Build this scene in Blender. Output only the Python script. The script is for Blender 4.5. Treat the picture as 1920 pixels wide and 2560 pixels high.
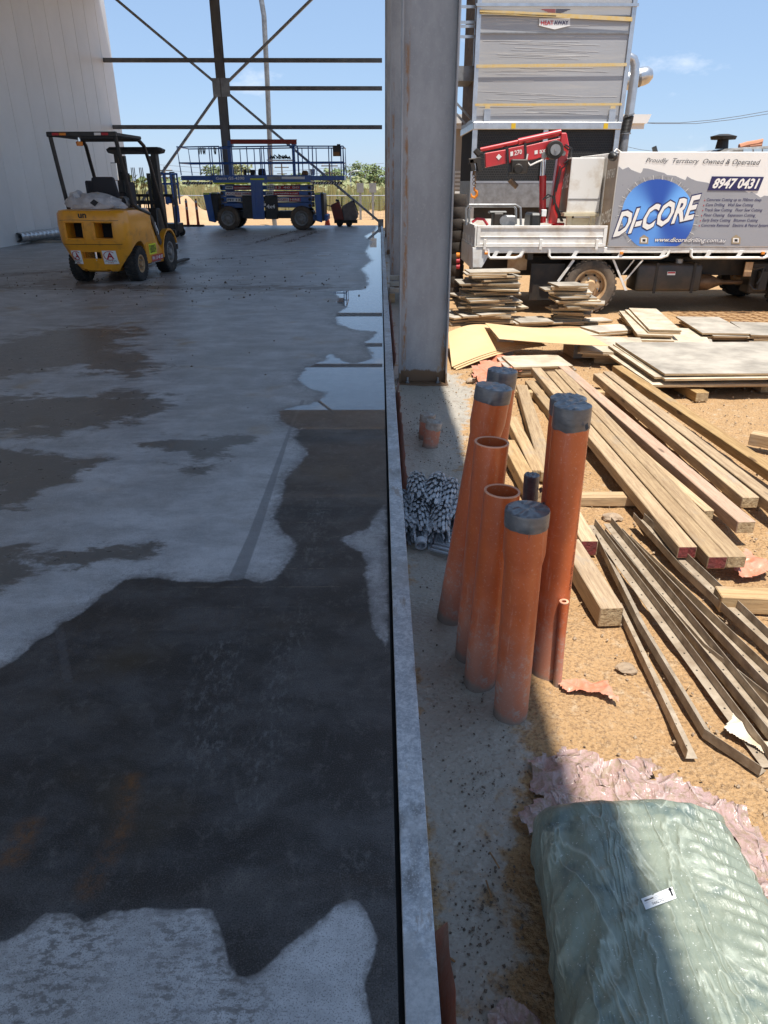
import bpy, bmesh, math, random
import numpy as np
from mathutils import Vector, Matrix, noise
random.seed(7); rng = np.random.default_rng(7)
for o in list(bpy.data.objects): bpy.data.objects.remove(o)
scene = bpy.context.scene
C = scene.collection
PI = math.pi; R = math.radians

# ---------------------------------------------------------------- camera
EYE = Vector((0, 0, 1.6)); PITCH = R(25); YAW = R(.32); FPX = 1770.
cam = bpy.data.cameras.new('camera'); cam.sensor_fit = 'VERTICAL'; cam.sensor_height = 36
cam.lens = 36 * FPX / 2560; cam.clip_start = .05; cam.clip_end = 3000
co = bpy.data.objects.new('camera', cam); C.objects.link(co)
co.location = EYE; co.rotation_euler = (PI / 2 - PITCH, 0, -YAW); scene.camera = co
# ---------------------------------------------------------------- world, sun, exposure
SUN = Vector((.10, -.24, 1)).normalized()
w = bpy.data.worlds.new('World'); scene.world = w; w.use_nodes = True
nt = w.node_tree; nt.nodes.clear(); N = nt.nodes.new; L = nt.links.new
out = N('ShaderNodeOutputWorld'); bg = N('ShaderNodeBackground'); bg.inputs[1].default_value = .098
sky = N('ShaderNodeTexSky'); sky.sky_type = 'NISHITA'; sky.sun_disc = False
sky.sun_elevation = math.asin(SUN.z); sky.sun_rotation = math.atan2(SUN.x, SUN.y)
sky.altitude = 0; sky.air_density = .85; sky.dust_density = .3; sky.ozone_density = .8
tc = N('ShaderNodeTexCoord'); mp = N('ShaderNodeMapping'); mp.inputs['Scale'].default_value = (1, 1, 2.2)
n1 = N('ShaderNodeTexNoise'); n1.inputs['Scale'].default_value = 4.2; n1.inputs['Detail'].default_value = 7; n1.inputs['Roughness'].default_value = .58
rp = N('ShaderNodeValToRGB'); rp.color_ramp.elements[0].position = .60; rp.color_ramp.elements[1].position = .80
rp.color_ramp.elements[1].color = (.75, .75, .75, 1)
mx = N('ShaderNodeMixRGB'); mx.inputs[2].default_value = (8.6, 8.4, 8.3, 1)
L(tc.outputs['Generated'], mp.inputs[0]); L(mp.outputs[0], n1.inputs[0]); L(n1.outputs[0], rp.inputs[0]); L(rp.outputs[0], mx.inputs[0])
hz = N('ShaderNodeMixRGB'); hz.inputs[0].default_value = .7; hz.inputs[2].default_value = (2.1, 3.15, 4.9, 1)   # humid, pale air
L(sky.outputs[0], hz.inputs[1]); L(hz.outputs[0], mx.inputs[1]); L(mx.outputs[0], bg.inputs[0]); L(bg.outputs[0], out.inputs[0])
sl = bpy.data.lights.new('sun', 'SUN'); sl.energy = 4.3; sl.angle = R(.53); sl.color = (1, .955, .88)
so = bpy.data.objects.new('sun', sl); C.objects.link(so)
so.rotation_euler = SUN.to_track_quat('Z', 'Y').to_euler(); so.location = (0, -20, 60)
vs = scene.view_settings; vs.view_transform = 'Standard'; vs.look = 'None'; vs.exposure = .86; vs.gamma = 1; vs.use_curve_mapping = False
scene.cycles.max_bounces = 8; scene.cycles.diffuse_bounces = 5

# ---------------------------------------------------------------- helpers
FW = Vector((math.sin(YAW) * math.cos(PITCH), math.cos(YAW) * math.cos(PITCH), -math.sin(PITCH)))
RT = Vector((math.cos(YAW), -math.sin(YAW), 0)); UP = RT.cross(FW)
def ray(px, py): return FW + RT * ((px - 960) / FPX) + UP * ((1280 - py) / FPX)
def at(px, py, Y): v = ray(px, py); return EYE + v * (Y / v.y)          # photo point on the upright plane at distance Y
def gr(px, py, z=0.): v = ray(px, py); return EYE + v * ((z - EYE.z) / v.z)   # photo point on a level plane
CR = {1: (0, 260, 3.456), 2: (400, 300, 2.9625), 3: (1120, 0, 2.9625), 4: (1120, 300, 2.0738), 5: (1100, 660, 2.0232),
      6: (960, 880, 2.3033), 7: (1300, 900, 2.2113), 8: (1000, 1760, 1.8033)}
def K(k, x, y): a, b, s = CR[k]; return a + x / s, b + y / s
def KA(k, x, y, Y): return at(*K(k, x, y), Y)
def KG(k, x, y, z=-.2): return gr(*K(k, x, y), z)

class MB:
    def __init__(s): s.v = []; s.f = []; s.m = []; s.mi = 0
    def add(s, vs, fs):
        o = len(s.v); s.v += [tuple(v) for v in vs]
        for f in fs: s.f.append(tuple(i + o for i in f)); s.m.append(s.mi)
        return s
    def box(s, c, d, rot=None, taper=1.):
        hx, hy, hz = d[0] / 2, d[1] / 2, d[2] / 2; pts = []
        for z in (-1, 1):
            t = taper if z > 0 else 1
            for x, y in ((-1, -1), (1, -1), (1, 1), (-1, 1)): pts.append(Vector((x * hx * t, y * hy * t, z * hz)))
        if rot is not None: pts = [rot @ p for p in pts]
        c = Vector(c); return s.add([p + c for p in pts], [(0, 3, 2, 1), (4, 5, 6, 7), (0, 1, 5, 4), (1, 2, 6, 5), (2, 3, 7, 6), (3, 0, 4, 7)])
    def b2(s, lo, hi): return s.box([(a + b) / 2 for a, b in zip(lo, hi)], [abs(b - a) for a, b in zip(lo, hi)])
    def bar(s, p0, p1, w, h, up=(0, 0, 1)):
        p0 = Vector(p0); p1 = Vector(p1); d = (p1 - p0); l = d.length; d.normalize(); u = Vector(up)
        if abs(d.dot(u)) > .99: u = Vector((0, 1, 0))
        x = d.cross(u).normalized(); z = x.cross(d); M = Matrix((x, d, z)).transposed()
        return s.box((p0 + p1) / 2, (w, l, h), M)
    def cyl(s, p0, p1, r0, r1=None, n=12, caps=True):
        r1 = r0 if r1 is None else r1; p0 = Vector(p0); p1 = Vector(p1); d = (p1 - p0).normalized()
        a = d.orthogonal().normalized(); b = d.cross(a); vs = []
        for p, r in ((p0, r0), (p1, r1)):
            for i in range(n): t = 2 * PI * i / n; vs.append(p + (a * math.cos(t) + b * math.sin(t)) * r)
        fs = [(i, (i + 1) % n, n + (i + 1) % n, n + i) for i in range(n)]
        if caps: fs += [tuple(range(n - 1, -1, -1)), tuple(range(n, 2 * n))]
        return s.add(vs, fs)
    def tube(s, path, r, n=8, caps=True, rs=None):
        P = [Vector(p) for p in path]; vs = []; a = None
        for i, p in enumerate(P):
            d = (P[min(i + 1, len(P) - 1)] - P[max(i - 1, 0)]).normalized()
            if a is None: a = d.orthogonal().normalized()
            a = (a - d * a.dot(d)).normalized(); b = d.cross(a); rr = rs[i] if rs else r
            for k in range(n): t = 2 * PI * k / n; vs.append(p + (a * math.cos(t) + b * math.sin(t)) * rr)
        fs = [(i * n + k, i * n + (k + 1) % n, (i + 1) * n + (k + 1) % n, (i + 1) * n + k) for i in range(len(P) - 1) for k in range(n)]
        if caps: fs += [tuple(range(n - 1, -1, -1)), tuple(range((len(P) - 1) * n, len(P) * n))]
        return s.add(vs, fs)
    def lathe(s, prof, c, ax=(0, 0, 1), n=24, close=False):
        c = Vector(c); d = Vector(ax).normalized(); a = d.orthogonal().normalized(); b = d.cross(a); vs = []; m = len(prof)
        for r, h in prof:
            for k in range(n): t = 2 * PI * k / n; vs.append(c + d * h + (a * math.cos(t) + b * math.sin(t)) * r)
        q = m if close else m - 1
        return s.add(vs, [(i * n + k, i * n + (k + 1) % n, ((i + 1) % m) * n + (k + 1) % n, ((i + 1) % m) * n + k) for i in range(q) for k in range(n)])
    def prism(s, poly, e):                       # poly: 3-D points of a planar outline, e: extrusion vector
        P = [Vector(p) for p in poly]; e = Vector(e); n = len(P)
        return s.add(P + [p + e for p in P], [tuple(range(n - 1, -1, -1)), tuple(range(n, 2 * n))] + [(i, (i + 1) % n, n + (i + 1) % n, n + i) for i in range(n)])
    def build(s, name, mats, par=None, bev=0., smooth=False, local=False, seg=1, sub=0):
        me = bpy.data.meshes.new(name); off = Vector((0, 0, 0))
        if par is not None and not local:
            q = par
            while q is not None: off += q.location; q = q.parent
        me.from_pydata([tuple(Vector(v) - off) for v in s.v], [], s.f)
        for m in (mats if isinstance(mats, (list, tuple)) else [mats]): me.materials.append(m)
        me.polygons.foreach_set('material_index', s.m); me.update()
        bm = bmesh.new(); bm.from_mesh(me); bmesh.ops.recalc_face_normals(bm, faces=bm.faces)
        if bev > 0:
            es = [e for e in bm.edges if len(e.link_faces) == 2 and e.calc_face_angle(0) > .5]
            bmesh.ops.bevel(bm, geom=es, offset=bev, segments=seg, affect='EDGES', profile=.5, clamp_overlap=True)
        if smooth:
            for f in bm.faces: f.smooth = True
            for e in bm.edges:
                if len(e.link_faces) == 2 and e.calc_face_angle(0) > .7: e.smooth = False
        bm.to_mesh(me); bm.free()
        o = bpy.data.objects.new(name, me); C.objects.link(o)
        if par is not None: o.parent = par
        return o
def tag(o, label=None, cat=None, group=None, kind=None):
    if label: o['label'] = label
    if cat: o['category'] = cat
    if group: o['group'] = group
    if kind: o['kind'] = kind
    return o
def thing(name, label, cat, loc, rz=0, group=None):
    o = bpy.data.objects.new(name, None); C.objects.link(o); o.empty_display_size = .1
    o.location = loc; o.rotation_euler = (0, 0, rz); return tag(o, label, cat, group)
def solo(mb, name, mats, label, cat, origin=None, group=None, **k):   # a thing that is one mesh, origin at its base
    if origin is None:
        a = np.array(mb.v); origin = Vector(((a[:, 0].min() + a[:, 0].max()) / 2, (a[:, 1].min() + a[:, 1].max()) / 2, a[:, 2].min()))
    origin = Vector(origin); mb.v = [tuple(Vector(v) - origin) for v in mb.v]
    o = mb.build(name, mats, None, **k); o.location = origin; return tag(o, label, cat, group)
def boolcut(o, mb):
    c = mb.build('cutter', o.data.materials[0], o.parent, local=True); m = o.modifiers.new('b', 'BOOLEAN'); m.operation = 'DIFFERENCE'; m.object = c; m.solver = 'EXACT'
    bpy.context.view_layer.update(); dg = bpy.context.evaluated_depsgraph_get()
    me = bpy.data.meshes.new_from_object(o.evaluated_get(dg)); o.modifiers.clear(); o.data = me; bpy.data.objects.remove(c)
def text(s, q, mat, par, name='lettering', shear=0., bold=0., ext=.001, lift=Vector((0, 0, 0)), loc=False, drape=None):
    # lettering (flat print) fitted into the quad q = (lower left, lower right, upper right, upper left), world points
    cu = bpy.data.curves.new('t', 'FONT'); cu.body = s; cu.size = 1; cu.shear = shear; cu.offset = bold; cu.resolution_u = 2
    ob = bpy.data.objects.new('t', cu); C.objects.link(ob); bpy.context.view_layer.update()
    me = bpy.data.meshes.new_from_object(ob.evaluated_get(bpy.context.evaluated_depsgraph_get())); bpy.data.objects.remove(ob)
    a = np.array([v.co[:] for v in me.vertices]); lo = a.min(0); hi = a.max(0)
    q = [Vector(p) + lift for p in q]; mb = MB()
    pts = []
    for x, y, z in a:
        u = (x - lo[0]) / (hi[0] - lo[0]); v = (y - lo[1]) / (hi[1] - lo[1])
        pts.append((q[0] * (1 - u) + q[1] * u) * (1 - v) + (q[3] * (1 - u) + q[2] * u) * v)
    if drape: pts = [drape(p) for p in pts]
    mb.add(pts, [tuple(p.vertices) for p in me.polygons]); bpy.data.meshes.remove(me)
    return mb.build(name, mat, par, local=loc)

# ---------------------------------------------------------------- materials
def mat(name, col, col2=None, rough=.6, metal=0., sc=4., bump=0., bsc=40., lo=.35, hi=.65, stretch=(1, 1, 1), rnd=0., coat=0., spec=.5, rough2=None, det=6., sub=0., trans=0.):
    m = bpy.data.materials.new(name); m.use_nodes = True; t = m.node_tree; N = t.nodes.new; L = t.links.new
    b = t.nodes['Principled BSDF']; b.inputs['Roughness'].default_value = rough; b.inputs['Metallic'].default_value = metal
    b.inputs['Base Color'].default_value = (*col, 1); b.inputs['Coat Weight'].default_value = coat; b.inputs['Coat Roughness'].default_value = .12
    b.inputs['Specular IOR Level'].default_value = spec; b.inputs['Transmission Weight'].default_value = trans
    tc = N('ShaderNodeTexCoord'); mp = N('ShaderNodeMapping'); mp.inputs['Scale'].default_value = stretch; L(tc.outputs['Object'], mp.inputs[0])
    src = mp.outputs[0]
    if rnd:
        oi = N('ShaderNodeObjectInfo'); va = N('ShaderNodeVectorMath'); va.operation = 'ADD'; vm = N('ShaderNodeMath'); vm.operation = 'MULTIPLY'; vm.inputs[1].default_value = 57.
        L(oi.outputs['Random'], vm.inputs[0]); L(mp.outputs[0], va.inputs[0]); L(vm.outputs[0], va.inputs[1]); src = va.outputs[0]
    if col2 is not None:
        n = N('ShaderNodeTexNoise'); n.inputs['Scale'].default_value = sc; n.inputs['Detail'].default_value = det; n.inputs['Roughness'].default_value = .62; L(src, n.inputs[0])
        r = N('ShaderNodeValToRGB'); r.color_ramp.elements[0].position = lo; r.color_ramp.elements[1].position = hi
        r.color_ramp.elements[0].color = (*col, 1); r.color_ramp.elements[1].color = (*col2, 1); L(n.outputs[0], r.inputs[0]); c = r.outputs[0]
        if rnd:
            hs = N('ShaderNodeHueSaturation'); ma = N('ShaderNodeMapRange'); ma.inputs['To Min'].default_value = 1 - rnd; ma.inputs['To Max'].default_value = 1 + rnd
            L(oi.outputs['Random'], ma.inputs[0]); L(ma.outputs[0], hs.inputs['Value']); L(c, hs.inputs['Color']); c = hs.outputs[0]
        L(c, b.inputs['Base Color'])
        if rough2 is not None:
            mr = N('ShaderNodeMapRange'); mr.inputs['From Min'].default_value = lo; mr.inputs['From Max'].default_value = hi; mr.inputs['To Min'].default_value = rough; mr.inputs['To Max'].default_value = rough2
            L(n.outputs[0], mr.inputs[0]); L(mr.outputs[0], b.inputs['Roughness'])
    if bump:
        n2 = N('ShaderNodeTexNoise'); n2.inputs['Scale'].default_value = bsc; n2.inputs['Detail'].default_value = 5; L(src, n2.inputs[0])
        bp = N('ShaderNodeBump'); bp.inputs['Strength'].default_value = bump; bp.inputs['Distance'].default_value = .02; L(n2.outputs[0], bp.inputs['Height']); L(bp.outputs[0], b.inputs['Normal'])
    return m
M = {}
M['black'] = mat('black_paint', (.012, .012, .013), (.03, .028, .026), .45, sc=9)
M['rubber'] = mat('rubber', (.022, .021, .02), (.10, .08, .06), .85, sc=7, lo=.5, hi=.8, bump=.3, bsc=60)
M['rubber_dusty'] = mat('dusty_rubber', (.05, .045, .04), (.22, .16, .11), .9, sc=5, lo=.3, hi=.75, bump=.3, bsc=60)
M['yellow'] = mat('forklift_yellow', (.80, .335, .02), (.50, .21, .03), .33, sc=7, lo=.52, hi=.76, coat=.4, bump=.05, bsc=14, det=10)
M['blue'] = mat('lift_blue', (.025, .11, .40), (.04, .12, .34), .4, sc=6, coat=.2)
M['red'] = mat('crane_red', (.55, .018, .022), (.42, .02, .02), .35, sc=5, coat=.5)
M['beam_red'] = mat('beam_red', (.30, .02, .015), (.2, .03, .02), .5, sc=3)
M['white'] = mat('white_paint', (.76, .74, .70), (.52, .43, .33), .45, sc=4.5, lo=.48, hi=.78, bump=.05, bsc=5, det=10)
M['cream'] = mat('cream_print', (.8, .77, .73), (.72, .68, .62), .4, sc=2, lo=.5, hi=.9)
M['label_white'] = mat('label_white', (.8, .8, .78), None, .5)
M['label_red'] = mat('label_red', (.45, .02, .03), None, .5)
M['ink'] = mat('ink_black', (.012, .012, .014), None, .5)
M['navy'] = mat('ink_navy', (.02, .018, .09), None, .45)
M['grey_ink'] = mat('ink_grey', (.07, .07, .08), None, .5)
M['hi_yellow'] = mat('hi_vis_yellow', (.72, .80, .03), None, .5)
M['orange_red'] = mat('traffic_orange', (.72, .07, .015), (.6, .06, .02), .5, sc=6)
M['amber'] = mat('amber', (.7, .22, .02), None, .25)
M['chrome'] = mat('chrome', (.75, .75, .74), None, .12, 1.)
M['steel'] = mat('grey_steel', (.33, .34, .35), (.22, .22, .22), .5, .6, sc=6, bump=.08, bsc=30)
M['rim'] = mat('rim_grey', (.32, .33, .34), (.2, .18, .15), .5, .3, sc=8)
M['rim_cream'] = mat('rim_dusty', (.52, .36, .2), (.36, .2, .09), .6, sc=7)
M['galv'] = mat('galvanised', (.36, .38, .40), (.24, .255, .27), .42, .75, sc=5, bump=.05, bsc=120, rough2=.55, lo=.3, hi=.7)
M['galv_dark'] = mat('structural_steel', (.20, .20, .20), (.13, .13, .13), .55, .4, sc=3, stretch=(1, 1, .3))
M['alu'] = mat('aluminium', (.62, .63, .64), (.5, .5, .5), .3, .85, sc=4)
M['panel'] = mat('panel_white', (.82, .82, .81), (.76, .76, .745), .42, sc=.8, bump=.02, bsc=3, rnd=.02)
M['roof'] = mat('roof_sheet', (.085, .087, .09), (.07, .07, .072), .5, 0, sc=2)
M['dark'] = mat('dark_void', (.01, .01, .01), None, .9)
M['under'] = mat('chassis_black', (.018, .016, .014), (.06, .04, .025), .6, sc=5, lo=.45, hi=.8)
M['tank'] = mat('tank_black', (.03, .028, .026), (.10, .065, .045), .4, sc=2.5, lo=.45, hi=.8)
M['exhaust'] = mat('exhaust', (.22, .14, .08), (.12, .07, .04), .55, .5, sc=8)
M['bag_white'] = mat('woven_bag', (.6, .58, .57), (.42, .4, .4), .4, sc=7, bump=.3, bsc=18)
M['pvc'] = mat('orange_pvc', (.60, .115, .025), (.52, .10, .028), .34, sc=6, coat=.15)
M['pvc_cut'] = mat('pvc_cut_edge', (.72, .36, .22), None, .6)
M['tape'] = mat('grey_tape', (.085, .088, .092), (.14, .14, .145), .28, sc=14, bump=.16, bsc=22, stretch=(1, 1, 3), coat=.25)
M['plastic_grey'] = mat('bar_chair_plastic', (.44, .46, .48), (.30, .315, .33), .5, sc=9, rnd=.15)
M['wood'] = mat('timber', (.53, .375, .21), (.30, .185, .085), .75, sc=4.5, stretch=(7, .55, 7), rnd=.24, bump=.35, bsc=16, lo=.36, hi=.72)
M['wood_end'] = mat('end_grain', (.46, .34, .19), (.30, .20, .10), .85, sc=30, rnd=.1, bump=.4, bsc=60)
M['wood_red_end'] = mat('painted_end_grain', (.22, .035, .03), (.12, .03, .025), .8, sc=30, bump=.4, bsc=60)
M['wood_pink'] = mat('pinkish_timber', (.52, .31, .19), (.36, .20, .10), .75, sc=3, stretch=(9, .8, 9), rnd=.05, bump=.25, bsc=14)
M['ply_face'] = mat('ply_face', (.45, .40, .33), (.25, .22, .18), .7, sc=3.2, rnd=.2, lo=.36, hi=.66, bump=.12, bsc=20, det=9)
M['ply_edge'] = mat('ply_edge', (.50, .36, .20), (.30, .19, .10), .85, sc=5, stretch=(1, 1, 30), rnd=.25, bump=.3, bsc=30)
M['ply_pale'] = mat('ply_pale_face', (.58, .50, .38), (.38, .31, .22), .75, sc=4.5, det=9, rnd=.2, bump=.1, bsc=20)
M['card'] = mat('brown_board', (.62, .44, .24), (.56, .38, .19), .7, sc=1.3, bump=.03, bsc=6)
M['angle'] = mat('weathered_galvanised', (.42, .345, .255), (.19, .135, .085), .5, .15, sc=14, lo=.35, hi=.75, rnd=.15, bump=.2, bsc=60, rough2=.75)
M['rust'] = mat('rusty_bar', (.20, .10, .045), (.34, .19, .08), .85, sc=30)
M['dirty_tape'] = mat('dirty_tape', (.42, .39, .35), (.22, .17, .13), .6, sc=18, bump=.4, bsc=40)
M['film_orange'] = mat('orange_film', (.60, .17, .085), (.52, .27, .18), .42, sc=9, bump=.4, bsc=25, coat=.15)
M['paper'] = mat('dirty_paper', (.68, .6, .5), (.55, .44, .3), .8, sc=7, bump=.3, bsc=30)
M['stone'] = mat('stone', (.42, .31, .2), (.30, .22, .15), .9, sc=12, bump=.5, bsc=30, rnd=.2)
M['mud'] = mat('mud_clod', (.10, .075, .055), (.20, .155, .115), .85, sc=20, bump=.5, bsc=60)
M['crate'] = mat('crate_brown', (.27, .17, .09), (.16, .10, .055), .8, sc=2, stretch=(1, 1, 4), bump=.2, bsc=8)
M['wall_beige'] = mat('beige_wall', (.55, .49, .42), (.46, .41, .35), .8, sc=1)
M['leaf'] = mat('leaf', (.085, .13, .04), (.16, .20, .07), .65, sc=1.2, rnd=.25)
M['leaf2'] = mat('leaf_olive', (.15, .17, .065), (.24, .23, .11), .7, sc=1.2, rnd=.2)
M['bark'] = mat('bark', (.10, .075, .05), None, .9)
M['grass'] = mat('dry_grass', (.36, .29, .13), (.18, .20, .07), .9, sc=.12, lo=.4, hi=.62)
M['sand'] = mat('sand', (.46, .31, .18), (.38, .25, .14), .95, sc=2, bump=.5, bsc=8)
M['wire'] = mat('wire', (.08, .08, .085), None, .6)
M['strap'] = mat('yellow_strap', (.66, .46, .16), (.62, .5, .3), .45, sc=10)
M['film'] = mat('stretch_film', (.72, .70, .66), None, .3, coat=.3)
M['seal'] = mat('joint_black', (.008, .008, .008), None, .8)
M['cloth'] = mat('dark_cloth', (.03, .03, .035), None, .8)

# ================================================================ SETTING
class NT:                                         # tiny node-graph helper
    def __init__(s, name):
        s.m = bpy.data.materials.new(name); s.m.use_nodes = True; s.t = s.m.node_tree; s.b = s.t.nodes['Principled BSDF']; s.tc = s.t.nodes.new('ShaderNodeTexCoord')
    def n(s, k): return s.t.nodes.new(k)
    def l(s, a, b): s.t.links.new(a, b)
    def val(s, sock, v):
        if isinstance(v, bpy.types.NodeSocket): s.l(v, sock)
        else: sock.default_value = v
    def noise(s, sc, det=6, rough=.6, stretch=None, dist=0.):
        n = s.n('ShaderNodeTexNoise'); n.inputs['Scale'].default_value = sc; n.inputs['Detail'].default_value = det; n.inputs['Roughness'].default_value = rough; n.inputs['Distortion'].default_value = dist
        v = s.tc.outputs['Object']
        if stretch: mp = s.n('ShaderNodeMapping'); mp.inputs['Scale'].default_value = stretch; s.l(v, mp.inputs[0]); v = mp.outputs[0]
        s.l(v, n.inputs[0]); return n.outputs[0]
    def attr(s, a): n = s.n('ShaderNodeAttribute'); n.attribute_name = a; return n.outputs['Fac']
    def math(s, op, a, b=0., clamp=False):
        n = s.n('ShaderNodeMath'); n.operation = op; n.use_clamp = clamp; s.val(n.inputs[0], a); s.val(n.inputs[1], b); return n.outputs[0]
    def ramp(s, x, lo, hi, a=0., b=1.):
        n = s.n('ShaderNodeMapRange'); n.interpolation_type = 'SMOOTHSTEP'; s.val(n.inputs[0], x); n.inputs[1].default_value = lo; n.inputs[2].default_value = hi; s.val(n.inputs[3], a); s.val(n.inputs[4], b); return n.outputs[0]
    def mix(s, f, a, b):
        n = s.n('ShaderNodeMixRGB'); s.val(n.inputs[0], f)
        for i, c in ((1, a), (2, b)):
            if isinstance(c, tuple): n.inputs[i].default_value = (*c, 1)
            else: s.l(c, n.inputs[i])
        return n.outputs[0]
    def bump(s, h, st=.3, dist=.01, prev=None):
        n = s.n('ShaderNodeBump'); s.val(n.inputs['Strength'], st); n.inputs['Distance'].default_value = dist; s.l(h, n.inputs['Height'])
        if prev: s.l(prev, n.inputs['Normal'])
        return n.outputs[0]
    def done(s, col=None, rough=None, nrm=None, **k):
        if col is not None: s.l(col, s.b.inputs['Base Color'])
        if rough is not None: s.val(s.b.inputs['Roughness'], rough)
        if nrm is not None: s.l(nrm, s.b.inputs['Normal'])
        for a, v in k.items(): s.val(s.b.inputs[a.replace('_', ' ')], v)
        return s.m

def crease(g, sc, rot, stretch, pw):
    mp = g.n('ShaderNodeMapping'); mp.inputs['Rotation'].default_value = (0, 0, rot); mp.inputs['Scale'].default_value = stretch; g.l(g.tc.outputs['Object'], mp.inputs[0])
    n = g.n('ShaderNodeTexNoise'); n.inputs['Scale'].default_value = sc; n.inputs['Detail'].default_value = 3; n.inputs['Distortion'].default_value = .6; g.l(mp.outputs[0], n.inputs[0])
    return g.math('POWER', g.math('SUBTRACT', 1., g.math('MULTIPLY', g.math('ABSOLUTE', g.math('SUBTRACT', n.outputs[0], .5)), 3.)), pw)
def sdf(P, poly):                                  # signed distance (+ inside) of points P (n,2) to a polygon
    Q = np.array(poly, float); d = np.full(len(P), 1e9); ins = np.zeros(len(P), bool)
    for i in range(len(Q)):
        a = Q[i]; b = Q[(i + 1) % len(Q)]; ab = b - a; t = np.clip(((P - a) @ ab) / (ab @ ab + 1e-12), 0, 1)
        d = np.minimum(d, np.hypot(*(P - a - t[:, None] * ab).T))
        c = ((a[1] > P[:, 1]) != (b[1] > P[:, 1])) & (P[:, 0] < (b[0] - a[0]) * (P[:, 1] - a[1]) / (b[1] - a[1] + 1e-12) + a[0]); ins ^= c
    return np.where(ins, d, -d)
def gpoly(o, s, pts, z=0.): return [tuple(gr(o[0] + x / s, o[1] + y / s, z)[:2]) for x, y in pts]
def grid_obj(name, xs, ys, zf, mats, attrs):
    X, Y = np.meshgrid(xs, ys); P = np.stack([X.ravel(), Y.ravel()], 1); zz = zf(P)
    nx = len(xs); ny = len(ys); i = np.arange(nx * ny).reshape(ny, nx)
    F = np.stack([i[:-1, :-1].ravel(), i[:-1, 1:].ravel(), i[1:, 1:].ravel(), i[1:, :-1].ravel()], 1)
    me = bpy.data.meshes.new(name); me.from_pydata(np.column_stack([P, zz]).tolist(), [], F.tolist()); me.materials.append(mats)
    for k, v in attrs(P).items(): a = me.attributes.new(k, 'FLOAT', 'POINT'); a.data.foreach_set('value', v.astype(np.float32))
    me.polygons.foreach_set('use_smooth', [True] * len(me.polygons)); me.update()
    o = bpy.data.objects.new(name, me); C.objects.link(o); return o

GZ = -.2; EDGE = .036; KX0, KX1 = .05, .125; YEND = 31.0; WX = -10.15
# ---- concrete slab: water line traced on the slab
c2b = ((0, 540), 1.693); c3b = ((0, 1000), 1.659); c4b = ((0, 1600), 1.508)
water = gpoly((0, 540), 1.693, [(1600, 35), (1590, 60), (1545, 85), (1575, 110), (1550, 150), (1575, 190), (1530, 225), (1555, 250), (1560, 290), (1540, 312), (1405, 322), (1440, 345), (1425, 365), (1470, 385), (1425, 415), (1430, 455), (1500, 482), (1597, 488),
    (1585, 510), (1545, 535), (1572, 572), (1578, 603), (1500, 628), (1440, 612), (1405, 585), (1370, 596), (1395, 604), (1300, 640), (1265, 685), (1280, 712), (1330, 735), (1388, 745), (1365, 772), (1310, 800), (1240, 808), (1190, 826), (1180, 850), (1205, 880), (1270, 905)])
water += gpoly((0, 1000), 1.659, [(1250, 118), (1222, 155), (1275, 210), (1262, 255), (1190, 310), (1168, 420), (1140, 485), (1180, 550), (1228, 590), (1225, 635), (1150, 740), (1085, 762), (1020, 742), (900, 755), (760, 757), (640, 736), (520, 745), (470, 780), (400, 832), (330, 890), (255, 925), (220, 965), (150, 1000), (100, 1050), (0, 1115), (-120, 1150)])
water += gpoly((0, 1600), 1.508, [(-150, 1160), (0, 1140), (90, 1100), (170, 1030), (270, 1035), (320, 1065), (420, 1020), (580, 1010), (740, 1010), (795, 1020), (830, 1070), (850, 1150), (862, 1220), (905, 1275), (960, 1265), (1010, 1220), (1060, 1170), (1140, 1110), (1200, 1060), (1270, 1000), (1340, 970), (1392, 1040), (1422, 1120), (1408, 1200), (1375, 1300), (1390, 1400), (1400, 1460), (1500, 1460)])
water += [(EDGE + .02, .9), (EDGE + .02, 31)]
dry = gpoly((0, 1000), 1.659, [(1600, 425), (1548, 480), (1537, 530), (1415, 572), (1420, 592), (1508, 640), (1520, 780), (1532, 860), (1542, 930), (1610, 1060)])
damp1 = gpoly((0, 540), 1.693, [(-100, 750), (310, 765), (560, 740), (700, 760), (730, 800), (600, 872), (480, 885), (200, 950), (-100, 900)])
damp2 = gpoly((0, 1000), 1.659, [(-100, 190), (150, 205), (420, 250), (300, 330), (60, 450), (-100, 480)])
damp3 = gpoly((0, 1000), 1.659, [(-100, 600), (180, 625), (640, 590), (670, 620), (560, 670), (180, 730), (-60, 790)])
damp4 = gpoly((0, 540), 1.693, [(-100, 560), (250, 470), (600, 460), (520, 560), (700, 620), (560, 690), (300, 640), (-100, 700)])
damp5 = gpoly((0, 1000), 1.659, [(620, 175), (900, 135), (1040, 150), (930, 230), (850, 300), (700, 215)])
strip = gpoly((0, 1000), 1.659, [(1250, 0), (1205, 100), (1030, 560), (945, 745), (1010, 745), (1075, 560), (1215, 100), (1265, 0)])
strip2 = gpoly((0, 1000), 1.659, [(230, 945), (262, 940), (300, 1170), (262, 1170)])
def segs(P, S):
    m = np.full(len(P), -3.)
    for (a, b, r) in S:
        a = np.array(a); ab = np.array(b) - a; t = np.clip(((P - a) @ ab) / (ab @ ab), 0, 1); m = np.maximum(m, r - np.hypot(*(P - a - t[:, None] * ab).T))
    return np.clip(m, -1, 1)
def dg(x, y): return tuple(gr(x * 1920 / 1659, y * 1920 / 1659)[:2])
scuff = [(dg(650, 1330), dg(610, 1450), .04), (dg(610, 1450), dg(575, 1600), .035), (dg(575, 1600), dg(545, 1720), .03), (dg(480, 1400), dg(440, 1640), .06), (dg(690, 1080), dg(660, 1250), .03)]
rusty = [(dg(283, 1690), dg(280, 1700), .018), (dg(280, 1700), dg(262, 1800), .006), (dg(262, 1800), dg(190, 1920), .010), (dg(60, 1790), dg(30, 1850), .02)]
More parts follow.
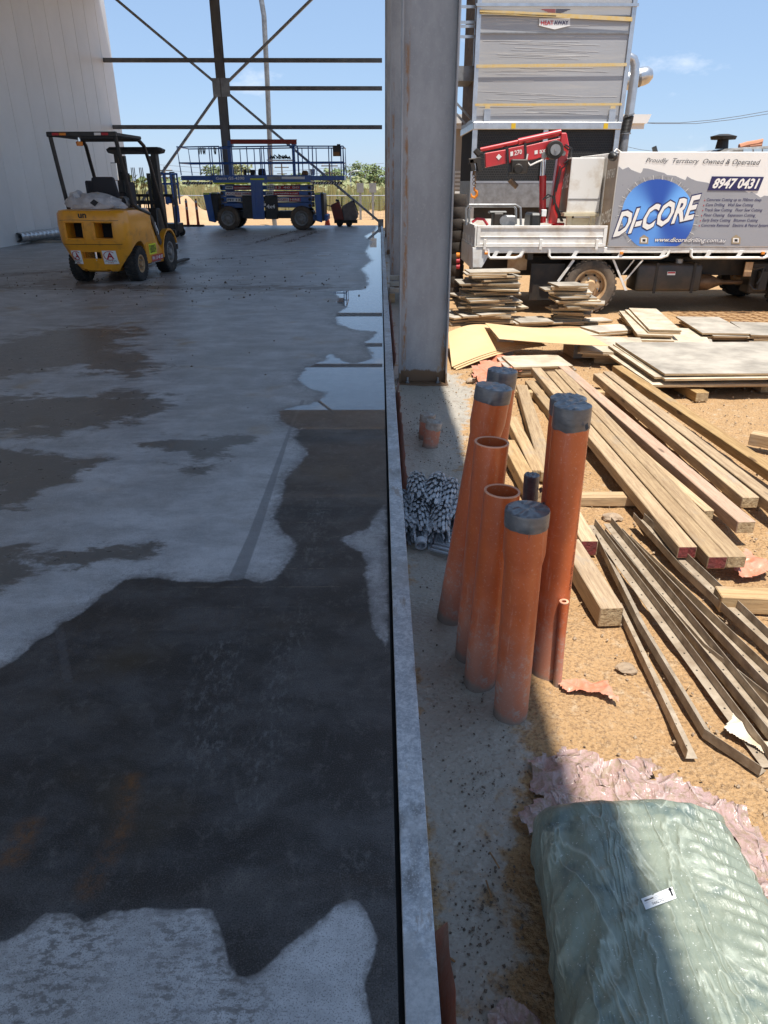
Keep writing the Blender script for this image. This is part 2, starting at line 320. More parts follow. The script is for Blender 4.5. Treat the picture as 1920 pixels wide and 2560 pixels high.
tread = [(dg(190, 1960), dg(60, 2230), .10), (dg(370, 2010), dg(360, 2230), .04), (dg(470, 2000), dg(520, 2200), .06)]
def mudf(P):
    m = np.full(len(P), -3.)
    for (ax, ay, bx, by, r) in ((-7, 12.4, -1.0, 12.3, .35), (-5.5, 13, -4, 15, .7), (-3.7, 21, -3.0, 27.5, .12), (-2.8, 21, -2.2, 27.5, .12), (-9, 13, -5, 15.5, .3), (-4, 17, -1.5, 19, .1)):
        a = np.array((ax, ay)); ab = np.array((bx - ax, by - ay)); t = np.clip(((P - a) @ ab) / (ab @ ab), 0, 1); m = np.maximum(m, r - np.hypot(*(P - a - t[:, None] * ab).T))
    return np.clip(m, -1, 1)
def slab_attr(P):
    wv = np.minimum(sdf(P, water), -sdf(P, dry)); da = np.maximum.reduce([sdf(P, q) for q in (damp1, damp2, damp3, damp4, damp5)])
    sc = np.clip(P[:, 1] / 3, .3, 6)                       # water edges get rougher with the size of the puddle
    return {'wet': wv / sc, 'damp': da / sc, 'strip': np.maximum(sdf(P, strip), sdf(P, strip2)), 'mud': mudf(P), 'scuff': segs(P, scuff), 'rusty': segs(P, rusty), 'tread': segs(P, tread)}
g = NT('concrete_slab')
nz1 = g.noise(9, 8, .65); nz2 = g.noise(1.1, 6, .6, (1, .45, 1)); nz3 = g.noise(60, 4); nz4 = g.noise(260, 3); nz5 = g.noise(4.0, 9, .7, (.75, 1.25, 1), .3); nzr = g.noise(1.7, 3, .5); nzw = g.noise(11, 10, .72)
wet = g.ramp(g.math('ADD', g.attr('wet'), g.math('MULTIPLY', g.math('SUBTRACT', nzw, .5), .085)), -.012, .010)
rim = g.ramp(g.math('ADD', g.attr('wet'), g.math('MULTIPLY', g.math('SUBTRACT', nzw, .5), .085)), -.07, .0)
dn = g.math('ADD', g.attr('damp'), g.math('MULTIPLY', g.math('SUBTRACT', nz5, .5), .75))
damp = g.ramp(dn, -.03, .05)
pat = g.ramp(g.math('ADD', g.math('MULTIPLY', nz2, .7), g.math('MULTIPLY', nz5, .4)), .48, .66)
nzA = g.noise(2.6, 10, .74, (.8, 1.3, 1), .15); nzB = g.noise(16, 9, .78, None, .1)
dryc = g.mix(g.ramp(nzA, .36, .66), (.34, .342, .345), (.55, .553, .556)); dryc = g.mix(g.math('MULTIPLY', g.ramp(nzB, .52, .70), .4), dryc, (.24, .24, .24)); dryc = g.mix(g.math('MULTIPLY', pat, .5), dryc, (.27, .25, .225)); dryc = g.mix(g.math('MULTIPLY', g.ramp(g.noise(75, 5, .75), .55, .63), .5), dryc, (.56, .56, .56))
dryc = g.mix(g.ramp(nzr, .60, .76), dryc, (.36, .28, .19)); dryc = g.mix(g.math('MULTIPLY', g.ramp(nz4, .54, .62), .7), dryc, (.13, .13, .13))
dryc = g.mix(g.math('MULTIPLY', g.ramp(g.attr('strip'), -.006, .004), .7), dryc, (.16, .165, .17))
dampc = g.mix(nz3, (.085, .08, .072), (.125, .115, .10)); dampc = g.mix(g.ramp(g.noise(38, 5, .7, (.5, 1.2, 1)), .6, .68), dampc, (.26, .25, .24))
dryc = g.mix(g.math('MULTIPLY', damp, .9), dryc, dampc); dryc = g.mix(g.math('MULTIPLY', g.ramp(g.math('ADD', g.attr('mud'), g.math('MULTIPLY', g.math('SUBTRACT', nz5, .5), 2.4)), -.1, .25), .85), dryc, g.mix(nzB, (.10, .075, .055), (.19, .15, .12))); dryc = g.mix(g.math('MULTIPLY', g.math('MULTIPLY', rim, g.ramp(nzB, .36, .56)), .75), dryc, (.13, .125, .12)); dryc = g.mix(g.math('MULTIPLY', g.math('MULTIPLY', g.ramp(g.attr('wet'), -.22, -.01), g.ramp(g.noise(34, 8, .8), .5, .62)), .6), dryc, (.16, .155, .15))
wetc = g.mix(g.ramp(nzA, .38, .66), (.026, .027, .028), (.085, .085, .086)); wetc = g.mix(g.math('MULTIPLY', g.ramp(g.noise(13, 10, .8, (1.2, .8, 1), .3), .52, .64), .6), wetc, (.13, .125, .118)); wetc = g.mix(g.math('MULTIPLY', g.ramp(nz4, .54, .62), .4), wetc, (.15, .15, .15)); wetc = g.mix(g.math('MULTIPLY', g.ramp(nz4, .46, .38), .7), wetc, (.012, .012, .012))
wetc = g.mix(g.math('MULTIPLY', g.ramp(nzr, .54, .72), .45), wetc, (.075, .056, .03)); wetc = g.mix(g.math('MULTIPLY', g.ramp(g.attr('strip'), -.006, .004), .35), wetc, (.13, .13, .135))
sx_ = g.n('ShaderNodeSeparateXYZ'); g.l(g.tc.outputs['Object'], sx_.inputs[0])
jn = g.math('MULTIPLY', g.math('SUBTRACT', nzB, .5), .10)
wetc = g.mix(g.math('MULTIPLY', g.math('MULTIPLY', g.ramp(g.attr('scuff'), -.09, .05), g.ramp(g.noise(24, 9, .8, (1.6, .7, 1)), .50, .60)), .8), wetc, g.mix(nz3, (.10, .10, .10), (.20, .20, .195)))
wetc = g.mix(g.math('MULTIPLY', g.math('MULTIPLY', g.ramp(g.attr('rusty'), -.04, .02), g.ramp(nzB, .40, .60)), .75), wetc, (.20, .085, .025))
ln = g.math('ABSOLUTE', g.math('SUBTRACT', g.math('FRACT', g.math('MULTIPLY', sx_.outputs[1], 6.2)), .5))
lm = g.math('MULTIPLY', g.math('MULTIPLY', g.ramp(ln, .03, .015), g.ramp(nzB, .46, .6)), g.math('MULTIPLY', g.math('MULTIPLY', g.ramp(sx_.outputs[0], -.95, -.8), g.ramp(sx_.outputs[0], -.12, -.2)), g.math('MULTIPLY', g.ramp(sx_.outputs[1], 2.3, 2.6), g.ramp(sx_.outputs[1], 4.6, 4.2))))
wetc = g.mix(g.math('MULTIPLY', lm, .55), wetc, (.21, .17, .13))
vt = g.n('ShaderNodeTexVoronoi'); vt.inputs['Scale'].default_value = 42; g.l(g.tc.outputs['Object'], vt.inputs[0])
dryc = g.mix(g.math('MULTIPLY', g.math('MULTIPLY', g.ramp(g.attr('tread'), -.08, .06), g.ramp(g.noise(48, 6, .7, (.7, 1.3, 1)), .48, .58)), .75), dryc, (.13, .12, .11))
col = g.mix(wet, dryc, wetc)
ro = g.ramp(damp, 0, 1, .42, .30); ro = g.math('ADD', ro, g.math('MULTIPLY', g.math('SUBTRACT', nz1, .5), .2))
b1 = g.bump(nz3, .25, .004); b1 = g.bump(nz4, .35, .002, b1)
M['slab'] = g.done(col, ro, b1, Coat_Weight=wet, Coat_Roughness=.012, Coat_IOR=1.48)
def geo(a, b, n): return list(a * (b / a) ** (np.arange(n) / (n - 1)))
ys = [-14, -9, -5, -3, -1.5, -.5, .2] + geo(.7, YEND, 330); xs = [WX - .3, WX] + [-v for v in geo(.6, 9.7, 150)[::-1]] + list(np.linspace(-.58, EDGE, 34))
slab = grid_obj('floor_slab', xs, ys, lambda P: np.zeros(len(P)), M['slab'], slab_attr); slab['kind'] = 'structure'
mb = MB(); mb.b2((EDGE - .004, -14, GZ - .1), (EDGE, YEND, -.002)).b2((WX - .3, YEND - .01, GZ - .1), (EDGE, YEND, -.002))
mb.build('slab_edge', M['slab'], slab)
# ---- steel edge plate with joint
g = NT('edge_plate'); n1 = g.noise(70, 8, .75); n2 = g.noise(3.2, 6, .65, (1, .6, 1)); n3 = g.noise(190, 3)
c = g.mix(g.ramp(g.math('ADD', g.math('MULTIPLY', n1, .6), g.math('MULTIPLY', g.noise(14, 8, .75), .4)), .42, .60), (.36, .39, .42), (.66, .685, .70)); c = g.mix(g.math('MULTIPLY', g.ramp(n2, .56, .66), .75), c, (.15, .145, .135)); c = g.mix(g.ramp(n3, .56, .66), c, (.6, .61, .62)); c = g.mix(g.math('MULTIPLY', g.ramp(g.noise(5, 8, .75, (2, .5, 1)), .58, .64), .6), c, (.27, .20, .14)); c = g.mix(g.math('MULTIPLY', g.ramp(g.noise(1.2, 6, .7), .52, .58), .55), c, (.36, .355, .34))
M['plate'] = g.done(c, g.ramp(n2, .5, .65, .48, .3), g.bump(n3, .3, .003), Metallic=.1)
mb = MB().b2((KX0, -3, -.012), (KX1, YEND, .003)).b2((KX0, -3, GZ - .06), (KX0 + .01, YEND, -.012)).b2((KX1 - .008, -3, GZ - .05), (KX1, YEND, -.0125))
solo(mb, 'edge_plate', M['plate'], 'long mottled galvanised steel edge plate along the slab', 'edging', bev=.002)
mb = MB().b2((EDGE + .0005, -3, GZ - .05), (KX0 - .0005, YEND, -.022)); o = mb.build('expansion_joint', M['seal']); o['kind'] = 'structure'
# ---- ground
def fbm(P, s, o=4):
    return np.array([noise.fractal(Vector((x * s, y * s, .3)), 1., 2., o) for x, y in P])
slurry_outline = [(.125, -3), (.27, .3), (.31, 1.0), (.34, 1.5), (.44, 1.75), (.52, 2.0), (.48, 2.3), (.5, 3.0), (.55, 4), (.62, 5), (.78, 5.9), (.86, 6.6), (.8, 7.2), (.66, 7.6), (.5, 9), (.45, 14), (.4, 31), (.125, 31)]  # outline of the grey cement slurry lying along the edge plate
def ground_z(P):
    z = np.full(len(P), GZ); near = (P[:, 0] > .13) & (P[:, 0] < 9) & (P[:, 1] > .4) & (P[:, 1] < 14)
    if near.any():
        Q = P[near]; d = np.hypot(Q[:, 0], Q[:, 1]); fade = np.clip((Q[:, 0] - .13) / .25, 0, 1) * np.clip((9 - Q[:, 0]), 0, 1) * np.clip(14 - Q[:, 1], 0, 1)
        z[near] += (fbm(Q, 1.4) * .018 + fbm(Q, 6, 4) * .010 - .012) * fade
        m = np.exp(-((Q[:, 0] - .58) / .16) ** 2 - ((Q[:, 1] - 2.3) / .35) ** 2); z[near] += m * .02
    return z
def ground_attr(P): return {'slurry': sdf(P, slurry_outline)}
g = NT('ground_dirt')
n1 = g.noise(1.3, 7, .6); n2 = g.noise(14, 7, .7); n3 = g.noise(70, 5, .7); n4 = g.noise(3.5, 6, .6); vo = g.n('ShaderNodeTexVoronoi'); vo.inputs['Scale'].default_value = 55; g.l(g.tc.outputs['Object'], vo.inputs[0])
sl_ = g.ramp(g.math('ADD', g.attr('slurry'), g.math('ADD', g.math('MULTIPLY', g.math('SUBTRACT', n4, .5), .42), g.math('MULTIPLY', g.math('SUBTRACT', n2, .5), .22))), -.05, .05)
dirt = g.mix(n1, (.41, .24, .105), (.49, .305, .145)); dirt = g.mix(g.ramp(n2, .5, .75), dirt, (.52, .39, .25)); dirt = g.mix(g.math('MULTIPLY', g.ramp(n3, .48, .62), .8), dirt, (.23, .135, .065)); dirt = g.mix(g.math('MULTIPLY', g.ramp(g.noise(150, 4, .75), .56, .64), .45), dirt, (.60, .45, .29)); dirt = g.mix(g.ramp(n4, .63, .76), dirt, (.56, .44, .31))
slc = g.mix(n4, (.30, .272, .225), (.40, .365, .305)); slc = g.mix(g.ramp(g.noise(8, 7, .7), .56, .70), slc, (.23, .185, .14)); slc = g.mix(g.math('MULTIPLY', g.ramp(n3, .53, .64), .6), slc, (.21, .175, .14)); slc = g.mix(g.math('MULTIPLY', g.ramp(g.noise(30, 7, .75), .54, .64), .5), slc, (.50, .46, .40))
h = g.math('ADD', g.math('MULTIPLY', n2, .7), g.math('MULTIPLY', n3, .45)); h = g.math('SUBTRACT', h, g.math('MULTIPLY', vo.outputs[0], .35))
bst = g.ramp(sl_, 0, 1, .95, .34)
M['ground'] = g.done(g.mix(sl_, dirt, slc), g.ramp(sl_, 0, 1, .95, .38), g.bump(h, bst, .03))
xs = [-900, -300, -100, -40, -14, -11, -5, -1, .0, .1, .128] + list(np.linspace(.14, 1.8, 110)) + list(np.linspace(1.83, 5, 80)) + list(np.linspace(5.1, 9.2, 24)) + [12, 16, 24, 40, 80, 200, 900]
ys = [-300, -60, -15, -3, -.5, .3] + geo(.5, 14.2, 260) + [16, 19, 23, 27, 30.9, 31.2, 34, 38, 45, 60, 80, 110, 160, 260, 450, 900, 1500]
go = grid_obj('ground', xs, ys, ground_z, M['ground'], ground_attr); go['kind'] = 'structure'
# ---- left wall of insulated panels
wall = thing('panel_wall', 'tall white insulated panel wall with vertical joints', 'wall', (WX, 15, 0))
y = 31.7; i = 0
while y > -3:
    MB().b2((WX - .15, y - 1.138, -.01), (WX, y, 8.1)).build('wall_panel', M['panel'], wall, bev=.012); y -= 1.15
MB().b2((WX - .14, -3, .0), (WX - .012, 31.69, 8.05)).build('panel_core', M['galv_dark'], wall)
# ---- roof with purlins over the slab
EAVE = 1.42; RZ = 7.78
roof = MB().b2((WX - .15, -1.25, RZ), (EAVE, YEND + .1, RZ + .06)).build('roof', M['roof']); roof['kind'] = 'structure'
for yk in (.1, 6.95, 13.75, 20.6, 27.4):
    MB().b2((WX, yk - .1, RZ - .35), (EAVE - .6, yk + .1, RZ - .003)).build('rafter', M['galv'], roof)
# ---- gable end frame
FY = 30.7
fr = thing('braced_gable', 'grey steel end frame with crossed braces behind the blue scissor lift', 'steel frame', (-5.8, FY, 0))
def fat(px, py): return at(px, py, FY)
a = fat(537, 0); xc = (a.x + fat(562, 330).x) / 2
mb = MB(); mb.b2((xc - .15, FY - .17, 0), (xc + .15, FY - .155, RZ)).b2((xc - .15, FY + .155, 0), (xc + .15, FY + .17, RZ)).b2((xc - .006, FY - .155, 0), (xc + .006, FY + .155, RZ))
mb.build('column', M['galv_dark'], fr); XR = .1; zn = fat(563, 220).z
for py, x0 in ((151, WX), (221, xc + .3), (318, WX)):
    z = fat(700, py).z; mb = MB()
    for (p, q) in (((x0, xc - .16), (xc + .16, XR)) if x0 < xc else ((x0, XR),)):
        mb.b2((p, FY - .06, z - .07), (q, FY - .05, z + .07)).b2((p, FY - .05, z + .055), (q, FY + .03, z + .07)).b2((p, FY - .05, z - .07), (q, FY + .03, z - .055))
    mb.build('girt', M['galv_dark'], fr)
nd = Vector((xc, FY, zn))
for tgt in (Vector((xc - (XR - xc), FY, 2 * zn - .1)), Vector((XR - .05, FY, 2 * zn - .1)), Vector((WX, FY, .1)), Vector((XR - .05, FY, .1))):
    d = (tgt - nd).normalized(); MB().bar(nd + d * .25, tgt, .09, .09, (0, 1, 0)).build('brace', M['galv'], fr, bev=.004)
mb = MB(); mb.b2((xc - .3, FY - .19, zn - .3), (xc - .02, FY - .175, zn + .3)).b2((xc + .02, FY - .19, zn - .3), (xc + .34, FY - .175, zn + .3))
for sx in (-.22, .25):
    for sz in (-.2, .2): mb.cyl((xc + sx, FY - .21, zn + sz), (xc + sx, FY - .19, zn + sz), .025, n=6)
mb.build('gusset_plate', M['galv'], fr)
MB().box((XR - .06, FY - .05, .1), (.22, .02, .3)).build('base_gusset', M['galv'], fr)
# ---- outer columns beside the slab
g = NT('column_steel'); n1 = g.noise(2.2, 7, .65, (1, 1, .45)); n2 = g.noise(45, 4, .7); n3 = g.noise(7, 6, .7, (1.5, 1, .35)); sp = g.n('ShaderNodeSeparateXYZ'); g.l(g.tc.outputs['Object'], sp.inputs[0])
c = g.mix(g.ramp(n1, .35, .68), (.27, .28, .292), (.395, .408, .422)); c = g.mix(g.math('MULTIPLY', g.ramp(n2, .55, .7), .35), c, (.46, .47, .48))
ed = g.math('MAXIMUM', g.ramp(g.math('ABSOLUTE', g.math('ADD', sp.outputs[0], .185)), .035, .0), g.math('MULTIPLY', g.ramp(g.math('ABSOLUTE', g.math('SUBTRACT', sp.outputs[0], .2)), .04, .0), g.ramp(sp.outputs[2], 1.0, .3)))
rs = g.math('MULTIPLY', g.math('MULTIPLY', ed, g.ramp(n3, .47, .58)), g.ramp(sp.outputs[2], 3.8, 2.6))
c = g.mix(rs, c, (.30, .16, .07)); c = g.mix(g.ramp(n3, .64, .7), c, (.33, .27, .2))
mudl = g.ramp(g.math('ADD', sp.outputs[2], g.math('MULTIPLY', g.math('SUBTRACT', n3, .5), .12)), .12, .10)
c = g.mix(mudl, c, (.17, .105, .06))
M['column'] = g.done(c, g.ramp(n1, .3, .7, .40, .55), g.bump(n2, .12, .003), Metallic=.25)
CX0, CX1 = .185, .655
desc = ['grey steel I-section column with muddy base beside the orange pipes', 'grey steel column standing just behind the muddy based column', 'third steel column along the slab edge plate', 'steel column of the row beside the end frame']
for i, yc in enumerate((6.95, 13.75, 20.6, 27.4)):
    t = thing('steel_column', desc[i], 'column', ((CX0 + CX1) / 2, yc, GZ), 0, 'steel columns along the slab edge')
    mb = MB(); x0, x1 = -.235, .235; h = RZ - GZ
    mb.b2((x0, -.10, 0), (x0 + .016, .10, h)).b2((x1 - .016, -.10, 0), (x1, .10, h)).b2((x0 + .016, -.006, 0), (x1 - .016, .006, h))
    mb.build('shaft', M['column'], t, local=True, bev=.002)
    if i == 0:
        for bx in (-.15, .15): MB().cyl((bx, -.07, -.01), (bx, -.07, .055), .011, n=10).cyl((bx, -.07, 0), (bx, -.07, .014), .02, n=6).build('anchor_bolt', M['galv'], t, local=True)
        MB().b2((-.25, -.13, -.02), (.25, .13, -.001)).build('base_plate', M['column'], t, local=True)
# ---- light pole just outside the slab end
mb = MB(); p = gr(687, 562, -.2); pts = [(p.x, 33.5, -.2), (p.x, 33.5, 3), (at(668, 200, 33.5).x, 33.5, at(668, 200, 33.5).z), (at(660, 40, 33.5).x, 33.5, at(660, 40, 33.5).z), (at(655, -30, 33.5).x - .1, 33.5, 8.4)]
p0 = at(680, 500, 33.5); pts = [(p0.x + .06, 33.5, -.2), (p0.x, 33.5, p0.z)] + pts[2:]
solo(mb.tube(pts, .1, 12), 'steel_pole', M['steel'], 'round steel pole rising behind the blue scissor lift', 'pole', smooth=True)

# ================================================================ ORANGE CONDUIT PIPES
g = NT('conduit_orange'); n1 = g.noise(7, 7, .65); n2 = g.noise(60, 4, .7); n3 = g.noise(4, 6, .7, (1.6, 1.6, .8)); sp = g.n('ShaderNodeSeparateXYZ'); g.l(g.tc.outputs['Object'], sp.inputs[0])
c = g.mix(g.ramp(n1, .35, .65), (.56, .125, .035), (.48, .105, .032)); dust = g.math('MULTIPLY', g.ramp(g.math('ADD', sp.outputs[2], g.math('MULTIPLY', g.math('SUBTRACT', n3, .5), .7)), .38, .0), .62)
c = g.mix(dust, c, (.40, .25, .19)); c = g.mix(g.math('MULTIPLY', g.ramp(g.noise(110, 3, .7), .60, .66), .3), c, (.60, .42, .33))
c = g.mix(g.math('MULTIPLY', g.math('MULTIPLY', g.ramp(sp.outputs[2], .5, .05), g.ramp(g.noise(26, 8, .78), .52, .60)), .7), c, (.40, .33, .28)); c = g.mix(g.math('MULTIPLY', g.ramp(g.noise(9, 8, .75, (4, 4, .35)), .60, .66), .35), c, (.66, .36, .24)); c = g.mix(g.ramp(g.math('ADD', sp.outputs[2], g.math('MULTIPLY', g.math('SUBTRACT', n3, .5), .12)), .05, .01), c, (.26, .2, .16))
M['conduit'] = g.done(c, g.ramp(dust, 0, .6, .33, .7), g.bump(n2, .06, .002), Coat_Weight=.1)
def arc_cap(mb, c, d, r, zr, n=28):
    pass
def pipe(base, top, r, label, kind='taped', bell=False, group='orange conduit risers in the slurry', cap=.0):
    base = Vector(base); top = Vector(top); ax = (top - base); h = ax.length; ax.normalize()
    t = thing('conduit_pipe', label, 'pipe', base, 0, group); mb = MB()
    pr = [(r, -.04), (r, h - .21), (r * 1.0, h - .20), (r * 1.13, h - .15), (r * 1.13, h)] if bell else [(r, -.04), (r, h)]
    R2 = pr[-1][0]
    if kind == 'open': pr += [(R2 - .0075, h), (R2 - .0075, h - .35)]
    full = []
    for i, (a, b) in enumerate(pr[:-1]):
        full.append((a, b))
        if abs(pr[i + 1][1] - b) > .3 and i == 0:
            for k in range(1, 6): full.append((a, b + (pr[i + 1][1] - b) * k / 6))
    full.append(pr[-1]); mb.lathe(full, (0, 0, 0), ax, 32)
    mb.build('pipe_wall', M['conduit'], t, smooth=True, local=True)
    if kind == 'open':
        MB().lathe([(R2 - .0078, h - .001), (R2 - .0075, h + .0015), (R2 + .0005, h + .0015), (R2 + .0008, h - .002)], (0, 0, 0), ax, 32).build('cut_rim', M['pvc_cut'], t, local=True, smooth=True)
    else:
        # tape wrapped round the end, crumpled, with folds over the top
        d = ax; a = d.orthogonal().normalized(); b = d.cross(a); mb = MB(); n = 40; vs = []; rows = []
        prof = [(1.006, -.055 - cap), (1.03, -.053 - cap), (1.03, -.03), (1.032, -.004), (1.012, .0025), (.88, .005), (.66, .003), (.4, .006), (.18, .004)]
        sd = random.uniform(0, 50)
        for j, (rr, hh) in enumerate(prof):
            for k in range(n):
                th = 2 * PI * k / n; q = Vector((math.cos(th) * 2.2, math.sin(th) * 2.2, hh * 30 + sd)); w = noise.fractal(q, 1, 2, 4)
                rad = R2 * rr * (1 + .003 * w * (j > 1)); hz = h + hh + (.0012 * w if j > 4 else .005 * w * (j < 2))
                if j > 4: hz += .0028 * math.sin(math.sin(th) * rr * 14 + sd)
                vs.append(d * hz + (a * math.cos(th) + b * math.sin(th)) * rad)
        m = len(prof); fs = [(i * n + k, i * n + (k + 1) % n, (i + 1) * n + (k + 1) % n, (i + 1) * n + k) for i in range(m - 1) for k in range(n)] + [tuple((m - 1) * n + k for k in range(n))]
        mb.add(vs, fs); mb.build('tape_cap', M['tape'], t, smooth=True, local=True)
        th = random.uniform(3.6, 5.2); e = (a * math.cos(th) + b * math.sin(th)); q = d * (h - .05) + e * R2 * 1.05
        MB().add([q, q + e * .012 + d * .012, q + e * .02 - d * .004, q + e * .008 - d * .018], [(0, 1, 2, 3)]).build('tape_tail', M['tape'], t, local=True)
    return t
p1 = pipe((.483, 2.073, GZ), (.475, 2.073, .640), .0625, 'shortest of the thick orange pipes with flat grey taped end', bell=True)
p2 = pipe((.392, 2.262, GZ), (.424, 2.262, .625), .0625, 'open topped orange pipe just behind the short taped one', 'open')
p3 = pipe((.375, 2.44, GZ), (.406, 2.44, .742), .0625, 'taller open topped orange pipe between the open one and the leaning one', 'open')
p4 = pipe((.322, 2.733, GZ), (.449, 2.733, .868), .0625, 'leaning orange pipe with belled taped end by the slab edge plate', bell=True)
tq = KA(6, 683, 108, 3.0)
p4b = pipe((tq.x - .06, 3.0, GZ), (tq.x, 3.0, tq.z), .0625, 'orange pipe with creased grey tape cap rising behind the leaning one', cap=.02)
p5 = pipe((.666, 2.314, GZ), (.650, 2.314, .915), .0625, 'tallest orange pipe with lengthwise printing and grey tape cap', cap=.02)
tq = KA(6, 1062, 268, 2.45)
p5b = pipe((tq.x + .012, 2.45, GZ), (tq.x, 2.45, tq.z), .0625, 'orange pipe with tape cap hidden close behind the printed one')
p6 = pipe((.694, 2.235, GZ), (.680, 2.235, .190), .0165, 'thin open orange tube standing against the printed pipe', 'open')
p7 = pipe((.605, 2.36, GZ), (.592, 2.36, .52), .03, 'narrow orange pipe with crumpled silver tape top', cap=.03)
p8 = pipe((.615, 2.60, GZ), (.60, 2.60, .545), .03, 'narrow orange pipe with dark brown taped top', cap=.05)
for q, z in ((p7, 0), (p8, 0)): pass
# printing along the tall pipe
cu = Vector((.666, 2.314, GZ)); 
ths = R(-42); ex = Vector((math.cos(ths), math.sin(ths), 0)); et = Vector((-math.sin(ths), math.cos(ths), 0))
lean = lambda z: Vector((-.016 * (z + .2) / 1.115, 0, 0))
q0 = cu + ex * .0632; bz, tz = .22, .80; hw = .0075
text('PIPEMAKERS DEP PVC-U 100MM UPVC ELECTRICAL HD  AS/NZS 2053  TYPE 51', [q0 + lean(bz) + et * -hw + Vector((0, 0, tz + .2)), q0 + lean(bz) - et * hw + Vector((0, 0, bz + .2)), q0 + lean(bz) + et * hw + Vector((0, 0, bz + .2)), q0 + lean(tz) + et * hw + Vector((0, 0, tz + .2))], M['ink'], p5)
# short taped stubs by the column
for bx, by, tx, hh, lb in ((.355, 5.22, .365, .19, 'short muddy orange stub with torn white tape, rear of the pair'), (.375, 5.03, .400, .19, 'short muddy orange stub with torn white tape, front of the pair')):
    t = pipe((bx, by, GZ), (tx, by, GZ + hh), .058, lb, group='taped pipe stubs near the column'); 
    for ch in t.children:
        if ch.name.startswith('tape'): ch.data.materials[0] = M['dirty_tape']
# ================================================================ BAR CHAIRS (grey plastic spacers)
def chair_mesh(L=.115, flare=.22):
    mb = MB(); mb.lathe([(.030, -.006), (.036, -.006), (.036, .008), (.030, .008)], (0, 0, 0), (0, 1, 0), 14, True)
    mb.bar((-.032, 0, 0), (.032, 0, 0), .004, .006); mb.bar((0, 0, -.032), (0, 0, .032), .004, .006, (0, 1, 0))
    for k in range(8):
        t = .3 + k * 2 * PI / 8; d = Vector((math.cos(t), 0, math.sin(t))); s = d.cross(Vector((0, 1, 0)))
        p0 = d * .034; p1 = d * (.036 + L * flare * .75) + Vector((0, -L * .5, 0)); p2 = d * (.036 + L * flare) + Vector((0, -L, 0))
        mb.bar(p0, p1, .013, .006, d); mb.bar(p1, p2, .017, .007, d)
    me = mb.build('bar_chair', M['plastic_grey']); m = me.data; bpy.data.objects.remove(me); return m
CH = chair_mesh()
def bundle(loc, rz, tilt, n, label, s=.95, pitch=.027):
    t = thing('bar_chair_bundle', label, 'bar chairs', loc, rz, 'bundles of grey bar chairs')
    for k in range(int(n * .6)):
        o = bpy.data.objects.new('bar_chair', CH); C.objects.link(o); o.parent = t
        o.location = (random.uniform(-.002, .002), k * pitch * math.cos(tilt), k * pitch * math.sin(tilt)); o.rotation_euler = (tilt + random.uniform(-.06, .06), k * .37 + random.uniform(-.08, .08), 0); o.scale = (s, s, s)
    return t
bl = [((.225, 3.78, -.06), .05, .1, 18, 'bundle of nested grey bar chairs with black end facing out, top of the heap'),
      ((.30, 3.74, -.075), -.2, .12, 20, 'bundle of nested grey bar chairs fanned beside the top bundle'),
      ((.38, 3.78, -.10), -.25, .1, 18, 'bundle of nested grey bar chairs leaning on the leaning orange pipe'),
      ((.165, 3.72, -.125), .25, .05, 16, 'bundle of nested grey bar chairs against the steel edge plate'),
      ((.225, 3.52, -.135), .05, .1, 20, 'bundle of nested grey bar chairs low in the middle of the heap'),
      ((.33, 3.50, -.135), -.15, .08, 20, 'bundle of nested grey bar chairs low in the heap beside the leaning pipe'),
      ((.285, 3.50, -.15), 0., .0, 7, 'few loose grey bar chairs at the foot of the heap'),
      ((.40, 3.66, -.14), -.3, .05, 14, 'bundle of nested grey bar chairs partly behind the leaning pipe'),
      ((.165, 3.53, -.14), .2, .0, 14, 'small bundle of nested grey bar chairs at the plate corner')]
for b in bl: bundle(*b)
MB_ = MB().cyl((.222, 3.68, -.066), (.222, 3.69, -.065), .03, n=16); solo(MB_, 'pipe_plug', M['dark'], 'black round plug in the top bar chair bundle', 'plug')
mb = MB(); c0 = KG(6, 212, 1100, -.16); mb.lathe([(.024, -.02), (.032, -.02), (.032, .02), (.024, .02)], c0, (0, 1, .3), 16, True); mb.bar(c0 + Vector((-.026, 0, 0)), c0 + Vector((.026, 0, 0)), .004, .006); mb.bar(c0 + Vector((0, 0, -.026)), c0 + Vector((0, 0, .026)), .004, .006, (0, 1, 0))
for sx in (-1, 1): mb.bar(c0 + Vector((sx * .028, 0, .01)), c0 + Vector((sx * .04, .11, .075)), .012, .01)
solo(mb, 'bar_chair', M['plastic_grey'], 'single grey two-legged bar chair lying in front of the heap', 'bar chair')
t = thing('bar_chair_strips', 'pile of grey plastic strips lying beside the leaning orange pipe', 'plastic strips', (.40, 3.45, GZ))
for k in range(9): MB().bar((.27 + .012 * k, 3.36 + .028 * k, GZ + .012 + .006 * (k % 3)), (.50, 3.22 + .035 * k, GZ + .014 + .008 * (k % 2)), .016, .01).build('strip', M['plastic_grey'], t)
t = thing('bar_chair_strips', 'pale grey plastic strips lying between the pipes and the timber', 'plastic strips', (.72, 3.9, GZ))
for k in range(6): MB().bar((.55, 4.1 - .05 * k, GZ + .02 + .004 * k), (.92, 3.92 - .06 * k, GZ + .02), .018, .01).build('strip', M['alu'], t)

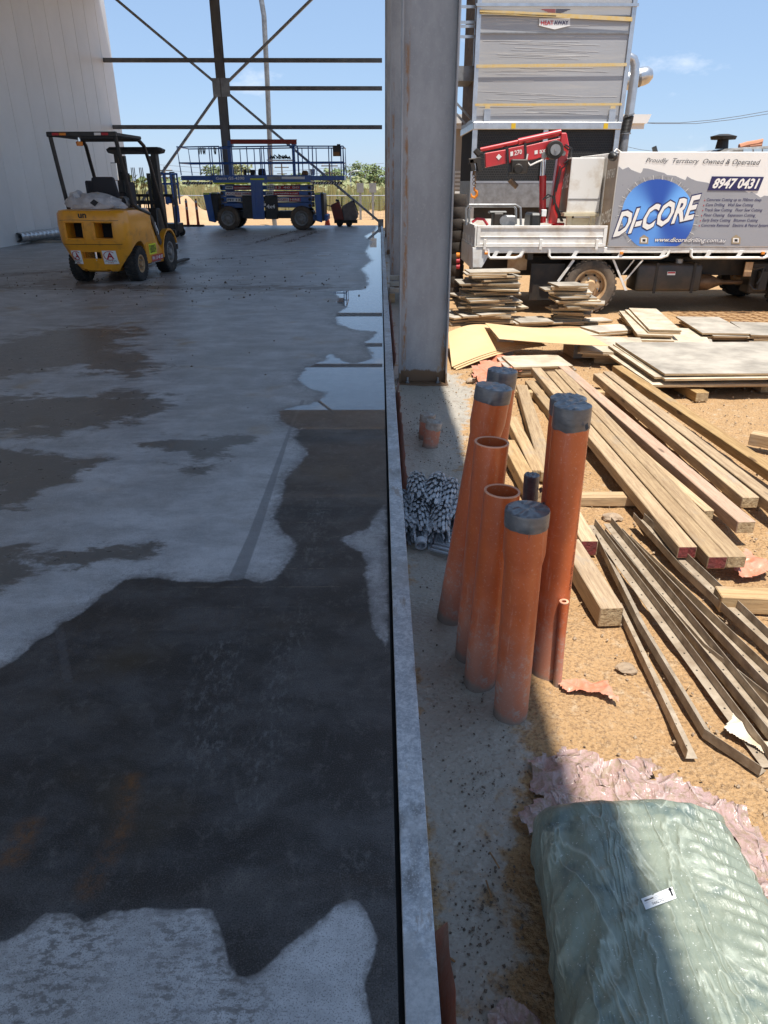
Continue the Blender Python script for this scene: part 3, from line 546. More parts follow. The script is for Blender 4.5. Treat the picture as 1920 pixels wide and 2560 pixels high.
# ================================================================ TIMBER BEAMS
def wood_mat(name, a, b):
    g = NT(name); oi = g.n('ShaderNodeObjectInfo'); off = g.math('MULTIPLY', oi.outputs['Random'], 71.)
    va = g.n('ShaderNodeVectorMath'); va.operation = 'ADD'; g.l(g.tc.outputs['Object'], va.inputs[0]); g.l(off, va.inputs[1])
    def nz(sc, st, det=8, di=.4):
        mp = g.n('ShaderNodeMapping'); mp.inputs['Scale'].default_value = st; g.l(va.outputs[0], mp.inputs[0]); n = g.n('ShaderNodeTexNoise'); n.inputs['Scale'].default_value = sc; n.inputs['Detail'].default_value = det; n.inputs['Roughness'].default_value = .7; n.inputs['Distortion'].default_value = di; g.l(mp.outputs[0], n.inputs[0]); return n.outputs[0]
    grain = nz(6, (9, .5, 9)); fine = nz(30, (6, .35, 6), 4, 0); blot = nz(2.2, (1.5, .8, 1.5)); 
    mp = g.n('ShaderNodeMapping'); mp.inputs['Scale'].default_value = (7, 1.6, 7); g.l(va.outputs[0], mp.inputs[0]); vo = g.n('ShaderNodeTexVoronoi'); vo.inputs['Scale'].default_value = 1.5; g.l(mp.outputs[0], vo.inputs[0])
    c = g.mix(g.ramp(grain, .34, .68), a, b); c = g.mix(g.math('MULTIPLY', g.ramp(fine, .52, .64), .45), c, (.20, .12, .06)); c = g.mix(g.math('MULTIPLY', g.ramp(blot, .54, .68), .6), c, (.33, .27, .20)); c = g.mix(g.math('MULTIPLY', g.ramp(vo.outputs[0], .17, .07), .85), c, (.13, .07, .03))
    hs = g.n('ShaderNodeHueSaturation'); g.l(c, hs.inputs['Color']); g.l(g.ramp(oi.outputs['Random'], 0, 1, .72, 1.12), hs.inputs['Value']); g.l(g.ramp(g.math('FRACT', g.math('MULTIPLY', oi.outputs['Random'], 7.3)), 0, 1, .8, 1.1), hs.inputs['Saturation'])
    return g.done(hs.outputs[0], .78, g.bump(fine, .3, .003, g.bump(grain, .35, .006)))
M['wood'] = wood_mat('weathered_timber', (.52, .35, .17), (.33, .20, .085)); M['wood_pink'] = wood_mat('pinkish_timber', (.55, .33, .19), (.42, .23, .12))
def beam(a, b, z0, wd, ht, label, m='wood', endm='wood_end', group='timber beams beside the pipes'):
    a = Vector((*a, z0 + ht / 2)); b = Vector((*b, z0 + ht / 2)); c = (a + b) / 2; l = (b - a).length
    mb = MB(); mb.box((0, 0, 0), (wd, l, ht)); mb.m = [0, 0, 1, 0, 1, 0]
    o = mb.build('timber_beam', [M[m], M[endm]], None, bev=.004); d = b - a
    o.location = c; o.rotation_euler = (0, 0, math.atan2(-d.x, d.y)); tag(o, label, 'timber', group); return o
Bz = GZ + .062
beam((1.55, 6.97), (1.555, 3.16), Bz, .095, .068, 'weathered timber beam with faded red end, next to the orange stained beam', endm='wood_red_end')
beam((1.655, 6.80), (1.66, 3.05), Bz, .095, .07, 'orange stained timber beam with dark red end', 'wood', 'wood_red_end')
beam((1.765, 6.9), (1.76, 3.06), Bz, .095, .066, 'pale timber beam with split end beside the red ended one')
beam((1.70, 5.9), (1.86, 3.62), Bz - .004, .06, .06, 'thin pale timber batten squeezed against the pinkish beam')
beam((1.83, 7.03), (1.985, 3.44), Bz, .10, .072, 'pinkish brown timber beam with nail holes', 'wood_pink')
beam((2.10, 6.72), (2.165, 3.77), Bz, .10, .07, 'knotty timber beam lying between the pinkish and grey weathered beams')
beam((2.21, 6.80), (2.29, 3.40), Bz, .09, .07, 'grey weathered timber beam lying against the knotty beam')
beam((2.38, 7.04), (2.56, 3.5), Bz, .10, .07, 'long timber beam on the outer side of the rows')
beam((1.325, 6.5), (1.10, 4.3), GZ + .01, .10, .07, 'cracked pale timber beam behind the tallest pipe')
beam((1.435, 6.68), (1.46, 4.9), GZ + .004, .09, .07, 'timber beam end showing beside the taped caps')
beam((1.06, 5.5), (1.04, 4.33), GZ + .004, .09, .08, 'short timber beam crossing behind the taped pipes')
beam((.93, 4.9), (.945, 3.95), GZ + .004, .10, .09, 'stubby timber beam close behind the pipe cluster')
beam((.99, 3.30), (1.02, 2.64), GZ + .002, .105, .10, 'short thick timber block in sun beside the tall printed pipe')
beam((1.10, 3.75), (1.10, 3.30), GZ + .002, .09, .09, 'timber offcut with dark red split end', 'wood', 'wood_red_end')
beam((1.1, 3.98), (2.55, 3.96), GZ, .09, .062, 'cross bearer timber under the beam rows near their ends', group='cross bearers under the timber')
beam((1.25, 6.35), (2.55, 6.35), GZ, .09, .062, 'cross bearer timber under the beam rows at the far side', group='cross bearers under the timber')
beam((1.56, 2.80), (2.4, 2.72), GZ + .002, .10, .085, 'short timber piece lying across the steel angles')
beam((2.76, 5.0), (3.3, 4.55), GZ + .03, .10, .09, 'timber piece propped off the ground on a small chock')
beam((2.9, 4.9), (3.1, 4.8), GZ, .06, .03, 'small chock under the propped timber')
beam((2.86, 6.62), (2.9, 6.2), GZ, .12, .085, 'wooden block under the big plywood stack', group='blocks under the plywood')
beam((3.6, 7.2), (3.64, 6.5), GZ, .12, .085, 'second wooden block under the big plywood stack', group='blocks under the plywood')
beam((2.95, 7.5), (2.99, 7.1), GZ, .12, .085, 'rear wooden block under the big plywood stack', group='blocks under the plywood')
for k, yk in enumerate((12.1, 12.35, 12.6)):
    beam((.17, yk), (.62, yk), GZ + .07 * k + .15, .11, .07, ['dark timber at the bottom of the pile between the columns', 'middle dark timber of the pile between the columns', 'top dark timber of the pile between the columns'][k], 'ply_face', 'ply_edge', 'timber pile between the columns')
beam((.2, 12.0), (.2, 12.8), GZ, .1, .15, 'bearer under the timber pile between the columns', 'ply_face', 'ply_edge', 'timber pile between the columns')
beam((.58, 12.0), (.58, 12.8), GZ, .1, .15, 'outer bearer under the timber pile between the columns', 'ply_face', 'ply_edge', 'timber pile between the columns')
# ================================================================ STEEL ANGLES with punched holes
def angle(pts, label, flip=1, w=.042, z0=GZ + .004, lift=(0, 0)):
    P = [Vector((x, y, z0 + l)) for (x, y), l in zip(pts, list(lift) + [0] * len(pts))]; mb = MB(); prof = [(0, 0), (w, .0), (w, .0025), (.0025, .0025), (.0025, w), (0, w)]
    vs = []; n = len(prof)
    for i, p in enumerate(P):
        d = (P[min(i + 1, len(P) - 1)] - P[max(i - 1, 0)]).normalized(); s = d.cross(Vector((0, 0, 1))).normalized() * flip; u = Vector((0, 0, 1))
        for a, b in prof: vs.append(p + s * a + u * b)
    fs = [(i * n + k, i * n + (k + 1) % n, (i + 1) * n + (k + 1) % n, (i + 1) * n + k) for i in range(len(P) - 1) for k in range(n)] + [tuple(range(n)), tuple(range((len(P) - 1) * n, len(P) * n))]
    t = thing('steel_angle', label, 'steel angle', P[0] * .5 + P[-1] * .5, 0, 'punched steel angles on the dirt'); t.location.z = z0
    mb.add(vs, fs); mb.build('angle_bar', M['angle'], t, bev=.0004)
    mb = MB(); tot = sum((P[i + 1] - P[i]).length for i in range(len(P) - 1)); s_ = .06
    for i in range(len(P) - 1):
        a, b = P[i], P[i + 1]; d = (b - a); l = d.length; d.normalize(); s = d.cross(Vector((0, 0, 1))).normalized() * flip; q = .05
        while q < l: c = a + d * q + s * w * .55; mb.cyl(c + Vector((0, 0, .0022)), c + Vector((0, 0, .0034)), .0042, n=8); q += .11
    mb.build('punched_hole', M['dark'], t)
    return t
angle([(1.09, 2.83), (1.045, 1.84)], 'shortest steel angle, lying beside the thick timber block', -1)
angle([(1.165, 3.42), (1.13, 2.6), (1.145, 1.94), (1.26, 1.76)], 'steel angle bent sharply near its end', -1, lift=(.03, .015, 0))
angle([(1.20, 3.56), (1.33, 1.80)], 'steel angle running beside the bent one', 1, lift=(.05, 0))
angle([(1.24, 3.50), (1.37, 1.84)], 'steel angle lying tight against its neighbour', -1, lift=(.02, .012))
angle([(1.29, 3.56), (1.44, 1.85)], 'light steel angle in the middle of the angles', 1, lift=(.06, .0))
angle([(1.335, 3.50), (1.50, 1.95)], 'rust streaked steel angle in the middle', -1, lift=(.02, .02))
angle([(1.37, 3.45), (1.60, 2.02)], 'brown edged steel angle under the others', 1, lift=(.0, .0))
angle([(1.44, 3.64), (1.50, 3.1), (1.66, 2.15)], 'curved steel angle near the timber ends', -1, lift=(.05, .02, 0))
angle([(1.49, 3.61), (1.70, 2.3)], 'steel angle lying against the red ended timber beams', 1, lift=(.06, .01))
angle([(1.30, 3.0), (1.36, 2.45), (1.56, 1.85)], 'dull steel angle crossing beneath the light ones', 1)

# ================================================================ PLYWOOD SHEETS
def sheet(c, rz, w, l, z, th, label, group, face='ply_face', tilt=(0, 0)):
    mb = MB(); mb.box((0, 0, 0), (w, l, th)); mb.m = [0, 0, 1, 1, 1, 1]
    o = mb.build('plywood_sheet', [M[face], M['ply_edge']], None); o.location = (c[0], c[1], z + th / 2); o.rotation_euler = (tilt[0], tilt[1], rz); return tag(o, label, 'plywood', group)
def ply_stack(c, rz, w, l, n, th, label, group, jit=.05, z=GZ, face='ply_face', gap=.004, rj=.06, sv=.86):
    ox = oy = 0.
    for k in range(n):
        ox = ox * .6 + random.uniform(-jit, jit); oy = oy * .6 + random.uniform(-jit, jit)
        f = face if random.random() < .7 else 'ply_pale'
        lab = label if 0 < k < n - 1 or n < 3 else (('topmost ' if k else 'bottom ') + label.replace('large ', '').replace('small ', ''))
        sheet((c[0] + ox, c[1] + oy), rz + random.uniform(-rj, rj), w * random.uniform(sv, 1.06), l * random.uniform(sv, 1.06), z + k * (th + gap), th, lab, group, f, (random.uniform(-.006, .006), random.uniform(-.012, .012)))
ply_stack((3.45, 7.05), .02, 1.95, 1.42, 6, .019, 'large weathered plywood sheet in the big stack on blocks', 'big plywood stack', .03, GZ + .086, rj=.015)
ply_stack((1.62, 7.38), .1, .66, .52, 5, .018, 'small grey plywood piece in the low stack under the brown board', 'low plywood stack', .02)
ply_stack((2.62, 7.95), -.22, .72, .85, 4, .018, 'grey plywood piece stacked between the brown board and the big stack', 'plywood between the board and the big stack', .03, GZ + .07)
beam((2.35, 7.75), (2.8, 7.65), GZ, .12, .068, 'timber packer under the front edge of the grey plywood'); beam((2.4, 8.25), (2.9, 8.15), GZ, .12, .068, 'rear timber packer under the grey plywood')
ply_stack((1.52, 10.25), .12, .80, .52, 29, .021, 'scrap plywood sheet in the tall leaning stack by the truck tail', 'tall scrap stack by the truck tail', .10, gap=.003, rj=.3, sv=.65)
ply_stack((2.63, 10.12), -.12, .58, .42, 22, .021, 'scrap plywood sheet in the stack beside the truck wheel', 'scrap stack beside the truck wheel', .09, gap=.003, rj=.32, sv=.65)
ply_stack((2.02, 10.1), .2, .5, .45, 3, .02, 'grey plywood scrap between the two tall stacks', 'scrap between the tall stacks', .06)
ply_stack((1.03, 10.2), .5, .4, .55, 5, .02, 'plywood scrap between the tall leaning stack and the column', 'scrap between the tall stack and the column', .07)
ply_stack((3.55, 9.55), -.16, .42, 1.9, 7, .021, 'plywood strip in the fanned stack in front of the tank', 'strips in front of the tank', .06, rj=.05, face='ply_pale')
ply_stack((4.36, 9.5), -.1, .56, 1.2, 4, .02, 'grey plywood panel in the stack between the strips and the rebar mesh', 'panels between the strips and the mesh', .04)
ply_stack((5.0, 9.2), -.2, .7, 1.0, 4, .02, 'pale grey plywood panel near the rebar mesh', 'panels near the rebar mesh', .05)
ply_stack((3.95, 9.0), -.3, .5, 1.1, 2, .02, 'flat grey plywood panel between the strip stack and the panels', 'flat panels on the dirt', .05)
ply_stack((3.0, 9.4), .3, .6, .5, 2, .02, 'flat plywood scrap behind the brown board', 'flat scrap behind the board', .1)
ply_stack((3.05, 10.3), .25, .5, .3, 1, .02, 'single plywood offcut beside the truck tyre', 'single offcut', .0)
# thin brown boards, curved
def bent_sheet(P, nu, nv, th, name, m, label, cat, group=None):
    mb = MB(); top = [P(i / nu, j / nv) for j in range(nv + 1) for i in range(nu + 1)]; n = len(top); W = nu + 1
    fs = [(j * W + i, j * W + i + 1, (j + 1) * W + i + 1, (j + 1) * W + i) for j in range(nv) for i in range(nu)]
    fb = [tuple(n + q for q in reversed(f)) for f in fs]; bd = [i for i in range(W)] + [j * W + nu for j in range(1, nv + 1)] + [nv * W + i for i in range(nu - 1, -1, -1)] + [j * W for j in range(nv - 1, 0, -1)]
    side = [(bd[k], bd[(k + 1) % len(bd)], n + bd[(k + 1) % len(bd)], n + bd[k]) for k in range(len(bd))]
    mb.add([Vector(p) for p in top] + [Vector(p) - Vector((0, 0, th)) for p in top], fs + fb + side)
    return solo(mb, name, m, label, cat, group=group, smooth=True)
def bil(a, b, c, d, u, v): return (Vector(a) * (1 - u) + Vector(b) * u) * (1 - v) + (Vector(d) * (1 - u) + Vector(c) * u) * v
q = [KG(5, 60, 520, -.185), KG(5, 520, 398, -.06), KG(5, 235, 306, .055), KG(5, 40, 345, -.02)]
for k in range(3):
    bent_sheet(lambda u, v, k=k: bil(*q, u, v) + Vector((.02 * k, -.02 * k, .05 * math.sin(PI * u) * (1 - v * .3) - .012 * k)), 14, 10, .004, 'fibre_board', M['card'], ['upper curved brown board beside the steel column', 'middle curved brown board beside the steel column', 'lowest curved brown board beside the steel column'][k], 'board', 'curved brown boards')
q2 = [KG(5, 300, 378, .06), KG(5, 858, 415, .04), KG(5, 700, 318, .07), KG(5, 228, 303, .085)]
bent_sheet(lambda u, v: bil(*q2, u, v) + Vector((0, 0, -.02 * math.sin(PI * u) + .012 * math.sin(3 * u + 2 * v))), 16, 8, .004, 'fibre_board', M['card'], 'flat brown board lying across the top of the plywood', 'board')
for (x, y, zt, lb) in ((1.35, 8.2, .03, 'left'), (2.2, 8.1, .02, 'right')):
    beam((x - .05, y), (x + .15, y + .02), GZ, .35, zt - GZ, 'stacked scrap block under the flat brown board, ' + ('by the column' if lb == 'left' else 'by the grey plywood'), 'ply_face', 'ply_edge', 'scrap under the board')
# rebar mesh lying on the dirt
t = thing('rebar_mesh', 'rusty steel reinforcing mesh lying on the dirt by the truck', 'rebar mesh', (5.2, 10.0, GZ))
for k in range(13): MB().cyl((4.55 + .16 * k, 9.45, GZ + .02), (4.35 + .16 * k, 10.95, GZ + .03), .005, n=5).build('mesh_bar', M['rust'], t)
for k in range(10): MB().cyl((4.4, 9.5 + .155 * k, GZ + .028), (6.6, 9.5 + .155 * k, GZ + .028), .005, n=5).build('mesh_bar', M['rust'], t)

# ================================================================ FILM, RAGS, PAPER
g = NT('dirty_pink_film'); n1 = g.noise(6, 7, .7); n2 = g.noise(40, 6, .75); cr = crease(g, 9, .5, (1, .6, 1), 7); cr2 = crease(g, 20, -.7, (1, .7, 1), 5)
c = g.mix(n1, (.42, .28, .265), (.33, .22, .18)); c = g.mix(g.ramp(n2, .46, .6), c, (.27, .19, .13)); c = g.mix(g.math('MULTIPLY', g.ramp(cr, .5, .95), .5), c, (.55, .43, .40))
M['film_pink'] = g.done(c, g.ramp(n2, .4, .65, .25, .6), g.bump(cr2, .5, .006, g.bump(cr, .8, .012)), Coat_Weight=.2)
def crumple(poly, name, m, label, cat, amp=.03, sc=9, n=46, z=GZ + .006, seed=0., group=None, curl=0.):
    P = np.array([p[:2] for p in poly]); lo = P.min(0); hi = P.max(0); d = max(hi - lo) / n; nx = int((hi[0] - lo[0]) / d) + 2; ny = int((hi[1] - lo[1]) / d) + 2
    xs = lo[0] + np.arange(nx) * d; ys = lo[1] + np.arange(ny) * d; X, Y = np.meshgrid(xs, ys); Q = np.stack([X.ravel(), Y.ravel()], 1); s = sdf(Q, P)
    s += np.array([noise.noise(Vector((a * 30, b * 30, seed))) for a, b in Q]) * d * 1.5
    idx = {}; mb = MB(); vs = []; fs = []
    for j in range(ny - 1):
        for i in range(nx - 1):
            c = [j * nx + i, j * nx + i + 1, (j + 1) * nx + i + 1, (j + 1) * nx + i]
            if min(s[k] for k in c) < -d * .3: continue
            f = []
            for k in c:
                if k not in idx:
                    a, b = Q[k]; v = Vector((a * sc * .62, b * sc * .62, seed)); r1 = 1 - abs(noise.noise(v)) * 2; r2 = 1 - abs(noise.noise(v * 2.3 + Vector((9, 3, 1)))) * 2
                    h = amp * max(0, .12 + .4 * r1 + .16 * r2 + .3 * noise.noise(v * .5)) + curl * max(0, .03 - s[k])
                    idx[k] = len(vs); vs.append(Vector((a + .006 * r2, b + .006 * r1, z + h)))
                f.append(idx[k])
            fs.append(tuple(f))
    mb.add(vs, fs); return solo(mb, name, m, label, cat, group=group, smooth=True)
def kp(k, pts, z=GZ): return [tuple(KG(k, x, y, z)[:2]) for x, y in pts]
crumple(kp(8, [(580, 260), (730, 225), (860, 250), (950, 300), (1130, 268), (1165, 340), (1000, 420), (820, 420), (640, 430), (575, 440)]), 'plastic_film', M['film_pink'], 'crumpled muddy pink plastic film beyond the green bundle', 'plastic film', .06, 12, seed=3)
crumple(kp(8, [(485, 530), (700, 400), (900, 350), (1200, 350), (1420, 450), (1560, 520), (1659, 620), (1680, 1100), (1560, 900), (1500, 640), (1000, 520), (700, 640), (660, 660)]), 'plastic_film', M['film_pink'], 'dirty pink plastic film spread under the end of the green bundle', 'plastic film', .06, 10, seed=8)
crumple(kp(8, [(400, 1420), (480, 1350), (620, 1440), (660, 1560), (380, 1560)]), 'plastic_film', M['film_pink'], 'scrap of pink film between the green bundle and the edge plate', 'plastic film', .03, 14, seed=5)
crumple(kp(7, [(190, 1800), (300, 1790), (480, 1795), (545, 1930), (400, 1870), (230, 1850)]), 'plastic_scrap', M['film_orange'], 'torn orange plastic scrap on the dirt at the foot of the thin tube', 'plastic scrap', .035, 22, seed=2)
crumple(kp(7, [(1140, 1150), (1240, 1070), (1371, 1150), (1371, 1215), (1200, 1225)]), 'plastic_scrap', M['film_orange'], 'crumpled orange plastic at the timber ends', 'plastic scrap', .07, 12, seed=4)
crumple(kp(5, [(150, 560), (250, 470), (400, 500), (435, 560), (300, 640), (180, 640)]), 'plastic_scrap', M['film_orange'], 'orange plastic heap at the foot of the brown boards', 'plastic scrap', .14, 5, seed=6)
crumple(kp(7, [(1185, 1950), (1230, 2010), (1371, 2130), (1371, 2212), (1250, 2150), (1110, 2060)]), 'paper_sack', M['paper'], 'torn pale paper sack under the steel angles', 'paper sack', .03, 12, seed=1)
def liner(y0, y1, h0, h1, seed, label):
    def P(u, v):
        y = y0 + (y1 - y0) * u; w = noise.noise(Vector((y * 7, seed, v))); return (KX1 + .008 + .035 * v + .02 * w * v, y, GZ + v * (h0 + (h1 - h0) * u) * (1 + .35 * w))
    bent_sheet(P, 40, 4, .0015, 'plastic_liner', M['film_orange'], label, 'plastic liner', 'orange liner along the edge plate')
liner(.85, 1.22, .20, .05, 3, 'orange plastic liner edge sticking up by the plate next to the green bundle'); liner(3.9, 6.4, .12, .16, 9, 'orange plastic liner edge showing by the plate near the bar chairs'); liner(7.3, 11.5, .14, .14, 5, 'orange plastic liner edge showing beyond the column')
# ================================================================ GREEN WRAPPED BUNDLE
g = NT('green_film'); n1 = g.noise(5, 6, .6); n2 = g.noise(34, 6, .7, (1, .5, 1)); n3 = g.noise(150, 3, .7); n4 = g.noise(9, 5, .6)
c = g.mix(n1, (.145, .18, .145), (.25, .27, .205)); c = g.mix(g.ramp(n4, .5, .72), c, (.095, .13, .118)); c = g.mix(g.math('MULTIPLY', g.ramp(n3, .64, .70), .7), c, (.7, .72, .68)); c = g.mix(g.math('MULTIPLY', g.ramp(n2, .62, .75), .4), c, (.50, .45, .33))
wv = g.n('ShaderNodeTexWave'); wv.inputs['Scale'].default_value = 1; 
cr = crease(g, 7, .55, (1.6, .45, 1), 6); cr2 = crease(g, 17, -.9, (1.5, .5, 1), 5); cr3 = crease(g, 34, .2, (1.2, .6, 1), 4)
c = g.mix(g.math('MULTIPLY', g.ramp(cr, .55, 1.), .4), c, (.46, .5, .42))
M['bundle'] = g.done(c, g.ramp(n2, .4, .65, .36, .55), g.bump(n3, .10, .002, g.bump(cr3, .16, .003, g.bump(cr2, .28, .006, g.bump(cr, .5, .012)))), Coat_Weight=.10, Coat_Roughness=.3)
BX, BY0, BY1 = .688, .30, 1.475
NU, NV = 300, 90; mb = MB(); vs = []
for i in range(NU + 1):
    u = i / NU; y = BY0 + (BY1 - BY0) * u; e = min(1, (1 - u) / .075); e = math.sqrt(max(0, 1 - (1 - e) ** 2)) if e < 1 else 1
    hw = (.262 + .012 * math.sin(u * 5)) * (.90 + .10 * e) + .03 * (1 - u); ht = .262 * (.2 + .8 * e)
    for j in range(NV):
        t = 2 * PI * j / NV; ct, st = math.cos(t), math.sin(t); k = .5
        x = hw * math.copysign(abs(ct) ** k, ct); z = ht * (.5 + .5 * math.copysign(abs(st) ** k, st))
        tw = x / hw
        rib = .0042 * math.sin((y + x * .55 - x * x * .5) * 2 * PI * 25. + 1.4 * noise.noise(Vector((x * 6, y * 6, 0)))) * max(0, min(1, .55 + tw)) * e
        q = Vector((x * 5 - y * 4, y * 3.2 + x * 6, z * 5)); wr = (1 - abs(noise.noise(Vector((q.x * 2.2, q.y * 1.1, q.z)))) * 2) * .0075 * (1.2 - tw) + (1 - abs(noise.noise(Vector((q.x * 5, q.y * 2.2, 3)))) * 2) * .0035
        nrm = Vector((ct, 0, st)); amt = (rib + wr + .006 * noise.noise(Vector((x * 4, y * 3, 7)))) * (1 if st > -.3 else .0)
        vs.append(Vector((BX + x, y + (.02 * noise.noise(Vector((x * 9, z * 9, 3))) if u > .9 else 0), GZ + .004 + z)) + nrm * amt)
fs = [(i * NV + j, i * NV + (j + 1) % NV, (i + 1) * NV + (j + 1) % NV, (i + 1) * NV + j) for i in range(NU) for j in range(NV)] + [tuple(range(NV - 1, -1, -1)), tuple(range(NU * NV, (NU + 1) * NV))]
mb.add(vs, fs); t = thing('wrapped_bundle', 'large bundle wrapped in wet green plastic film with white sticker', 'bundle', (BX, .9, GZ)); bo = mb.build('film_wrap', M['bundle'], t, smooth=True)
# flaps of film at the far corners
for sx in (-1, 1):
    cx = BX + sx * .25
    mb = MB(); pts = [Vector((cx, BY1 - .1, GZ + .2)), Vector((cx + sx * .012, BY1 - .02, GZ + .10)), Vector((cx - sx * .02, BY1 + .035, GZ + .02)), Vector((cx - sx * .16, BY1 + .03, GZ + .015)), Vector((cx - sx * .12, BY1 - .05, GZ + .2))]
    mb.add(pts, [(0, 1, 2, 3, 4)]).build('film_fold', M['bundle'], t)
# sticker laid on the bundle
from mathutils.bvhtree import BVHTree
bv = BVHTree.FromPolygons([tuple(v) for v in vs], fs)
def onb(k, x, y, off=.003):
    d_ = ray(*K(k, x, y)).normalized(); h_ = bv.ray_cast(EYE, d_); return (h_[0] - d_ * off) if h_[0] is not None else KG(k, x, y, .05)
lq = [onb(8, 1108, 928, .004), onb(8, 1246, 876, .004), onb(8, 1226, 826, .004), onb(8, 1087, 880, .004)]
mb = MB(); n_ = (lq[1] - lq[0]).cross(lq[3] - lq[0]).normalized(); n_ = n_ if n_.z > 0 else -n_
mb.prism(lq, n_ * .0015); stk = mb.build('sticker', M['label_white'], t)
def lb(u, v): return bil(lq[0], lq[1], lq[2], lq[3], u, v) + n_ * .0022
text('DC7890', [lb(.62, .40), lb(.24, .40), lb(.24, .12), lb(.62, .12)], M['ink'], stk)
for v_ in (.48, .62, .76): MB().add([lb(.05, v_), lb(.74, v_), lb(.74, v_ + .012), lb(.05, v_ + .012)], [(0, 1, 2, 3)]).build('rule', M['ink'], stk)
MB().add([lb(.06, .66), lb(.35, .66), lb(.35, .73), lb(.06, .73)], [(0, 1, 2, 3)]).build('print_block', M['ink'], stk); MB().add([lb(.88, .25), lb(.94, .25), lb(.94, .68), lb(.88, .68)], [(0, 1, 2, 3)]).build('print_block', M['ink'], stk)
mb = MB(); c = lb(.91, .83); a = (lq[1] - lq[0]).normalized() * .006; b = (lq[3] - lq[0]).normalized() * .006; mb.add([c - a, c - b, c + a, c + b], [(0, 1, 2, 3)]).build('diamond', M['ink'], stk)
# ================================================================ LOOSE STONES, CLODS, STICKS
def clods(name, pts, m, kind='stuff', label=None):
    mb = MB()
    for (x, y, z, s) in pts:
        q = Matrix.Rotation(random.uniform(0, 6), 3, 'Z') @ Matrix.Rotation(random.uniform(0, 3), 3, 'X')
        base = [Vector(v) for v in ((1, 0, 0), (-1, 0, 0), (0, 1, 0), (0, -1, 0), (0, 0, 1), (0, 0, -1))]
        vs = [Vector((x, y, z)) + (q @ (v * s * random.uniform(.6, 1.2))) * 1 for v in base]
        mb.add(vs, [(0, 2, 4), (2, 1, 4), (1, 3, 4), (3, 0, 4), (2, 0, 5), (1, 2, 5), (3, 1, 5), (0, 3, 5)])
    o = mb.build(name, m); return tag(o, label, None, None, kind)
pts = []
for k in range(800):
    y = random.uniform(.8, 7) ; x = .14 + abs(random.gauss(.28, .18)); pts.append((x, y, GZ + .001, random.choice((.0015, .002, .002, .003, .004, .006))))
for cx, cy, n, sd in ((.30, 1.35, 130, .06), (.25, 1.25, 60, .03), (.33, 1.75, 120, .07), (.45, 5.2, 110, .1), (.3, 5.6, 120, .12), (.6, 6.3, 120, .12), (.27, 5.35, 60, .04), (.5, 1.95, 80, .06), (.36, 2.2, 60, .05), (.3, 1.05, 90, .06)):
    for k in range(n): pts.append((random.gauss(cx, sd), random.gauss(cy, sd * 1.4), GZ + .001, random.choice((.0015, .002, .003, .004, .006))))
clods('gravel', [p for p in pts if p[0] > .14], M['mud'])
pts = [(random.uniform(.6, 4), random.uniform(1.2, 9), GZ, random.choice((.002, .002, .003, .003, .004, .005, .008, .011))) for k in range(5200)]
clods('dirt_clods', pts, M['stone'])
mb = MB()
for k in range(420):
    x = random.uniform(.75, 3.6); y = random.uniform(1.6, 8.5); a = random.uniform(0, PI); l = random.uniform(.006, .035); mb.box((x, y, GZ + .003), (l, random.uniform(.002, .006), .003), Matrix.Rotation(a, 3, 'Z') @ Matrix.Rotation(random.uniform(-.3, .3), 3, 'Y'))
o = mb.build('wood_chips', M['ply_edge']); o['kind'] = 'stuff'
for k, (x, y, s, lb_) in enumerate(((1.0, 2.33, .03, 'pale stone lying on the dirt between the thin tube and the angles'), (1.36, 3.75, .04, 'broken clod between the timber and the angles'), (.92, 6.9, .05, 'dirt lump at the foot of the column'))):
    mb = MB(); me = bmesh.new(); bmesh.ops.create_icosphere(me, subdivisions=2, radius=s)
    vs = [v.co * (1 + .5 * noise.noise(v.co * 40 + Vector((k, 0, 0)))) for v in me.verts]; vs = [Vector((v.x * 1.5 + x, v.y + y, v.z * .55 + GZ + s * .3)) for v in vs]; me.verts.index_update()
    mb.add(vs, [tuple(v.index for v in f.verts) for f in me.faces]); me.free(); solo(mb, 'stone', M['stone'], lb_, 'stone')
pts = []
for k in range(330):
    t = random.random(); cx, cy = random.choice(((-4.2, 12.6), (-5.2, 12.2), (-3.2, 12.4), (-2.2, 12.2), (-5.8, 14.5), (-3.6, 17), (-4.2, 24.5), (-2.8, 13), (-7, 13.5))); pts.append((random.gauss(cx, 1.1), random.gauss(cy, .9), .004, random.choice((.006, .008, .01, .014, .02))))
for k in range(140): pts.append((random.uniform(-8, -.6), random.uniform(4, 26), .003, random.choice((.006, .01, .015))))
for y0, y1, x0, x1 in ((22, 27.5, -3.6, -3.0), (22, 27.5, -2.7, -2.2)):
    for k in range(120): u = random.random(); pts.append((x0 + (x1 - x0) * u + random.gauss(0, .07), y0 + (y1 - y0) * u + random.gauss(0, .12), .003, random.choice((.008, .014, .02))))
clods('mud_crumbs', [p for p in pts if p[0] < -.05 and p[0] > WX + .1], M['mud'])
mb = MB().tube([KG(8, 405, 668, GZ + .006), KG(8, 425, 700, GZ + .008), KG(8, 448, 740, GZ + .006)], .0025, 5); solo(mb, 'wire_offcut', M['rust'], 'short bent tie wire on the grey slurry', 'wire')
mb = MB().tube([KG(8, 388, 795, GZ + .006), KG(8, 412, 872, GZ + .006)], .0025, 5); solo(mb, 'wire_offcut', M['rust'], 'straight tie wire on the slurry beside the green bundle', 'wire')
mb = MB().tube([KG(8, 160, 1100, GZ + .006), KG(8, 248, 1162, GZ + .006)], .003, 5); solo(mb, 'wire_offcut', M['rust'], 'thick tie wire near the orange liner', 'wire')

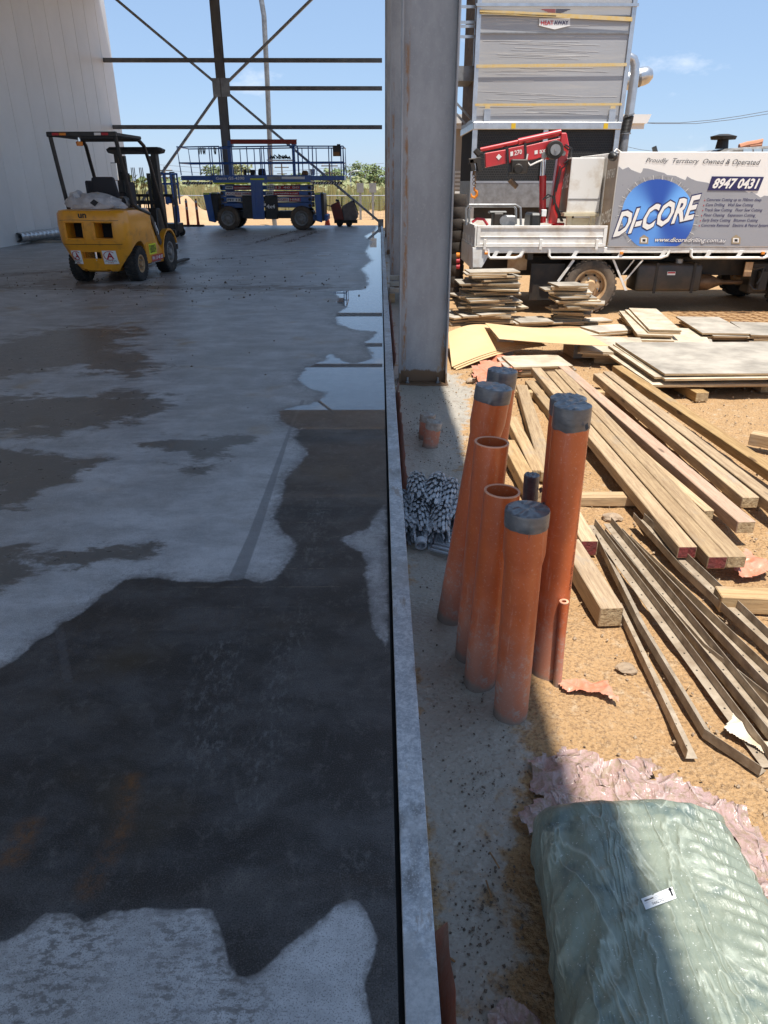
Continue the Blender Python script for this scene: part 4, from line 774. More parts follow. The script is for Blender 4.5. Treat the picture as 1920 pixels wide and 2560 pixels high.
# ================================================================ WHEELS
def wheel(par, c, ax, Rr, wd, rimr, tm, rm, lugs=6, holes=8, tread=True, n=36):
    c = Vector(c); ax = Vector(ax).normalized(); mb = MB(); h = wd / 2; s = Rr * .12
    mb.lathe([(rimr, -h * .8), (rimr + .02, -h * .92), (Rr - s * 1.5, -h), (Rr - s * .5, -h * .95), (Rr - s * .1, -h * .7), (Rr, -h * .35), (Rr, h * .35), (Rr - s * .1, h * .7), (Rr - s * .5, h * .95), (Rr - s * 1.5, h), (rimr + .02, h * .92), (rimr, h * .8)], c, ax, n)
    if tread:
        a = ax.orthogonal().normalized(); b = ax.cross(a); m = int(2 * PI * Rr / (.085 if Rr > .3 else .06))
        for k in range(m):
            for sd in (-1, 1):
                t = 2 * PI * (k + .25 * sd) / m; d = a * math.cos(t) + b * math.sin(t); tg = ax.cross(d)
                mb.box(c + d * (Rr - .002) + ax * sd * h * .48, (h * .85, .6 * 2 * PI * Rr / m, .022), Matrix((ax, tg, d)).transposed())
    w = mb.build('wheel', tm, par, smooth=True)
    mb = MB(); f = h * .75
    mb.lathe([(rimr + .012, f), (rimr + .004, f + .015), (rimr - .02, f + .01), (rimr - .035, f - .05), (rimr * .72, f - .06), (rimr * .62, f - .02), (rimr * .4, f - .015), (rimr * .36, f + .01), (rimr * .32, f + .03), (.001, f + .032)], c, ax, 28)
    r = mb.build('rim', rm, w, smooth=True)
    a = ax.orthogonal().normalized(); b = ax.cross(a); mb = MB(); 
    for k in range(lugs): t = 2 * PI * k / lugs; p = c + (a * math.cos(t) + b * math.sin(t)) * rimr * .5; mb.cyl(p + ax * (f - .02), p + ax * (f + .015), rimr * .055, n=6)
    mb.build('wheel_nuts', M['steel'], w); mb = MB()
    for k in range(holes):
        t = 2 * PI * (k + .5) / holes; d = a * math.cos(t) + b * math.sin(t); p = c + d * rimr * .69; mb.cyl(p + ax * (f - .045), p + ax * (f - .030), rimr * .075, n=10)
    if holes: mb.build('vent_hole', M['dark'], w)
    return w
# ================================================================ TRUCK
TY = 10.93
tr = thing('flatbed_truck', 'white flatbed truck with red crane and printed concrete cutting sign box', 'truck', (4.0, 12.0, GZ))
T = lambda x, y, Y=TY: KA(4, x, y, Y)
def tz(y, Y=TY): return T(500, y, Y).z
bx0 = 3.31; bz0 = T(825, 660).z; bz1 = T(890, 165).z; TB = 13.05
# deck, sides, tail
mb = MB(); dz = T(300, 660).z; dl = T(300, 690).z; tx0 = T(140, 660).x
mb.b2((tx0, TY + .01, dl), (7.4, TB, dz)); mb.build('deck', M['white'], tr, bev=.006)
st = T(300, 548).z; mb = MB(); X0 = T(150, 600).x; X1 = T(822, 600).x
mb.b2((X0, TY, dz + .012), (X1, TY + .03, st)).b2((X0, TY - .012, st - .035), (X1, TY - .0005, st)).b2((X0, TY - .012, dz + .012), (X1, TY - .0005, dz + .055)).b2((X0, TY - .012, dz + .055), (X0 + .05, TY - .0005, st - .035)).b2((X1 - .05, TY - .012, dz + .055), (X1, TY - .0005, st - .035)).b2((X0 + .05, TY - .009, dz + .14), (X1 - .05, TY - .0005, dz + .15))
sg = mb.build('drop_side', M['white'], tr, bev=.003)
for x in (190, 480, 770): xx = T(x, 640).x; MB().b2((xx - .02, TY - .03, dz - .03), (xx + .02, TY - .0125, dz + .11)).build('hinge', M['white'], sg, bev=.003)
mb = MB().b2((X0, TB - .03, dz + .003), (X1, TB, st)); mb.build('drop_side', M['white'], tr)
mb = MB().b2((X0 - .03, TY + .005, dz + .012), (X0 - .002, TB, st)).b2((X0 - .045, TY, st - .03), (X0 - .031, TB, st + .01)); tg_ = mb.build('tailgate', M['white'], tr, bev=.004)
for k in range(5): y_ = TY + .25 + k * .4; MB().b2((X0 - .045, y_, dz - .1), (X0 - .031, y_ + .04, dz + .12)).build('hinge', M['white'], tg_)
mb = MB(); xa = T(130, 700).x; mb.prism([T(128, 662), T(210, 662), T(210, 705), T(175, 765), T(128, 765)], (0, .04, 0)); mb.b2((xa - .01, TY + .05, dz - .3), (xa + .02, TB, dz - .0)); mb.build('tail_skirt', M['white'], tr, bev=.003)
for (a, b) in ((205, 390), (520, 1145), (1255, 1680)):
    z1 = tz(715); z2 = tz(690); p0 = T(a, 712).x; p1 = T(b, 712).x; mb = MB()
    mb.tube([(p0, TY, z2 + .05), (p0 + .01, TY, z1 + .03), (p0 + .04, TY, z1), (p1 - .12, TY, z1), (p1 - .03, TY, z1 + .03), (p1, TY, z2 + .03)], .02, 8)
    sr = mb.build('side_guard', M['white'], tr, smooth=True)
    for u in (.22, .6, .95): xx = p0 + (p1 - p0) * u; MB().prism([(xx - .06, TY, z1), (xx, TY, z1), (xx + .05, TY, z2 + .03), (xx - .01, TY, z2 + .03)], (0, .012, 0)).build('guard_bracket', M['white'], sr)
for x in (197, 898, 1630):
    p = T(x, 690); MB().b2((p.x - .025, TY - .028, p.z - .018), (p.x + .025, TY - .0005, p.z + .02)).build('marker_lamp', M['amber'], tr, bev=.006)
# sign box
mb = MB().b2((bx0, TY, bz0), (6.9, TB, bz1)); box = mb.build('sign_box', M['cream'], tr, bev=.008)
MB().b2((bx0, TY + .005, dz + .001), (6.9, TB, bz0 - .001)).build('box_sill', M['under'], tr)
g = NT('print_grey'); n1 = g.noise(26, 5, .7); n2 = g.noise(2, 5); c = g.mix(n2, (.27, .275, .30), (.34, .34, .36)); c = g.mix(g.ramp(n1, .64, .69), c, (.10, .10, .11)); M['pgrey'] = g.done(c, .4)
def P4(pts, off): return [T(x, y) + Vector((0, off, 0)) for x, y in pts]
torn = [(885, 240), (905, 257), (935, 244), (950, 258), (985, 272), (998, 276), (1006, 268), (1012, 250), (1035, 252), (1060, 258), (1090, 268), (1120, 274), (1135, 285), (1180, 290), (1200, 300), (1230, 312), (1240, 292), (1262, 306), (1290, 316), (1345, 325), (1400, 350), (1530, 362), (1560, 380), (1575, 372), (1620, 402), (1640, 392), (1720, 400), (1720, 655), (830, 655)]
def flat(pts, off, name, m, par): mb = MB(); mb.prism(P4(pts, -off), (0, .0008, 0)); return mb.build(name, m, par)
flat(torn, .003, 'torn_print', M['pgrey'], box)
cx, cy, rr = 1088, 495, 188
def disc(r, a0=0, a1=2 * PI, n=72): return [(cx + r * math.cos(a0 + (a1 - a0) * k / n), min(655, cy - r * math.sin(a0 + (a1 - a0) * k / n))) for k in range(n + (a1 - a0 < 6))]
flat([(x, y) for x, y in disc(208)], .0045, 'blade_rim', mat('blade_rim', (.20, .20, .22), (.34, .34, .35), .4, sc=30), box)
g = NT('blade_blue'); sp = g.n('ShaderNodeSeparateXYZ'); g.l(g.tc.outputs['Object'], sp.inputs[0]); pc = T(cx, cy) - box.matrix_world.translation - tr.location
an = g.math('ARCTAN2', g.math('SUBTRACT', sp.outputs[2], pc.z), g.math('SUBTRACT', sp.outputs[0], pc.x)); sw = g.math('SINE', g.math('MULTIPLY', an, 3.)); sw2 = g.math('SINE', g.math('ADD', g.math('MULTIPLY', an, 2.), .8))
f = g.math('ADD', g.math('MULTIPLY', sw, .3), g.math('MULTIPLY', sw2, .3)); c = g.mix(g.ramp(f, -.5, .55), (.02, .085, .40), (.16, .42, .88)); M['blade'] = g.done(c, .3)
flat(disc(rr), .006, 'blade_disc', M['blade'], box)
mb = MB()
for k in range(26):
    a = 2 * PI * k / 26; q = [(cx + r * math.cos(a + d), cy - r * math.sin(a + d)) for r, d in ((210, -.006), (186, -.004), (186, .004), (210, .006))]
    if max(y for x, y in q) < 652: mb.prism(P4(q, -.0072), (0, .0006, 0))
mb.build('blade_slots', M['cream'], box)
def tt(s, pts, m, off=.010, bold=0., shear=0., par=None): return text(s, P4(pts, -off), M[m], par or box, bold=bold, shear=shear)
dq = [(852, 610), (1282, 512), (1312, 382), (885, 478)]
tt('DI-CORE', [(846, 616), (1286, 518), (1318, 374), (880, 470)], 'navy', .0085, .07, .2); tt('DI-CORE', dq, 'cream', .011, .03, .2)
flat([(1343, 365), (1608, 367), (1637, 295), (1367, 292)], .0085, 'number_plaque', M['navy'], box); tt('8947 0431', [(1365, 356), (1600, 358), (1618, 303), (1384, 301)], 'cream', .011, .035, .15)
tt('Proudly  Territory  Owned & Operated', [(1022, 226), (1612, 242), (1622, 205), (1030, 196)], 'grey_ink', .006, .002, .25)
for k, (s, x0, x1) in enumerate((('Concrete Cutting up to 700mm deep', 1338, 1622), ('Core Drilling   Wall Saw Cutting', 1333, 1580), ('Track Saw Cutting   Floor Saw Cutting', 1328, 1627), ('Floor Chasing   Expansion Cutting', 1322, 1590), ('Early Entry Cutting   Bitumen Cutting', 1316, 1604), ('Concrete Removal   Electric & Petrol Systems', 1310, 1668))):
    y = 425 + k * 26.5; tt(s, [(x0, y), (x1, y + 1), (x1 + 4, y - 19), (x0 + 4, y - 20)], 'navy', .006, .01, .2)
    p = P4([(x0 - 8, y - 9)], -.006)[0]; MB().cyl(p, p + Vector((0, -.001, 0)), .008, n=8).build('bullet_dot', M['label_red'], box)
tt('www.dicoredrilling.com.au', [(1066, 640), (1437, 644), (1443, 610), (1072, 606)], 'navy', .0085, .05, .25); tt('www.dicoredrilling.com.au', [(1068, 638), (1435, 642), (1441, 612), (1074, 608)], 'cream', .011, .012, .25)
for ex in (1015, 1492):
    flat([(ex - 24, 640), (ex + 22, 642), (ex + 24, 610), (ex, 594), (ex - 22, 610)], .0085, 'emblem_shield', mat('emblem', (.35, .27, .17), None, .5), box)
    flat([(ex - 16, 634), (ex + 14, 635), (ex + 15, 612), (ex - 15, 611)], .0095, 'emblem_panel', M['cream'], box); flat([(ex - 8, 630), (ex + 8, 630), (ex + 8, 617), (ex - 8, 617)], .0105, 'emblem_mark', M['ink'], box)
# print on the rear face of the box and on the locker side
M['pside'] = mat('print_side', (.30, .20, .12), (.16, .11, .075), .4, sc=3)
def side_print(x, y0, y1, z0, z1, par):
    MB().b2((x - .003, y0, z0), (x - .001, y1, z1)).build('side_print', M['pside'], par)
    q = [(x - .005, y1 - .03, z0 + .25), (x - .005, y0 + .03, z0 + .32), (x - .005, y0 + .03, z0 + .5), (x - .005, y1 - .03, z0 + .42)]; text('DI-CORE', q, M['cream'], par, bold=.02)
    q = [(x - .005, y1 - .06, z1 - .32), (x - .005, y0 + .06, z1 - .30), (x - .005, y0 + .06, z1 - .18), (x - .005, y1 - .06, z1 - .2)]; text('8947 0431', q, M['cream'], par, bold=.01)
side_print(bx0, TY + .01, TY + .5, bz0 + .02, bz1 - .02, box)
# white locker on the deck
lk0, lk1 = KA(4, 632, 300, 11.5).x, bx0 - .03; lz0 = KA(4, 700, 480, 11.5).z; lz1 = KA(4, 700, 195, 11.5).z
mb = MB().b2((lk0, 11.5, lz0), (lk1, 12.5, lz1)); lk = mb.build('locker', M['white'], tr, bev=.006); zs = KA(4, 700, 410, 11.5).z
MB().b2((lk0 + .01, 11.494, zs - .004), (lk1 - .01, 11.4995, zs + .004)).build('door_seam', M['grey_ink'], lk)
side_print(lk0, 11.52, 12.45, lz0 + .02, lz1 - .02, lk)
M['cream_wood'] = mat('painted_wood', (.62, .55, .40), (.5, .42, .28), .7, sc=6)
mb = MB().b2((lk0 - .04, 11.46, lz0 - .05), (lk1, 12.5, lz0 - .002)); mb.b2((lk0 + .02, 11.5, dz + .002), (lk0 + .09, 11.57, lz0 - .051)).b2((lk1 - .1, 11.5, dz + .002), (lk1 - .03, 11.57, lz0 - .051)).b2((lk0 + .1, 11.56, dz + .002), (lk1 - .11, 11.6, lz0 - .08)); mb.build('locker_stand', M['cream_wood'], tr, bev=.004)
# spot lamp on the box corner
p = T(852, 188, TY - .05); mb = MB().lathe([(.001, .09), (.03, .085), (.055, .05), (.062, 0), (.06, -.015), (.001, -.012)], p, (.3, -1, -.2), 16); mb.build('work_lamp', M['black'], tr, smooth=True); MB().tube([p + Vector((0, .02, .02)), p + Vector((.06, .05, .09)), (bx0 + .05, TY + .02, bz1 - .02)], .012, 6).build('lamp_bracket', M['white'], tr)
# undercarriage
mb = MB().b2((1.5, 11.55, .28), (7.2, 11.65, .56)).b2((1.5, 12.35, .28), (7.2, 12.45, .56)); 
for k in range(9): mb.b2((1.55 + k * .62, 11.0, .56), (1.63 + k * .62, 13.0, dl - .002))
mb.build('chassis', M['under'], tr)
for k in range(2): MB().prism([(T(865, 730).x - .03 + k * 0, TY + .02, tz(725)), (T(865, 730).x, TY + .02, tz(725)), (T(932, 885).x, TY + .02, tz(885)), (T(925, 885).x - .02, TY + .02, tz(885))], (0, .02, 0)).build('guard_strut', M['white'], tr) if k == 0 else MB().bar(T(1010, 725, TY + .05), T(915, 835, TY + .05), .02, .02).bar(T(965, 725, TY + .08), T(905, 800, TY + .08), .016, .016).build('guard_strut', M['white'], tr)
MB().bar(T(652, 725, TY + .02), T(570, 838, TY + .02), .035, .02, (0, 1, 0)).build('mudguard_stay', M['white'], tr)
mb = MB(); p = T(680, 720)
for k in range(13):
    a0 = R(25 + k * 10); 
cw = Vector((3.13, 11.05, GZ + .385)); mb = MB()
vs = []; 
for k in range(17):
    a = R(15 + k * 150 / 16); 
    for y_ in (TY + .03, TY + .55): vs.append(Vector((cw.x + .46 * math.cos(a), y_, cw.z + .43 * math.sin(a))))
mb.add(vs, [(2 * k, 2 * k + 1, 2 * k + 3, 2 * k + 2) for k in range(16)]); mb.build('mudguard', M['under'], tr, smooth=True)
wheel(tr, (3.13, TY + .12, GZ + .385), (0, -1, 0), .385, .21, .24, M['rubber_dusty'], M['rim_cream'])
wheel(tr, (3.13, TY + .36, GZ + .385), (0, -1, 0), .385, .21, .24, M['rubber'], M['rim'], 0, 0)
wheel(tr, (3.13, TB - .12, GZ + .385), (0, 1, 0), .385, .21, .24, M['rubber'], M['rim_cream'])
wheel(tr, (6.28, TY + .25, GZ + .385), (0, -1, 0), .385, .22, .24, M['rubber'], M['rim_cream']); wheel(tr, (6.28, TB - .2, GZ + .385), (0, 1, 0), .385, .22, .24, M['rubber'], M['rim_cream'])
MB().cyl((3.13, TY + .3, GZ + .385), (3.13, TB - .3, GZ + .385), .09, n=12).cyl((6.28, TY + .3, GZ + .385), (6.28, TB - .3, GZ + .385), .06, n=12).build('axle', M['under'], tr)
a = T(985, 745, 11.1); b = T(1305, 890, 11.1); mb = MB().b2((a.x, 11.1, b.z), (b.x, 11.55, a.z)); tk = mb.build('fuel_tank', M['tank'], tr, bev=.05, seg=3, smooth=True)
for x in (1080, 1275): q = T(x, 800, 11.1).x; MB().b2((q - .02, 11.092, b.z - .02), (q + .02, 11.099, a.z + .01)).build('tank_strap', M['under'], tk)
q = T(1197, 742, 11.2); MB().cyl((q.x, 11.2, a.z - .02), (q.x, 11.2, a.z + .06), .055, n=16).build('filler_cap', M['steel'], tk); q = T(1158, 795, 11.095); MB().b2((q.x - .06, 11.094, q.z - .025), (q.x + .06, 11.0985, q.z + .025)).build('warning_label', M['label_white'], tk); MB().b2((q.x - .055, 11.092, q.z - .002), (q.x + .055, 11.0935, q.z + .02)).build('warning_band', M['label_red'], tk)
q0 = T(1300, 845, 11.35); q1 = T(1385, 845, 11.35); MB().lathe([(.03, 0), (.12, .03), (.12, .2), (.05, .38), (.035, .45), (.035, .95)], q0 + Vector((-.02, .1, 0)), (1, 0, 0), 18).build('muffler', M['exhaust'], tr, smooth=True)
MB().b2((5.62, 11.2, .05), (6.0, 11.5, .5)).b2((5.7, 11.1, .1), (5.85, 11.2, .4)).build('battery_box', M['under'], tr, bev=.02); q = T(1510, 770, 11.3); MB().b2((q.x - .06, 11.0, q.z - .08), (q.x + .05, 11.02, q.z + .12)).build('bracket_plate', M['rim_cream'], tr)
for (x0_, y0_, x1_, y1_) in ((1540, 760, 1640, 760), (1560, 850, 1600, 880), (1640, 760, 1600, 850)): MB().tube([T(x0_, y0_, 11.05), T((x0_ + x1_) / 2, (y0_ + y1_) / 2 + 12, 11.05), T(x1_, y1_, 11.05)], .014, 6).build('hose', M['black'], tr)
MB().b2((1.45, 11.3, .0), (1.55, 12.7, .12)).b2((1.5, 11.5, .1), (1.6, 11.6, .5)).b2((1.5, 12.4, .1), (1.6, 12.5, .5)).build('rear_bar', M['under'], tr); q = T(365, 740, 11.25); MB().b2((q.x - .17, 11.2, q.z - .1), (q.x + .12, 11.22, q.z + .12)).build('bracket_plate', M['rim_cream'], tr)
MB().b2((2.25, 11.05, -.02), (2.75, 11.09, .5)).build('mud_flap', M['under'], tr)
for k in range(3): q = T(60, 700 + 30 * k, 11.2); MB().cyl(q, q + Vector((-.05, 0, 0)), .035, n=12).build('tail_lamp', M['label_red'] if k else M['amber'], tr)
# cab beyond the box
mb = MB().prism([(7.0, 11.0, .1), (8.7, 11.0, .1), (8.75, 11.0, 1.0), (8.4, 11.0, 1.9), (7.0, 11.0, 1.9)], (0, 1.95, 0)); cb = mb.build('cab', M['white'], tr, bev=.05, seg=2); MB().prism([(7.3, 10.992, 1.05), (8.45, 10.992, 1.05), (8.2, 10.992, 1.72), (7.3, 10.992, 1.72)], (0, .006, 0)).build('window', M['dark'], cb)
# crane
Y3 = 11.8; W3 = lambda x, y, Y=Y3: KA(3, x, y, Y)
mb = MB(); P = [W3(735, 1655), W3(800, 1655), W3(835, 1400), W3(890, 1090), W3(870, 985), W3(830, 985), W3(815, 1120), W3(770, 1430)]
mb.prism([p + Vector((0, -.08, 0)) for p in P], (0, .16, 0)); cc = mb.build('crane_column', M['red'], tr, bev=.012)
MB().cyl(W3(815, 1650), (W3(815, 1650).x, Y3, dz), .1, n=16).b2((2.3, Y3 - .25, dz + .001), (2.95, Y3 + .25, dz + .12)).build('crane_base', M['red'], tr, bev=.01)
MB().cyl(W3(700, 1650), W3(702, 1300), .052, n=16).build('ram_barrel', M['red'], tr, smooth=True); MB().cyl(W3(702, 1300), W3(705, 1170), .024, n=12).build('ram_rod', M['chrome'], tr, smooth=True)
mb = MB(); P = [W3(270, 1135), W3(275, 1243), W3(460, 1205), W3(640, 1180), W3(690, 1165), W3(740, 1185), W3(830, 1110), W3(835, 1020), W3(560, 1085)]
mb.prism([p + Vector((0, -.06, 0)) for p in P], (0, .12, 0)); bm_ = mb.build('crane_boom', M['red'], tr, bev=.008)
MB().prism([p + Vector((0, -.075, 0)) for p in (W3(440, 1100), W3(445, 1210), W3(570, 1175), W3(565, 1075))], (0, .15, 0)).build('boom_sleeve', M['red'], tr, bev=.006)
MB().cyl(W3(835, 980), W3(520, 1050), .045, n=14).cyl(W3(520, 1050), W3(240, 1110), .03, n=12).build('boom_cylinder', M['red'], tr, smooth=True)
for x, y in ((432, 1150), (565, 1120)): a = W3(x, y - 60); b = W3(x + 6, y + 70); MB().bar(a + Vector((0, -.0, 0)), b, .03, .18, (0, 1, 0)).build('boom_clamp', M['black'], tr)
p = W3(782, 1112, Y3 - .1); wd = MB().cyl(p, p + Vector((0, -.12, 0)), .125, n=24).build('winch_drum', M['under'], tr, bev=.01, smooth=True); MB().cyl(p + Vector((0, -.122, 0)), p + Vector((0, -.135, 0)), .075, n=20).cyl(p + Vector((0, -.136, 0)), p + Vector((0, -.15, 0)), .02, n=10).build('drum_cover', M['steel'], wd)
MB().cyl(W3(715, 1150, Y3 - .085), W3(715, 1150, Y3 - .07), .045, n=14).cyl(W3(855, 1135, Y3 - .11), W3(855, 1135, Y3 - .08), .035, n=14).build('pivot_pin', M['steel'], tr)
def T3(s, pts, m, off, par): return text(s, [W3(x, y, Y3 - off) for x, y in pts], M[m], par, bold=.02)
T3('270', [(492, 1152), (548, 1140), (548, 1105), (492, 1115)], 'cream', .078, bm_); T3('axi', [(678, 1138), (732, 1128), (732, 1092), (678, 1102)], 'cream', .063, bm_)
for q_, o_ in (([(462, 1158), (482, 1153), (482, 1120), (462, 1125)], .078), ([(641, 1144), (664, 1139), (664, 1111), (641, 1116)], .063)): MB().prism([W3(x, y, Y3 - o_) for x, y in q_], (0, -.002, 0)).build('logo_block', M['cream'], bm_)
MB().prism([W3(x, y, Y3 - .062) for x, y in ((376, 1140), (398, 1160), (376, 1185), (356, 1164))], (0, -.003, 0)).build('boom_emblem', M['cream'], bm_)
mb = MB(); 
for (x0, y0, x1, y1) in ((150, 1195, 240, 1185), (170, 1180, 185, 1265), (215, 1165, 235, 1270), (200, 1110, 235, 1150)): mb.bar(W3(x0, y0), W3(x1, y1), .07, .14, (0, 1, 0))
mb.build('boom_tip', M['under'], tr, bev=.008)
mb = MB(); mb.tube([W3(195, 1265), W3(190, 1300)], .022, 8); 
for k in range(6): c = W3(195 + 6 * (k % 2), 1300 + k * 15); mb.lathe([(.022, -.006), (.03, -.006), (.03, .006), (.022, .006)], c, (k % 2, 1 - k % 2, .2), 10, True)
mb.build('chain', M['exhaust'], tr); MB().tube([W3(195, 1385), W3(196, 1405), W3(213, 1420), W3(214, 1445), W3(196, 1464), W3(174, 1455), W3(170, 1432)], .02, 8, rs=[.014, .018, .022, .024, .024, .02, .008]).build('hook', M['amber'], tr, smooth=True)
mb = MB(); a = W3(465, 1180, Y3 - .08); b = W3(582, 1285, Y3 - .08); mb.b2((a.x, Y3 - .16, b.z), (b.x, Y3 + .1, a.z)); mb.cyl(W3(520, 1250, Y3 - .16), W3(520, 1250, Y3 - .22), .07, n=14); mb.build('hydraulic_motor', M['under'], tr, bev=.015); MB().cyl(W3(455, 1330, Y3 - .1), W3(510, 1385, Y3 - .1), .04, n=12).build('cylinder_bottle', M['exhaust'], tr)
for pts in ([(590, 1140), (580, 1190), (610, 1225), (660, 1200), (700, 1185)], [(860, 1080), (905, 1120), (900, 1180), (860, 1210)], [(870, 1070), (915, 1100), (905, 1200), (840, 1250), (800, 1420)], [(700, 1480), (740, 1440), (790, 1460), (800, 1550), (840, 1640)], [(720, 1470), (770, 1450), (810, 1540), (850, 1640)], [(450, 1270), (440, 1310), (470, 1340)], [(830, 1230), (790, 1420), (780, 1520)]):
    MB().tube([W3(x, y, Y3 - .12) for x, y in pts], .012, 6).build('hydraulic_hose', M['cream'] if pts[0] == (590, 1140) else M['black'], tr, smooth=True)
MB().b2((W3(680, 1560).x, Y3 - .16, W3(0, 1600).z), (W3(715, 1560).x, Y3 - .08, W3(0, 1550).z)).build('valve_block', M['label_white'], tr, bev=.004)
# engine set and hoop on the tray
t = thing('petrol_engine', 'small grey petrol engine standing on the truck tray', 'engine', (1.86, 11.3, dz)); E_ = lambda x, y: KA(4, x, y, 11.3)
a = E_(235, 480); b = E_(285, 545); MB().b2((a.x, 11.25, dz), (b.x, 11.5, a.z)).build('air_cleaner', M['under'], t, bev=.02); a = E_(290, 495); b = E_(345, 545); MB().b2((a.x, 11.22, dz), (b.x, 11.5, a.z)).build('engine_block', M['steel'], t, bev=.015); MB().cyl((E_(320, 0).x, 11.215, E_(0, 520).z), (E_(320, 0).x, 11.17, E_(0, 520).z), .07, n=16).build('recoil_starter', M['steel'], t); MB().b2((E_(240, 0).x, 11.28, E_(0, 485).z), (E_(340, 0).x, 11.45, E_(0, 472).z)).build('fuel_tank', M['black'], t, bev=.02)
mb = MB().tube([KA(4, x, y, 11.15) for x, y in ((95, 545), (95, 460), (110, 440), (350, 440), (375, 455), (378, 545))], .018, 8); mb.tube([KA(4, x, y, 11.6) for x, y in ((110, 540), (110, 465), (125, 447), (340, 447), (352, 460), (352, 540))], .018, 8); solo(mb, 'tube_hoop_frame', M['steel'], 'grey bent tube frame standing on the truck tray', 'tube frame', smooth=True)
t = KA(4, 385, 520, 11.4); mb = MB().lathe([(.001, .22), (.02, .215), (.02, .18), (.06, .15), (.065, 0), (.001, 0)], (t.x, 11.4, dz), n=14); solo(mb, 'jerry_bottle', mat('green_plastic', (.30, .36, .10), None, .5), 'greenish bottle beside the engine on the tray', 'bottle', smooth=True)
mb = MB().tube([KA(4, x, y, 11.2) for x, y in ((125, 530), (150, 512), (185, 515), (205, 545))], .02, 8); solo(mb, 'red_hose', M['label_red'], 'red hose loop on the truck tray by the tailgate', 'hose', smooth=True)
MBx = MB().b2((KA(4, 415, 500, 11.6).x, 11.4, dz), (KA(4, 470, 500, 11.6).x, 11.9, KA(4, 430, 480, 11.6).z)); solo(MBx, 'black_case', M['black'], 'black case on the tray beside the crane foot', 'case', bev=.03)

# ================================================================ COOLING TOWER
CY = 20.0; Q3 = lambda x, y, Y=CY: KA(3, x, y, Y)
ct = thing('cooling_tower', 'tall metal cooling tower wrapped in stretch film behind the truck', 'cooling tower', (4.0, CY + 1.5, GZ))
L0 = Q3(190, 930).x; L1 = Q3(1270, 930).x; zb = Q3(500, 905).z; zt = Q3(500, 40).z; ztop = zt + 1.3
g = NT('wrapped_panel'); n1 = g.noise(1.6, 7, .7, (.28, 1, 5.)); n2 = g.noise(4.5, 6, .75, (.12, 1, 7)); n3 = g.noise(.8, 4)
c = g.mix(n3, (.36, .36, .365), (.44, .44, .445)); c = g.mix(g.math('MULTIPLY', g.ramp(n2, .57, .66), .6), c, (.60, .58, .53)); c = g.mix(g.math('MULTIPLY', g.ramp(n1, .52, .62), .3), c, (.55, .52, .47))
M['wrapped'] = g.done(c, g.ramp(n2, .5, .65, .4, .22), g.bump(n2, .12, .01), Metallic=.15)
MB().b2((L0, CY, zb), (L1, CY + 3, ztop)).build('casing', M['wrapped'], ct, bev=.01)
MB().b2((L0 - .004, CY + .25, zb + .1), (L0 + .3, CY + 2.9, ztop - .15)).build('side_crate', M['crate'], ct)
for x in (L0, L1): MB().b2((x - .05, CY - .05, zb), (x + .05, CY - .001, ztop)).build('corner_post', M['alu'], ct)
MB().b2((L0 - .08, CY - .09, zt - .03), (L1 + .08, CY - .051, zt + .03)).build('top_flange', M['alu'], ct); MB().b2((L0 + .05, CY - .03, Q3(0, 245).z - .012), (L1 - .05, CY - .001, Q3(0, 245).z + .012)).build('mid_rail', M['steel'], ct)
MB().b2((L0 + .05, CY - .02, Q3(0, 118).z - .006), (L1 - .05, CY - .001, Q3(0, 118).z + .006)).build('panel_lap', M['steel'], ct)
for (x0, y0, x1, y1, h) in ((235, 85, 1365, 142, 16), (210, 490, 1325, 478, 12), (200, 776, 1288, 772, 9), (235, 95, 800, 118, 5)):
    MB().prism([Q3(x0, y0 - h, CY - .07), Q3(x1, y1 - h, CY - .07), Q3(x1, y1 + h, CY - .07), Q3(x0, y0 + h, CY - .07)], (0, .008, 0)).build('strap', M['strap'], ct)
for k in range(46):                               # ridges of the stretch film
    y = random.choice((random.uniform(250, 420), random.uniform(500, 680), random.uniform(690, 850), random.uniform(120, 230))); x0 = random.uniform(205, 700); x1 = x0 + random.uniform(250, 620); x1 = min(x1, 1280); s = random.uniform(-8, 30) * (x1 - x0) / 600
    MB().prism([Q3(x0, y, CY - .004), Q3(x1, y + s - 1, CY - .004), Q3(x1, y + s + 1.2, CY - .004), Q3(x0, y + random.uniform(.5, 2.5), CY - .004)], (0, .003, 0)).build('film_ridge', M['film'], ct)
for x in (290, 1215):
    MB().b2((Q3(x, 830).x - .08, CY - .06, Q3(0, 910).z), (Q3(x, 830).x + .08, CY - .001, Q3(0, 810).z)).build('lifting_lug', M['alu'], ct); MB().b2((Q3(x, 800).x - .06, CY - .075, Q3(0, 805).z), (Q3(x, 800).x + .06, CY - .061, Q3(0, 785).z)).build('yellow_tag', M['hi_yellow' if 0 else 'strap'], ct)
M['tagy'] = mat('tag_yellow', (.75, .48, .02), None, .5)
for x in (480, 1160): MB().b2((Q3(x, 930).x - .055, CY - .11, Q3(0, 955).z), (Q3(x, 930).x + .055, CY - .101, Q3(0, 915).z)).build('yellow_tag', M['tagy'], ct)
zc = Q3(0, 960).z; MB().b2((L0 - .02, CY - .1, zc), (L1 + .02, CY + 3, zb - .002)).build('base_ring', M['alu'], ct, bev=.01)
z2 = Q3(0, 1345).z; g = NT('louvre_black'); br = g.n('ShaderNodeTexBrick'); mpn = g.n('ShaderNodeMapping'); mpn.inputs['Rotation'].default_value = (R(90), 0, 0); g.l(g.tc.outputs['Object'], mpn.inputs[0]); g.l(mpn.outputs[0], br.inputs[0])
